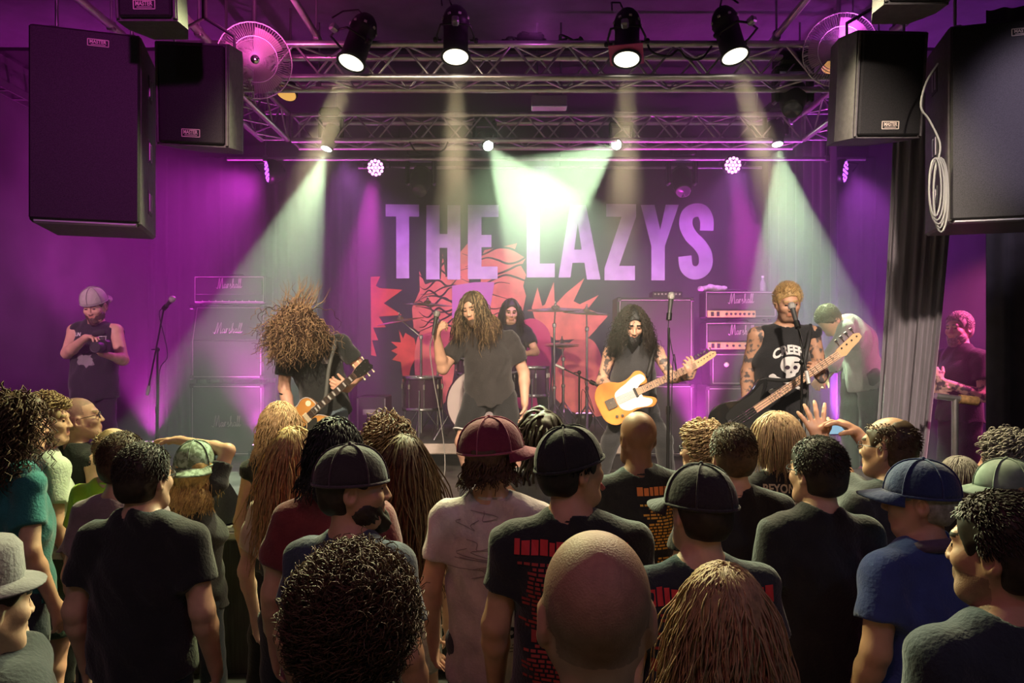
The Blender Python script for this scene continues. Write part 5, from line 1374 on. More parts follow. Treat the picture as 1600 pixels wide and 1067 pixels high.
# ================================================================ drum kit
M_shell = mat('dark_drum_shell', (.06, .02, .06), .25, var=.2, vscale=10, coat=.5)
M_head = mat('drum_skin', (.80, .66, .68), .5, var=.06, vscale=6)
RZ = STG + .268
def drum(name, label, c, axis, r_, dpt, lugs=8, skin=M_head, front=True, legs=None, arm=None):
    """c: centre of the struck (front) head; the shell runs along -axis"""
    c = Vector(c); a, b, d = frame_of(axis); t = thing(name, label, 'drum', (c.x, c.y, RZ), (0, 0, 0), 'drums of the kit')
    o = Vector((0, 0, c.z - RZ))
    MB().lathe([(r_, -dpt), (r_, 0)], o, axis, 36, caps=False).build('shell', M_shell, t)
    for z_, nm in ((0, 'head'), (-dpt, 'head')): MB().lathe([(.0005, z_ + (.004 if z_ == 0 else -.004)), (r_ * .995, z_ + (.002 if z_ == 0 else -.002))], o, axis, 36, caps=False).build('drum_head', skin, t)
    for z_ in (-.012, -dpt + .012):
        MB().lathe([(r_ - .002, z_ - .016), (r_ + .014, z_ - .016), (r_ + .014, z_ + .016), (r_ - .002, z_ + .016)], o, axis, 36, caps=False).build('hoop', M_chrome if r_ < .3 else M_shell, t)
    for k in range(lugs):
        an = 2 * PI * k / lugs + .2; q = o + (a * math.cos(an) + b * math.sin(an)) * (r_ + .012)
        MB().tube(q - d * .03, q - d * (dpt - .03), .004, n=6).build('tension_rod', M_chrome, t)
        MB().box(q - d * (dpt * .3), (.022, .022, .05), Matrix((a, b, d)).transposed(), .004).build('lug', M_chrome, t)
    if legs:
        for k in range(3):
            an = 2 * PI * k / 3 + .5; q = Vector((r_ + .02) * v for v in ()) if False else Vector(((r_ + .02) * math.cos(an), (r_ + .02) * math.sin(an), 0))
            MB().tube(q + Vector((0, 0, o.z - dpt * .4)), (q.x * 1.12, q.y * 1.12, 0.004), .008, n=8).build('leg', M_chrome, t)
    if arm: MB().tube(o - d * dpt * .5 - a * r_ * .0, Vector(arm) - Vector((c.x, c.y, RZ)), .012, n=8).build('mount_arm', M_chrome, t)
    return t
KX = P(752, 0, 7.2).x; KZ = RZ + .362
t = drum('bass_drum', 'large bass drum with pale front head behind the singer', (KX, 7.2, KZ), (0, -1, 0), .335, .42, 10)
for sx in (-1, 1): MB().tube((sx * .31, .08, KZ - RZ - .1), (sx * .46, -.04, .006), .009, n=8).build('spur', M_chrome, t)
drum('floor_tom', 'floor tom with dark shell left of the bass drum', (P(660, 0, 7.45).x, 7.45, RZ + .62), (0, 0, 1), .19, .34, 8, legs=True)
drum('floor_tom', 'floor tom with dark shell right of the bass drum', (P(831, 0, 7.4).x, 7.4, RZ + .72), (0, 0, 1), .165, .30, 8, legs=True)
drum('rack_tom', 'rack tom mounted above the right side of the bass drum', (KX + .26, 7.36, KZ + .50), (0, -.25, 1), .135, .19, 6, arm=(KX + .05, 7.4, KZ + .33))
drum('rack_tom', 'rack tom mounted above the left side of the bass drum', (KX - .12, 7.36, KZ + .48), (0, -.25, 1), .135, .19, 6, arm=(KX - .05, 7.4, KZ + .33))
M_cym = mat('bronze_cymbal', (.72, .55, .45), .25, .85, var=.12, vscale=40)
def cymbal(label, px, py, Y, base_px, r_, tilt, tiltx=0.0, hat=False):
    c = P(px, py, Y); bx = P(base_px, 0, Y).x; t = thing('cymbal_stand', label, 'cymbal', (bx, Y, RZ), (0, 0, 0), 'cymbal stands of the kit')
    o = Vector((c.x - bx, 0, c.z - RZ)); ax_ = Vector((math.sin(tilt), -math.sin(tiltx), 1)).normalized()
    MB().lathe([(r_, -.004), (r_ * .98, 0), (r_ * .35, .016), (r_ * .16, .022), (r_ * .13, .040), (.012, .048)], o, ax_, 36).build('cymbal', M_cym, t)
    if hat: MB().lathe([(r_, .004), (r_ * .98, 0), (r_ * .35, -.016), (.012, -.03)], o - Vector((0, 0, .02)), ax_, 36).build('cymbal', M_cym, t)
    MB().lathe([(.016, .04), (.016, .06), (.007, .065), (.007, .09)], o, ax_, 10).build('wing_nut', M_chrome, t)
    j_ = Vector((0, 0, max(.35, o.z - .16)))
    MB().tube((0, 0, .22), j_, .012, n=8).build('upper_tube', M_chrome, t); MB().tube((0, 0, .05), (0, 0, .5), .016, n=8).build('lower_tube', M_chrome, t)
    MB().tube(j_, o + ax_ * .02, .008, n=8).build('boom', M_chrome, t)
    MB().box(j_, (.04, .035, .05), bev=.01).build('joint', M_chrome, t); MB().box((0, 0, .5), (.04, .035, .04), bev=.008).build('joint', M_chrome, t)
    for k in range(3):
        an = k * 2 * PI / 3 + .4; MB().path([(0, 0, .34), (.16 * math.cos(an), .16 * math.sin(an), .12), (.27 * math.cos(an), .27 * math.sin(an), .01)], .008, n=6).build('leg', M_chrome, t)
    return t
cymbal('crash cymbal nearest the drummer on the right of the kit', 868, 484, 7.55, 866, .29, -.02, .12)
cymbal('ride cymbal outermost on the right of the kit', 916, 489, 7.35, 917, .235, .05, .12)
cymbal('hi-hat cymbals low on the right of the kit', 878, 538, 8.0, 880, .19, .0, .06, True)
cymbal('thin cymbal high on the left of the kit', 668, 476, 7.7, 684, .26, .05, .10)
cymbal('cymbal tilted low on the left of the kit', 626, 502, 7.4, 658, .24, -.18, .06)
t = thing('drum_stool', 'round drum stool behind the kit', 'stool', (P(798, 0, 8.15).x, 8.15, RZ))
MB().lathe([(.17, .46), (.18, .49), (.17, .53), (.02, .54)], n=24).build('seat', M_tolex, t); MB().tube((0, 0, .1), (0, 0, .47), .02, n=8).build('post', M_chrome, t)
for k in range(3): MB().tube((0, 0, .22), (.25 * math.cos(k * 2.094), .25 * math.sin(k * 2.094), .01), .01, n=6).build('leg', M_chrome, t)
# drum microphone on a boom, right side
mic_stand('drum microphone on a boom right of the kit', (P(905, 0, 6.85).x, 6.85, STG), P(905, 582, 6.85), P(922, 596, 6.85), P(934, 602, 6.82), P(868, 570, 6.9))

# ================================================================ guitars
OUT = {
 'single': [(-.222, 0), (-.205, .095), (-.14, .160), (-.05, .155), (.015, .125), (.08, .118), (.14, .133), (.188, .112), (.207, .06), (.200, .028), (.150, .028), (.150, -.028), (.175, -.045), (.215, -.100), (.190, -.133), (.12, -.138), (.05, -.118), (-.02, -.128), (-.09, -.162), (-.16, -.150), (-.208, -.09)],
 'tele': [(-.200, 0), (-.192, .09), (-.13, .160), (-.04, .150), (.02, .118), (.09, .118), (.16, .145), (.205, .12), (.215, .06), (.20, .03), (.135, .030), (.135, -.030), (.150, -.050), (.205, -.085), (.215, -.12), (.17, -.145), (.09, -.122), (.02, -.122), (-.05, -.152), (-.13, -.160), (-.19, -.10)],
 'bass': [(-.225, .02), (-.20, .12), (-.12, .165), (-.02, .15), (.05, .115), (.14, .12), (.24, .155), (.285, .13), (.26, .085), (.19, .045), (.16, .032), (.16, -.032), (.175, -.05), (.215, -.085), (.22, -.12), (.17, -.14), (.09, -.115), (.02, -.115), (-.07, -.155), (-.15, -.160), (-.21, -.09)]}
def guitar(kind, label, body, tip, normal):
    """body: world point of the body centre, tip: headstock tip"""
    body, tip = Vector(body), Vector(tip); ex = (tip - body).normalized(); n = Vector(normal); n = (n - ex * n.dot(ex)).normalized(); ey = n.cross(ex)
    t = thing('electric_guitar' if kind != 'bass' else 'bass_guitar', label, 'guitar', body)
    w3 = lambda x, y, z=0.0: ex * x + ey * y + n * z
    R = Matrix((ex, ey, n)).transposed(); out = catmull(OUT[kind], 4)
    cols = {'single': mat('sunburst_gloss', (.30, .09, .02), .2, col2=(.62, .32, .07), vscale=4, coat=.6), 'tele': mat('sunburst_orange', (.45, .12, .03), .25, col2=(.75, .33, .07), vscale=4, coat=.5), 'bass': mat('black_gloss', (.01, .01, .011), .2, coat=.6)}
    nk = {'single': mat('mahogany', (.16, .06, .03), .35), 'tele': mat('maple', (.66, .42, .22), .35, coat=.3), 'bass': mat('maple', (.66, .42, .22), .35)}[kind]
    bb = MB(); bb.prism(out, (0, 0, 0), ex, ey, n, -.022, .018); b_ = bb.build('guitar_body', cols[kind], t); md = b_.modifiers.new('bevel', 'BEVEL'); md.width = .006; md.segments = 2; md.limit_method = 'ANGLE'
    if kind == 'single': MB().path([w3(x, y, .018) for x, y in out], .004, n=5, closed=True).build('binding', M_pipe, t)
    nl = {'single': .42, 'tele': .43, 'bass': .62}[kind]; x0_ = .14; hd_ = {'single': .17, 'tele': .18, 'bass': .21}[kind]
    wn = .026
    MB().box(w3(x0_ + nl / 2, 0, .012), (nl + .04, wn * 2 - .006, .022), R, .006).build('neck', nk, t)
    fb = MB(); fb.box(w3(x0_ + nl / 2 - .01, 0, .026), (nl + .06, wn * 2, .006), R); fo = fb.build('fretboard', mat('rosewood', (.05, .025, .018), .45) if kind == 'single' else mat('maple_board', (.68, .42, .26), .4), t)
    L = nl + .05
    for k in range(1, 20):
        f = x0_ + nl - (nl + .19) * (1 - 2 ** (-k / 12)) * 1.0
        if f < x0_ - .03: break
        MB().box(w3(f, 0, .030), (.0025, wn * 2, .003), R).build('fret', M_chrome, fo)
        if k in (1, 3, 5, 7, 9, 12, 15, 17):
            g = f + .009
            if kind == 'single': MB().box(w3(g, 0, .0295), (.012, wn * 1.3, .002), R).build('inlay', M_white, fo)
            else: MB().lathe([(.004, 0), (.004, .001)], w3(g, 0, .029), n, 8).build('inlay', M_rubber, fo)
    xh = x0_ + nl
    hp = {'single': [(0, .022), (.03, .032), (.06, .040), (.15, .045), (.165, .028), (.155, 0), (.165, -.028), (.15, -.045), (.06, -.040), (.03, -.032), (0, -.022)],
          'tele': [(0, .022), (.02, .03), (.05, .032), (.15, .045), (.18, .03), (.175, .005), (.15, -.005), (.10, -.012), (.05, -.025), (.02, -.024), (0, -.022)],
          'bass': [(0, .022), (.02, .035), (.05, .040), (.17, .062), (.205, .045), (.205, .015), (.17, -.002), (.11, -.015), (.05, -.035), (.02, -.026), (0, -.022)]}[kind]
    hb = MB(); hb.prism(hp, w3(xh, 0, .008), ex, ey, n, -.008, .008); ho = hb.build('headstock', mat('black_headstock', (.012, .012, .012), .25) if kind == 'single' else nk, t)
    if kind == 'single': pegs = [(.05 + .045 * i, s * .046, s) for i in range(3) for s in (1, -1)]
    elif kind == 'tele': pegs = [(.035 + .024 * i, .034 + .0022 * i, 1) for i in range(6)]
    else: pegs = [(.05 + .042 * i, .046 + .004 * i, 1) for i in range(4)]
    for px_, py_, s in pegs:
        pg = MB(); kk = 1.6 if kind == 'bass' else 1.0
        pg.tube(w3(xh + px_, py_ - s * .004, .004), w3(xh + px_, py_ + s * .014 * kk, .004), .003 * kk, n=6); pg.box(w3(xh + px_, py_ + s * .022 * kk, .004), (.012 * kk, .016 * kk, .007 * kk), R, .002)
        pg.build('tuning_peg', mat('cream_peg', (.75, .68, .45), .35) if kind == 'single' else M_chrome, ho)
        MB().tube(w3(xh + px_, py_ - s * .022, .014), w3(xh + px_, py_ - s * .022, .024), .004 * kk, n=6).build('string_post', M_chrome, ho)
    ns = 4 if kind == 'bass' else 6; yb = -.10 if kind == 'tele' else -.09
    for k in range(ns):
        q = (k / (ns - 1) - .5)
        MB().tube(w3(yb, q * .052, .034), w3(xh + .01, q * .036, .034), .0012 if kind != 'bass' else .0018, n=4).build('string', M_chrome, t)
    MB().box(w3(yb, 0, .026), (.03 if kind != 'tele' else .075, .075, .014), R, .003).build('bridge', M_chrome, t)
    for x_ in ((-.04, .09) if kind == 'single' else ((.10,) if kind == 'tele' else (.02,))):
        MB().box(w3(x_, 0, .025), (.038 if kind == 'single' else .02, .072, .012), R, .003).build('pickup', mat('cream_ring', (.7, .6, .4), .4) if kind == 'single' else M_rubber, t)
    pgm = mat('white_guard', (.78, .70, .68), .35) if kind == 'tele' else mat('black_guard', (.015, .015, .015), .3)
    pgp = {'tele': [(.135, .033), (.205, .06), (.19, .108), (.13, .112), (.06, .090), (0, .075), (-.05, .045), (-.05, -.055), (.0, -.10), (.06, -.105), (.13, -.125), (.175, -.12), (.185, -.09), (.14, -.055), (.135, -.033)],
           'single': [(.13, -.035), (.14, -.06), (.09, -.10), (-.02, -.115), (-.05, -.09), (-.02, -.04), (.06, -.035)], 'bass': [(.16, .034), (.25, .12), (.14, .10), (.0, .10), (-.10, .06), (-.06, -.06), (.02, -.10), (.15, -.12), (.18, -.08), (.16, -.034)]}[kind]
    pb = MB(); pb.prism(catmull(pgp, 3), w3(0, 0, 0), ex, ey, n, .019, .022); pb.build('pickguard', pgm, t)
    for k in range(4 if kind == 'single' else 2):
        kx, ky = ((-.10 - .05 * (k % 2), -.085 - .035 * (k // 2)) if kind == 'single' else (-.06 - .04 * k, -.112 + .01 * k))
        MB().lathe([(.012, 0), (.011, .014), (.008, .016)], w3(kx, ky, .018), n, 12).build('control_knob', M_gold if kind == 'single' else M_chrome, t)
    if kind == 'single': MB().lathe([(.022, 0), (.022, .002)], w3(.165, .075, .019), n, 16).build('switch_plate', mat('cream_plate', (.75, .7, .5), .4), t)
    return t, w3, ex, ey, n

# ================================================================ the band
BLK = cloth_mat('black', (.016, .016, .018)); CHAR = cloth_mat('charcoal', (.035, .035, .038)); JEAN = cloth_mat('jeans', (.035, .045, .065)); DKJ = cloth_mat('black_jeans', (.018, .018, .02))
def local(loc, yaw):
    c, s = math.cos(-yaw), math.sin(-yaw); loc = Vector(loc)
    def f(px, py, Y):
        v = P(px, py, Y) - loc; return vec(v.x * c - v.y * s, v.x * s + v.y * c, v.z)
    return f
PRINTW = mat('white_shirt_print', (.72, .70, .68), .7); PRINTG = mat('grey_shirt_print', (.22, .20, .21), .8)

# ---- photographer on stage
Y0 = 6.2; loc = (P(148, 0, Y0).x, Y0, STG); L = local(loc, PI)
ph = person('photographer on stage in pale backwards cap and sleeveless black shirt holding a camera', loc, PI, 1.72, 1.12,
    J=dict(hip=L(148, 608, Y0), chest=L(148, 545, Y0 - .03), neck=L(148, 506, Y0 - .04), head=L(148, 477, Y0 - .10), shR=L(117, 517, Y0), shL=L(181, 517, Y0),
           elR=L(105, 552, Y0 - .14), wrR=L(134, 528, Y0 - .36), elL=L(192, 562, Y0 - .10), wrL=L(172, 556, Y0 - .34), hipR=L(134, 615, Y0), hipL=L(162, 615, Y0)),
    head=(0.05, -.42, .05), skin='light', hair='crop', hairc='brown', shirt=BLK, sleeve=0, legs=DKJ, beard='full', detail=2, seed=3,
    hands=dict(R=dict(dir=(-.85, .25, .1), n=(0, .1, -1), curl=.35), L=dict(dir=(.75, .35, .15), n=(.1, -.2, 1), curl=.45, td=(.1, .2, 1))),
    cap=dict(m=cloth_mat('grey_cap', (.42, .36, .36)), brim_yaw=PI, seam=cloth_mat('grey_seam', (.28, .24, .25)), lift=.012))
oo = Vector(ph['hc'] * 0 + (ph['j']['chest'] + ph['j']['neck']) / 2)
decal(ph, 'chest_print', *text_lines(['GUN'], .030, .01, .03), oo + Vector((.105, 0, .0)), (-1, 0, 0), (0, 0, 1), PRINTW)
decal(ph, 'chest_print', *text_lines(['EZE'], .030, .01, .03), oo + Vector((-.105, 0, -.03)), (-1, 0, 0), (0, 0, 1), PRINTW)
rng = random.Random(4)
cp = [[(.09 * math.cos(a) * rng.uniform(.5, 1) , -.14 + .07 * math.sin(a) * rng.uniform(.5, 1)) for a in np.linspace(0, 6.28, 22)[:-1]]]
decal(ph, 'belly_print', cp[0] + [(0, -.14)], [(i, (i + 1) % 21, 21) for i in range(21)], oo + Vector((0, 0, -.06)), (-1, 0, 0), (0, 0, 1), PRINTG, mx=.03)
cpos = P(153, 541, Y0 - .44)
t = thing('video_camera', 'black video camera with round lens held by the photographer', 'camera', cpos)
MB().box((-.015, .06, .0), (.135, .08, .10), bev=.014).build('camera_body', M_rubber, t); MB().box((-.045, .02, 0), (.04, .04, .09), bev=.012).build('grip', M_rubber, t)
ln = MB().lathe([(.036, -.01), (.042, .02), (.044, .075), (.040, .085), (.034, .078)], (.01, .02, -.005), (0, -1, -.05), 24).build('lens_barrel', M_rubber, t)
MB().lathe([(.0005, .070), (.033, .076)], (.01, .02, -.005), (0, -1, -.05), 20, False).build('lens_glass', mat('dark_lens', (.03, .03, .05), .05, .2, spec=1.0), ln)
MB().lathe([(.008, -.07), (.024, -.06), (.026, .05), (.008, .07)], (-.005, .03, .105), (.9, -.4, .1), 14).build('fluffy_microphone', mat('fluff', (.03, .03, .03), .95, bump=1.0, bscale=200), t)
MB().box((0, .06, .062), (.03, .03, .03)).build('hot_shoe', M_rubber, t)

# ---- headbanging guitarist, left
Y0 = 5.9; loc = (P(505, 0, Y0).x, Y0, STG); L = local(loc, PI)
gl = person('headbanging guitarist with flying long hair in black t-shirt and jeans', loc, PI, 1.80, 1.08,
    J=dict(hip=L(508, 634, Y0), chest=L(497, 572, Y0 - .10), neck=L(484, 532, Y0 - .24), head=L(467, 507, Y0 - .36), shR=L(447, 552, Y0 - .18), shL=L(533, 536, Y0 - .18),
           elR=L(444, 606, Y0 - .16), wrR=L(458, 660, Y0 - .30), elL=L(566, 578, Y0 - .10), wrL=L(543, 607, Y0 - .32), hipR=L(492, 640, Y0), hipL=L(524, 640, Y0),
           knR=(.20, .18, .46), knL=(-.16, .12, .46), anR=(.30, -.02, .085), anL=(-.30, -.02, .085)),
    head=(-.25, -1.05, .1), skin='light', hair='crop', hairc='brown', shirt=cloth_mat('black_green', (.018, .022, .022)), legs=cloth_mat('blue_jeans', (.10, .14, .17)), detail=2, seed=5, sleeve=.62, beard='full',
    hands=dict(R=dict(dir=(-.6, .3, -.6), n=(-.2, -1, 0), curl=.45), L=dict(dir=(.8, .35, .25), n=(.15, -1, .25), curl=.45)))
rng = np.random.default_rng(5); hc, R_, K_ = gl['hc'], gl['R'], gl['K']
rt, dr = scalp_points(900, rng, low=-.05); up_ = (dr @ R_.T)[:, 2]
side_ = (dr @ R_.T)
gv = np.stack([side_[:, 0] * .28 + .04, side_[:, 1] * .10 + .03, np.full(len(rt), -1.0)], -1)
len_ = rng.uniform(.18, .40, len(rt))
W = grow(rt, dr, len_, 18, rng, gv, .010, .013, 4, .24, R_, hc, K_, flare=.5, blockers=[(gl['j']['neck'], gl['j']['chest'], .15)])
strands_mesh('hair_locks', W[::2], .0044, .0014, hair_mat('brown'), gl['root'])['kind'] = 'stuff'
strands_mesh('hair_locks', W[1::2], .0044, .0014, hair_mat('light'), gl['root'])['kind'] = 'stuff'  # paler alternate locks stand in for hair lit from above
hl_ = rt @ R_.T; pick = hl_[:, 2] > .055
for tgt, cnt, ln_ in (((.45, .1, .9), 9, .20), ((-.50, .0, 1.0), 34, .27), ((.9, .1, .6), 16, .16), ((-.05, .2, 1.0), 5, .26)):
    idx = rng.permutation(np.nonzero(pick)[0])[:cnt]
    bias = idx[np.argsort(-(hl_[idx] @ unit(np.array(tgt))))[:cnt]]
    g2 = np.array(tgt) + rng.normal(0, .34, (len(bias), 3))
    W = grow(rt[bias], dr[bias], ln_, 12, rng, g2, .016, .008, 1.5, .06, R_, hc, K_, flare=.6)
    strands_mesh('flying_hair', W, .0042, .0010, hair_mat('light'), gl['root'])['kind'] = 'stuff'
decal(gl, 'chest_print', [(-.03, -.02), (.0, .035), (.035, -.02), (.02, -.03), (-.02, -.03)], [(0, 4, 3, 2, 1)], Vector(gl['j']['chest'] * .55 + gl['j']['shL'] * .45), (-1, 0, 0), (0, .3, 1), PRINTG)
lp, w3, ex, ey, n = guitar('single', 'sunburst single-cutaway guitar played by the headbanging guitarist', P(468, 664, Y0 - .36), P(579, 566, Y0 - .42), (.0, -1, .10))
lb = lp.location
def strap(parent, pts, m, name='strap'):
    MB().path(catmull([tuple(Vector(p) - parent.location) for p in pts], 5, False), .016, n=6).build(name, m, parent)
strap(lp, [lb + w3(.18, .10, 0), P(506, 630, Y0 - .30), P(514, 575, Y0 - .31), P(524, 535, Y0 - .27), P(526, 524, Y0 - .1)], mat('grey_strap', (.10, .11, .10), .7))
MB().path([Vector(gl['j']['elR'] * .8 + gl['j']['wrR'] * .2) + Vector((.047 * math.cos(a), .047 * math.sin(a), .012 * math.cos(a))) for a in np.linspace(0, 6.28, 17)[:-1]], .007, n=6, closed=True).build('arm_band', M_rubber, gl['root'])

# ---- singer
Y0 = 6.25; loc = (P(762, 0, Y0).x, Y0, STG); L = local(loc, PI)
sg = person('singer in black t-shirt and black shorts with long hair holding a microphone', loc, PI, 1.80, 1.14,
    J=dict(hip=L(765, 612, Y0), chest=L(762, 560, Y0 - .05), neck=L(757, 517, Y0 - .07), head=L(740, 481, Y0 - .15), shR=L(722, 532, Y0 - .06), shL=L(797, 530, Y0 - .03),
           elR=L(692, 576, Y0 - .20), wrR=L(682, 524, Y0 - .30), elL=L(819, 583, Y0 + .02), wrL=L(820, 630, Y0 - .08), hipR=L(746, 620, Y0), hipL=L(786, 620, Y0),
           knR=L(722, 690, Y0 - .14), knL=L(800, 690, Y0 - .10), anR=L(732, 740, Y0 + .02), anL=L(808, 740, Y0 + .05)),
    head=(-.42, -.30, .12), skin='light', hair='crop', hairc='brown', shirt=cloth_mat('washed_black', (.034, .030, .030)), legs=BLK, shorts=.40, detail=2, seed=8, sleeve=.66, beard='full', hem=.02,
    hands=dict(R=dict(dir=(-.35, .35, .9), n=(-.75, -.55, -.1), curl=[.62, .66, .7, .72], thumb=.8), L=dict(dir=(0, .15, -1), n=(1, .1, 0), curl=.28)))
rng = np.random.default_rng(9); hc, R_, K_ = sg['hc'], sg['R'], sg['K']
rt, dr = scalp_points(1000, rng, low=-.06)
gv = np.stack([(dr @ R_.T)[:, 0] * .10, (dr @ R_.T)[:, 1] * .05 + .0, np.full(len(rt), -1.0)], -1)
W = grow(rt, dr, .36, 16, rng, gv, .008, .006, 4, .08, R_, hc, K_, flare=.22, blockers=[(sg['j']['neck'], sg['j']['chest'], .150), (sg['j']['shL'], sg['j']['shR'], .068)])
q = (W - hc) @ R_ / K_; bad = ((q[:, :, 1] > .075) & (q[:, :, 0] < .045) & (q[:, :, 0] > -.05) & (q[:, :, 2] < .03) & (q[:, :, 2] > -.12)).any(1)
W = W[~bad]
strands_mesh('hair_locks', W[::3], .0042, .0013, hair_mat('light'), sg['root'])['kind'] = 'stuff'
strands_mesh('hair_locks', np.concatenate([W[1::3], W[2::3]]), .0042, .0013, hair_mat('brown'), sg['root'])['kind'] = 'stuff'
for s, col in (('R', 0), ('L', 1)):                       # white hem of the shorts
    e = sg['j']['hip' + s] + (sg['j']['kn' + s] - sg['j']['hip' + s]) * .80; a, b, d = frame_of(sg['j']['kn' + s] - sg['j']['hip' + s])
    MB().path([Vector(e) + (a * math.cos(q) + b * math.sin(q)) * .104 for q in np.linspace(0, 6.28, 25)[:-1]], .006, n=6, closed=True).build('shorts_hem', M_white, sg['root'])
for s in 'RL': MB().path([Vector(sg['j']['an' + s]) + Vector((.046 * math.cos(q), .046 * math.sin(q), .035)) for q in np.linspace(0, 6.28, 17)[:-1]], .014, n=6, closed=True).build('red_sock', cloth_mat('red_sock', (.6, .03, .06)), sg['root'])
hw = P(681, 505, Y0 - .36)
t = thing('hand_microphone', 'microphone with cable held up in the singer fist', 'microphone', hw)
microphone(t, (-.02, -.03, -.095), (.015, -.005, .11), 'microphone_body')
pts = [hw + Vector((-.02, -.03, -.095)), P(672, 545, Y0 - .36), P(677, 590, Y0 - .36), P(686, 640, Y0 - .34), P(694, 700, Y0 - .3)]
pts += [P(695, 735, Y0 - .35), P(690, 752, Y0 - .45)]; e = Vector((P(678, 0, 5.75).x, 5.75, STG + .008)); pts += [e, e + Vector((-.2, -.2, 0)), e + Vector((-.35, -.5, 0))]
MB().path(catmull([tuple(p - hw) for p in pts], 6, False), .0045, n=6).build('microphone_cable', mat('grey_lead', (.25, .24, .23), .5), t)

# ---- guitarist with the sunburst guitar
Y0 = 5.8; loc = (P(990, 0, Y0).x, Y0, STG); L = local(loc, PI)
gr = person('bearded guitarist with long black curls in sleeveless dark shirt', loc, PI, 1.74, 1.0,
    J=dict(hip=L(992, 638, Y0), chest=L(990, 583, Y0 - .06), neck=L(989, 540, Y0 - .10), head=L(988, 505, Y0 - .17), shR=L(953, 552, Y0 - .06), shL=L(1027, 550, Y0 - .06),
           elR=L(940, 596, Y0 - .02), wrR=L(959, 607, Y0 - .30), elL=L(1050, 590, Y0 - .14), wrL=L(1079, 588, Y0 - .38), hipR=L(976, 645, Y0), hipL=L(1008, 645, Y0),
           knR=(.20, .16, .45), knL=(-.20, .16, .45), anR=(.28, -.02, .085), anL=(-.28, -.02, .085)),
    head=(.05, -.50, .0), skin='light', hair='crop', hairc='black', shirt=CHAR, sleeve=0, legs=DKJ, detail=2, seed=12, beard='long', tattoo=True,
    hands=dict(R=dict(dir=(-.85, .25, -.25), n=(0, -1, -.1), curl=.38), L=dict(dir=(.1, .5, .75), n=(.35, -.9, .2), curl=[.35, .45, .5, .55])))
rng = np.random.default_rng(13); hc, R_, K_ = gr['hc'], gr['R'], gr['K']
rt, dr = scalp_points(1000, rng, low=-.06)
gv = np.stack([(dr @ R_.T)[:, 0] * .22, (dr @ R_.T)[:, 1] * .08, np.full(len(rt), -1.0)], -1)
W = grow(rt, dr, .28, 18, rng, gv, .009, .010, 6, .10, R_, hc, K_, flare=.45, blockers=[(gr['j']['neck'], gr['j']['chest'], .15), (gr['j']['shL'], gr['j']['shR'], .065)])
q = (W - hc) @ R_ / K_; bad = ((q[:, :, 1] > .07) & (np.abs(q[:, :, 0]) < .05) & (q[:, :, 2] < .03) & (q[:, :, 2] > -.14)).any(1)
strands_mesh('hair_locks', W[~bad], .0036, .0013, hair_mat('dark'), gr['root'])['kind'] = 'stuff'
tl, w3, ex, ey, n = guitar('tele', 'orange sunburst guitar with white pickguard held by the curly guitarist', P(974, 622, Y0 - .34), P(1122, 554, Y0 - .42), (.05, -1, .12))
strap(tl, [tl.location + w3(.21, .09, -.01), P(1012, 585, Y0 - .22), P(1022, 548, Y0 - .18), P(1024, 536, Y0 - .04)], mat('black_strap', (.02, .02, .02), .6))

# ---- bass player
Y0 = 5.5; loc = (P(1222, 0, Y0).x, Y0, STG); L = local(loc, PI)
bp = person('tattooed bass player with short blond hair in sleeveless black skull shirt', loc, PI, 1.80, 1.16,
    J=dict(hip=L(1218, 632, Y0), chest=L(1222, 562, Y0 - .05), neck=L(1226, 512, Y0 - .06), head=L(1231, 472, Y0 - .12), shR=L(1182, 524, Y0 - .02), shL=L(1268, 522, Y0 - .04),
           elR=L(1168, 582, Y0 + .02), wrR=L(1166, 634, Y0 - .20), elL=L(1283, 582, Y0 - .08), wrL=L(1284, 592, Y0 - .34), hipR=L(1200, 640, Y0), hipL=L(1238, 640, Y0),
           knR=(.20, .14, .46), knL=(-.20, .14, .46), anR=(.28, -.02, .085), anL=(-.28, -.02, .085)),
    head=(-.12, -.28, .05), skin='tan', hair='spiky', hairc='blond', shirt=BLK, sleeve=0, legs=cloth_mat('grey_jeans', (.14, .14, .13)), detail=2, seed=15, tattoo=True, beard='stubble',
    hands=dict(R=dict(dir=(-.35, .35, -.85), n=(-.3, -1, -.2), curl=[.25, .3, .35, .4]), L=dict(dir=(.5, .3, .75), n=(.3, -.9, .1), curl=.5)))
oo = Vector(bp['j']['chest'] * .45 + bp['j']['neck'] * .55); X_, Z_ = (-1, 0, 0), (0, 0, 1)
v_, f_ = text_lines(['CREEPS'], .062, .01, .045); wd_ = max(x for x, y in v_)
v_ = [(x * .85, y - 2.2 * x * x) for x, y in v_]
decal(bp, 'shirt_print', v_, f_, oo + Vector((0, 0, -.085)), X_, Z_, PRINTW)
sk = catmull([(0, .085), (.06, .07), (.075, .02), (.06, -.02), (.035, -.04), (.03, -.075), (-.03, -.075), (-.035, -.04), (-.06, -.02), (-.075, .02), (-.06, .07)], 3)
so_ = oo + Vector((0, 0, -.19))
decal(bp, 'skull_print', sk + [(0, 0)], [(i, (i + 1) % len(sk), len(sk)) for i in range(len(sk))][::1], so_, X_, Z_, PRINTW, mx=.04)
for ox in (-.03, .03):
    cc = [(ox + .017 * math.cos(a), .005 + .015 * math.sin(a)) for a in np.linspace(0, 6.28, 13)[:-1]]
    decal(bp, 'skull_eye', cc, [tuple(range(12))], so_, X_, Z_, M_blk, .007)
decal(bp, 'skull_nose', [(-.009, -.035), (.009, -.035), (0, -.015)], [(0, 1, 2)], so_, X_, Z_, M_blk, .007)
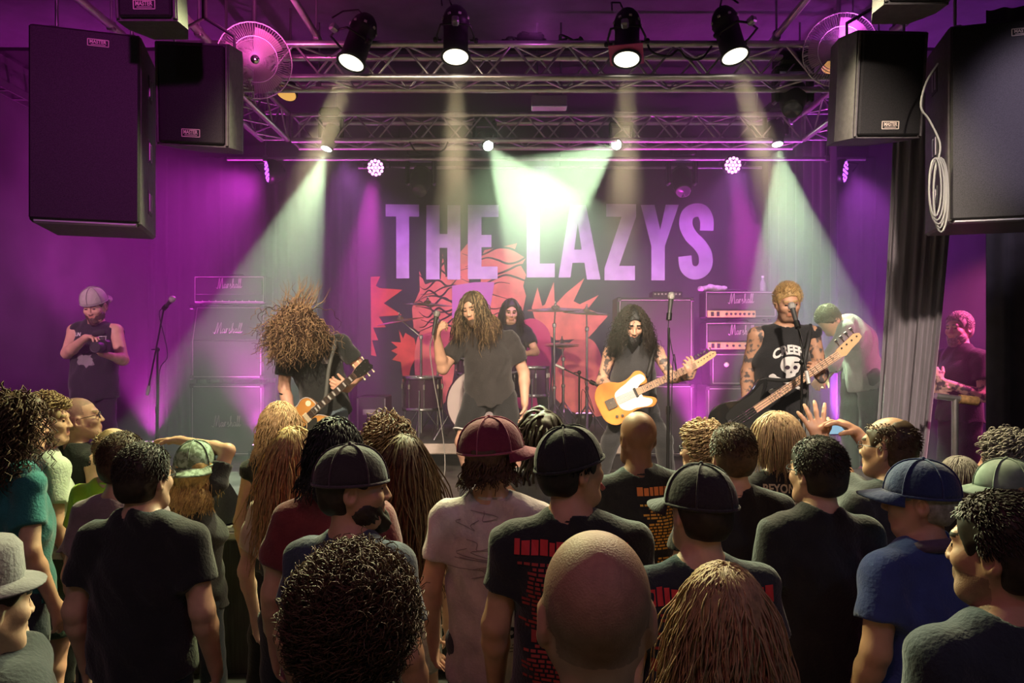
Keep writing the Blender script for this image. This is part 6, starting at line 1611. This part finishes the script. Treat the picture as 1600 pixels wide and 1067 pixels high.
for s in (-1, 1):
    a_, c_ = (-.12 * s, -.06), (.12 * s, -.17); dx, dy = c_[0] - a_[0], c_[1] - a_[1]; l = math.hypot(dx, dy); nx, ny = -dy / l * .011, dx / l * .011
    decal(bp, 'bone_print', [(a_[0] + nx, a_[1] + ny), (a_[0] - nx, a_[1] - ny), (c_[0] - nx, c_[1] - ny), (c_[0] + nx, c_[1] + ny)], [(0, 1, 2, 3)], so_, X_, Z_, PRINTW, mx=.03)
    for e_ in (a_, c_):
        cc = [(e_[0] + .020 * math.cos(a) * (1 + .3 * math.cos(2 * a)), e_[1] + .020 * math.sin(a)) for a in np.linspace(0, 6.28, 13)[:-1]]
        decal(bp, 'bone_end', cc, [tuple(range(12))], so_, X_, Z_, PRINTW)
bs, w3, ex, ey, n = guitar('bass', 'bass guitar with pale maple neck and dark body held by the bass player', P(1160, 652, Y0 - .36), P(1330, 540, Y0 - .46), (.0, -1, .10))
strap(bs, [bs.location + w3(.27, .14, -.01), P(1245, 590, Y0 - .26), P(1262, 540, Y0 - .21), P(1266, 508, Y0 - .06)], mat('black_strap', (.02, .02, .02), .6))

# ---- stage hand behind the bass player
Y0 = 6.5; loc = (P(1345, 0, Y0).x, Y0, STG); yw = PI * .62; L = local(loc, yw)
person('stage hand in pale grey shirt with dark strap bending behind the bass player', loc, yw, 1.78, 1.1,
    J=dict(hip=L(1348, 590, Y0), chest=L(1342, 535, Y0), neck=L(1322, 500, Y0 - .06), head=L(1294, 500, Y0 - .12), shR=L(1322, 515, Y0 - .2), shL=L(1336, 508, Y0 + .14), elR=L(1300, 560, Y0 - .24), elL=L(1316, 556, Y0 + .18), wrR=L(1282, 590, Y0 - .12), wrL=L(1290, 590, Y0 + .1)), head=(.1, -.9, 0), skin='tan', hair='short', hairc='brown',
    shirt=cloth_mat('pale_grey', (.14, .135, .13)), sleeve=1.6, legs=DKJ, seed=20)
st_ = PEOPLE[-1]
MB().path(catmull([tuple(Vector(st_['j']['shL']) + Vector((0, .09, .03))), tuple(Vector(st_['j']['chest']) + Vector((0.02, -.15, 0.1))), tuple(Vector(st_['j']['hip']) + Vector((.1, -.13, .05)))], 6, False), .02, n=6).build('shoulder_strap', M_rubber, st_['root'])
# ---- drummer
Y0 = 8.15; loc = (P(798, 0, Y0).x, Y0, RZ + .007); L = local(loc, PI)
person('drummer with long dark hair half hidden behind the singer', loc, PI, 1.72, 1.0,
    J=dict(hip=(0, 0, .64), chest=(0, .05, .95), neck=(0, .08, 1.16), head=(0, .12, 1.31), shR=(.18, .08, 1.08), shL=(-.18, .08, 1.08), elR=(.27, .22, .86), elL=(-.27, .22, .86), wrR=(.16, .44, .84), wrL=(-.16, .44, .84),
           hipR=(.09, .02, .60), hipL=(-.09, .02, .60), knR=(.30, .30, .52), knL=(-.30, .30, .52), anR=(.42, .22, .085), anL=(-.42, .22, .085)), head=(.1, -.3, 0), hair='long', hairc='dark', hair_len=.3, shirt=BLK, legs=DKJ, seed=21, face=True)
# ---- crew member at the right
Y0 = 5.95; loc = (P(1500, 0, Y0).x, Y0, .6); yw = PI * .60; L = local(loc, yw)
person('pink lit crew member with folded tattooed arms standing beside the curtain', loc, yw, 1.74, 1.05, hair='short', hairc='grey', shirt=BLK, legs=DKJ, seed=22, detail=1, beard='full', tattoo=True, skin='pale',
    J=dict(elR=(.26, .05, 1.10), wrR=(.02, .26, 1.12), elL=(-.26, .06, 1.08), wrL=(-.03, .25, 1.20)), head=(.1, -.05, 0),
    hands=dict(R=dict(dir=(-1, .1, .1), n=(0, -1, 0), curl=.5), L=dict(dir=(.4, .2, .9), n=(.6, -.5, 0), curl=.7)))

# ================================================================ the crowd
def C(label, px, top, d, yaw=0.0, pad=.012, **kw):
    h = CAMZ - (top - HZ) * d / FPX - pad
    k = h / 1.75
    kw.setdefault('group', 'audience in front of the stage')
    return person(label, ((px - 800) * d / FPX, d, 0), yaw, h, **kw)
def back_print(r, header, rows, hcol, rcol, w_=.30, y0=-.03, head_h=.045, rng=random.Random(1), split=True, x=0.0, align=True):
    j = r['j']; o = Vector(j['neck'] * .75 + j['chest'] * .25) + Vector((x, 0, y0))
    m1 = mat('shirt_print_' + hcol[0], hcol[1], .7); m2 = mat('shirt_print_' + rcol[0], rcol[1], .75)
    vs, fs = [], []; xx = -w_ / 2
    while xx < w_ / 2 - .01:                                # unreadable headline of heavy blocks
        l = rng.uniform(.016, .03); b = len(vs); hh = head_h * rng.uniform(.8, 1.0); vs += [(xx, 0), (xx + l, 0), (xx + l, hh), (xx, hh)]; fs.append((b, b + 1, b + 2, b + 3)); xx += l + .005
    decal(r, 'shirt_headline', vs, fs, o, (1, 0, 0), (0, 0, 1), m1, mx=.05)
    v, f = dash_lines(rows, w_ * .95, .0085, .0055, rng, .35, align)
    if align: pass
    else: v = [(a - w_ / 2, b) for a, b in v]
    if split: v = [(a, b - (.03 if b < -rows * .014 * .45 else 0)) for a, b in v]
    decal(r, 'shirt_small_print', v, f, o + Vector((0, 0, -.03)), (1, 0, 0), (0, 0, 1), m2)['kind'] = 'stuff'
RED = ('red', (.60, .03, .035)); RED2 = ('dull_red', (.34, .035, .03)); ORG = ('orange', (.75, .22, .05)); YEL = ('amber', (.75, .40, .06)); CRM = ('cream', (.62, .52, .35))

C('person with long curly dark hair in teal shirt at the left edge', 25, 618, 3.3, -.55, build=.95, width=.84, head=(-.5, .05, 0), hair='curly', hair_len=.30, hairc='brown', shirt=cloth_mat('teal', (.03, .17, .17)), legs=JEAN, seed=31, detail=1)
C('person in pale green-white t-shirt with short curly blond hair', 70, 619, 3.9, -.6, build=.95, width=.85, head=(-.75, .05, 0), hair='curly', hair_len=.05, hairc='light', shirt=cloth_mat('pale_mint', (.62, .70, .58)), legs=cloth_mat('green_shorts', (.06, .10, .07)), shorts=.45, seed=32, detail=1, hem=.06)
p3 = C('shaven man with glasses in black sleeveless top looking up', 122, 619, 4.28, -.5, head=(-.65, .22, 0), hair='shaved', hairc='light', shirt=BLK, sleeve=0, legs=DKJ, seed=33, detail=2, glasses=True)
cs, sn = math.cos(.5), math.sin(.5); tx, tn = Vector((cs, sn, 0)), Vector((sn, -cs, 0))
def ring4(r0, r1): return [(0, r0), (r0, 0), (0, -r0), (-r0, 0), (0, r1), (r1, 0), (0, -r1), (-r1, 0)], [(i, (i + 1) % 4, 4 + (i + 1) % 4, 4 + i) for i in range(4)]
ta = Vector(p3['j']['shL'] * .62 + p3['j']['elL'] * .38)
decal(p3, 'shoulder_tattoo', *ring4(.050, .041), ta, tx, (0, 0, 1), M_blk, .002, .02, 'body')
decal(p3, 'shoulder_tattoo', *text_lines(['H'], .034, .01, .02), ta + Vector((0, 0, -.017)), tx, (0, 0, 1), M_blk, .002, None, 'body')
C('balding person in bright yellow-green t-shirt', 176, 668, 3.72, 0.1, build=1.0, width=.85, head=(0, .05, 0), hair='thin', hairc='light', shirt=cloth_mat('lime', (.40, .62, .05)), legs=JEAN, seed=34)
C('person with brown hair in washed pink-grey t-shirt behind the broad man', 190, 677, 3.2, 0, build=1.06, width=.86, hair='short', hairc='brown', shirt=cloth_mat('pink_grey', (.24, .17, .19)), legs=JEAN, seed=35)
C('broad man with short dark hair and plain black t-shirt at left front', 224, 694, 2.75, 0, build=1.13, head=(-.25, 0, 0), hair='short', hairc='dark', hair_n=1800, shirt=BLK, legs=JEAN, seed=36, detail=1, glasses=True)
d = 3.62; loc = ((303 - 800) * d / FPX, d, 0); Lc = local(loc, -.2)
C('person shading their eyes with a raised arm, blond hair and camouflage cap', 303, 692, d, -.2, build=.92, hair='mid', hair_len=.26, hairc='blond', shirt=CHAR, legs=JEAN, seed=37, head=(.35, .1, 0), detail=1,
  J=dict(elR=Lc(356, 704, d + .05), wrR=Lc(283, 688, d + .18), shR=Lc(338, 752, d)), hands=dict(R=dict(dir=(-1, .2, -.05), n=(0, -.3, -1), curl=.08)), cap=dict(m=mat('camouflage', (.10, .13, .09), .85, col2=(.25, .32, .26), vscale=45, contrast=(.45, .55)), brim_yaw=PI))
C('person with shoulder-length hair in black vest left of the blonde', 437, 629, 3.95, -.1, build=.95, width=.88, hair='mid', hair_len=.26, hairc='light', shirt=BLK, sleeve=.12, legs=DKJ, seed=38)
C('person with straight long blond hair in cream top', 458, 669, 3.15, -.25, build=.82, hair='long', hair_len=.40, hairc='blond', shirt=cloth_mat('cream', (.62, .52, .38)), legs=JEAN, seed=39, skin='pale')
C('person with black hair in dark red t-shirt', 522, 654, 2.78, 0.1, build=1.05, width=.9, hair='mid', hair_len=.22, hairc='black', shirt=cloth_mat('dark_red', (.17, .03, .035)), legs=BLK, seed=40, hem=.05)
C('bearded man in backwards dark cap and navy t-shirt seen in profile', 550, 700, 2.36, -.35, build=1.0, head=(-1.05, .02, 0), hair='crop', hairc='dark', shirt=cloth_mat('navy', (.035, .045, .075)), legs=JEAN, seed=41, detail=2, beard='full', skin='tan', cap=dict(m=cloth_mat('dark_cap', (.030, .022, .026)), brim_yaw=PI, brim=False, seam=cloth_mat('dark_seam', (.06, .04, .05))))
C('person with tousled curly brown hair left of the drum riser', 606, 655, 3.75, .1, build=.88, hair='curly', hair_len=.13, hairc='brown', shirt=cloth_mat('rust', (.12, .05, .05)), legs=JEAN, seed=42)
C('person with very long brown hair and frayed pale shorts', 634, 681, 3.2, .05, build=.84, width=.84, hair='long', hair_len=.56, hair_n=1400, hairc='brown', shirt=cloth_mat('umber', (.10, .05, .03)), legs=cloth_mat('frayed_denim', (.50, .47, .42)), shorts=.28, seed=43, hem=-.06)
C('person with large pale-edged curly hair at the bottom front', 550, 876, 1.68, 0, build=.95, pad=.05, hair='bigcurly', hair_len=.07, hair_n=4200, hairc='brown', shirt=BLK, legs=JEAN, seed=44)
p15 = C('man in dark red cap and white printed t-shirt', 768, 658, 2.87, -.1, build=1.0, head=(-.35, .05, 0), hair='mid', hair_len=.16, hairc='brown', shirt=cloth_mat('off_white', (.60, .52, .52)), legs=JEAN, seed=45, hem=.10, beard='full', face=True,
   cap=dict(m=cloth_mat('maroon', (.16, .02, .05)), brim_yaw=-.95, seam=cloth_mat('maroon_seam', (.30, .07, .12)), tilt=.04, size=1.13))
j = p15['j']; o_ = Vector(j['hip']) + Vector((.02, 0, .02))
decal(p15, 'back_print', *text_lines(['OOOO'], .034, .01, .09), o_ + Vector((.05, 0, 0)), (1, 0, 0), (0, 0, 1), M_rubber)
decal(p15, 'back_print', *dash_lines(3, .15, .004, .007, random.Random(3)), o_ + Vector((.06, 0, -.03)), (1, 0, 0), (0, 0, 1), mat('faded_print', (.18, .14, .15), .8))
for q_ in range(7):
    rr = random.Random(q_ + 3); st2 = stroke2([(rr.uniform(-.12, .10) + .04 * math.sin(i * 1.3 + q_), -.06 - q_ * .035 + .02 * math.cos(i * 1.7)) for i in range(5)], .0032, 4)
    vv, ff = [], []
    for s4 in st2: b_ = len(vv); vv += s4; ff.append((b_, b_ + 1, b_ + 2, b_ + 3))
    decal(p15, 'faded_drawing', vv, ff, Vector(j['neck']), (1, 0, 0), (0, 0, 1), mat('faint_print', (.33, .27, .28), .8))
C('person with dreadlocks in grey sleeveless top below the singer hand', 850, 645, 3.75, .1, build=.9, hair='dread', hair_len=.26, hairc='dark', shirt=cloth_mat('grey_tank', (.14, .15, .16)), sleeve=0, legs=JEAN, seed=46)
p17 = C('man sticking out his tongue, backwards black cap, tour shirt with red print', 893, 668, 2.42, -.1, build=1.12, head=(-.95, .05, 0), hair='short', hairc='black', shirt=BLK, legs=DKJ, seed=47, detail=2, skin='tan', cap=dict(m=BLK, brim_yaw=PI, brim=False, lift=-.004, tilt=-.15))
back_print(p17, None, 32, RED, RED2, .36, -.05, .05)
hc, R_, K_ = p17['hc'], p17['R'], p17['K']
MB().path([Vector(hc + R_ @ (vec(0, .085, -.066) * K_)), Vector(hc + R_ @ (vec(0, .108, -.072) * K_)), Vector(hc + R_ @ (vec(0, .120, -.085) * K_))], .011, n=8, r1=.009).build('tongue', mat('tongue', (.35, .06, .07), .35), p17['root'])
p18 = C('bald man with dark skin in black tour shirt with amber print', 997, 645, 3.45, .15, build=1.08, head=(.15, 0, 0), hair='bald', hairc='black', skin='brown', shirt=BLK, legs=DKJ, seed=48, pad=0)
back_print(p18, None, 34, ORG, YEL, .28, -.04, .04, random.Random(6), True, .10, False)
C('man with closely cropped round head at the bottom centre', 932, 838, 1.10, 0, build=1.0, hair='shaved', hairc='grey', skin='tan', shirt=BLK, legs=JEAN, seed=49, detail=2, face=False, pad=0)
p20 = C('man in black baseball cap and black shirt with red print', 1094, 732, 2.2, .05, build=1.05, head=(.25, -.05, 0), hair='crop', hairc='dark', shirt=cloth_mat('blue_black', (.022, .026, .034)), legs=DKJ, seed=50, detail=1, face=False, cap=dict(m=cloth_mat('black_cap', (.022, .018, .022)), brim_yaw=.30, tilt=.05))
back_print(p20, None, 22, RED, RED2, .36, -.05, .05, random.Random(9))
C('person with long blond hair at the bottom right of centre', 1132, 888, 1.6, 0, build=.85, hair='long', hair_len=.34, hair_n=4200, hairc='light', shirt=cloth_mat('plum', (.06, .03, .04)), legs=JEAN, seed=51)
C('man with short brown hair and plain black t-shirt in the middle', 1146, 663, 3.1, .05, build=1.1, hair='short', hairc='brown', shirt=BLK, legs=DKJ, seed=52)
C('person with curly fair hair and glasses glimpsed behind the middle man', 1098, 664, 3.8, .3, build=.9, head=(.7, 0, 0), hair='curly', hair_len=.06, hairc='light', shirt=CHAR, legs=JEAN, seed=53, detail=1, glasses=True)
p23 = C('person with chin-length fair hair in black shirt with cream lettering', 1214, 645, 3.55, .15, build=1.0, head=(.5, 0, 0), hair='bob', hair_len=.18, hairc='light', shirt=BLK, legs=JEAN, seed=54, detail=1)
o_ = Vector(p23['j']['neck'] * .6 + p23['j']['chest'] * .4)
decal(p23, 'shirt_lettering', *text_lines(['BEYOND THE'], .040, .01, .03, .8), o_ + Vector((.03, 0, 0)), (1, 0, 0), (0, 0, 1), mat('shirt_print_cream', CRM[1], .7))
decal(p23, 'shirt_small_print', *dash_lines(16, .30, .008, .008, random.Random(2)), o_ + Vector((.05, 0, -.05)), (1, 0, 0), (0, 0, 1), mat('shirt_print_cream', CRM[1], .7))['kind'] = 'stuff'
C('man with short dark hair and glasses in black t-shirt before the phone', 1279, 684, 2.75, .08, build=1.08, head=(.3, 0, 0), hair='short', hairc='dark', hair_n=1600, shirt=BLK, legs=DKJ, seed=55, glasses=True, detail=1)
d = 3.05; loc = ((1392 - 800) * d / FPX, d, 0); Lc = local(loc, .25)
C('balding man with glasses raising both arms to film with a phone', 1392, 650, d, .25, build=1.05, head=(.45, .05, 0), hair='thin', hairc='brown', skin='tan', shirt=CHAR, legs=JEAN, seed=56, detail=1, glasses=True,
  J=dict(elR=Lc(1388, 735, d + .28), wrR=Lc(1338, 676, d + .42), elL=Lc(1318, 742, d + .25), wrL=Lc(1280, 690, d + .42)),
  hands=dict(R=dict(dir=(-.8, .1, .55), n=(-.3, .3, -.9), curl=[.25, .35, .5, .6], k=1.1), L=dict(dir=(-.1, .2, 1), n=(.3, 1, 0), curl=.10, spread=.3, k=1.1)))
pc = P(1302, 668, d + .45); t = thing('mobile_phone', 'phone with lit screen held sideways in the raised hands', 'phone', pc, (0, 0, .15))
MB().box((0, 0, 0), (.14, .009, .07), bev=.003).build('phone_case', M_rubber, t); MB().box((0, -.006, 0), (.128, .002, .06)).build('screen', mat('phone_screen', (.3, .5, .6), .2, emit=(.35, .6, .8), estr=.8), t)
C('man in navy baseball cap and blue t-shirt seen in profile', 1440, 724, 2.5, .35, build=1.2, head=(.75, -.02, 0), hair='crop', hairc='grey', skin='tan', shirt=cloth_mat('blue', (.035, .055, .20)), legs=JEAN, seed=57, detail=2, cap=dict(m=cloth_mat('navy_cap', (.018, .03, .10)), brim_yaw=.0, seam=cloth_mat('navy_seam', (.03, .045, .13)), tilt=.06, peak=.085))
MB().path([Vector(PEOPLE[-1]['j']['neck']) + Vector((.075 * math.cos(q), .07 * math.sin(q) - .01, -.004 - .02 * math.sin(q))) for q in np.linspace(0, 6.28, 25)[:-1]], .022, n=8, closed=True).build('hood_collar', cloth_mat('blue_collar', (.09, .06, .10)), PEOPLE[-1]['root'])
C('man with dark curly hair and stubble at the right front corner', 1572, 772, 1.65, .15, build=1.12, head=(.5, 0, 0), hair='short', hair_n=2800, hairc='dark', skin='tan', shirt=cloth_mat('deep_navy', (.018, .024, .035)), legs=JEAN, seed=58, detail=2, beard='stubble')
C('person with grey-blond bob right of the navy cap', 1500, 717, 3.9, .2, build=.85, hair='bob', hair_len=.16, hairc='grey', shirt=CHAR, legs=JEAN, seed=59)
C('person with grey-green curly hair at the right edge', 1574, 680, 3.5, .3, build=.9, hair='curly', hair_len=.08, hairc='grey', shirt=CHAR, legs=JEAN, seed=60, head=(.4, 0, 0), detail=1)
C('person in olive cap with brim turned left at the right edge', 1572, 722, 2.95, .3, build=.95, head=(.7, 0, 0), hair='mid', hair_len=.2, hairc='blond', shirt=CHAR, legs=JEAN, seed=61, detail=1, cap=dict(m=mat('olive_cap', (.12, .16, .12), .85, col2=(.28, .34, .28), vscale=14), brim_yaw=.15))
d = 1.75; loc = ((-32 - 800) * d / FPX, d, 0); Lc = local(loc, -.3)
p31 = C('person in grey brimmed hat at the bottom left, hand raised to the chin', -32, 872, d, -.3, build=1.0, head=(-.3, -.05, 0), hair='crop', hairc='dark', shirt=cloth_mat('dark_blue_black', (.02, .022, .03)), legs=JEAN, seed=62, detail=1,
  J=dict(elR=Lc(35, 1050, d + .05), wrR=Lc(22, 965, d + .14)), hands=dict(R=dict(dir=(-.5, .3, .6), n=(-.3, -.8, .2), curl=.6, thumb=.0, td=(.25, .1, 1))), sleeve=1.5)
m = MB(); hh = Vector(p31['hc'] + vec(0, -.01, .055)); hatm = cloth_mat('grey_felt', (.22, .20, .21))
m.lathe([(.088, -.005), (.092, .02), (.086, .085), (.070, .105), (.02, .10)], hh, (0, 0, 1), 28); h_ = m.build('hat', hatm, p31['root'])
m = MB(); m.lathe([(.085, .0), (.135, -.012), (.137, -.006), (.088, .008)], hh, (0, 0, 1), 28, False); m.build('hat_brim', hatm, h_)
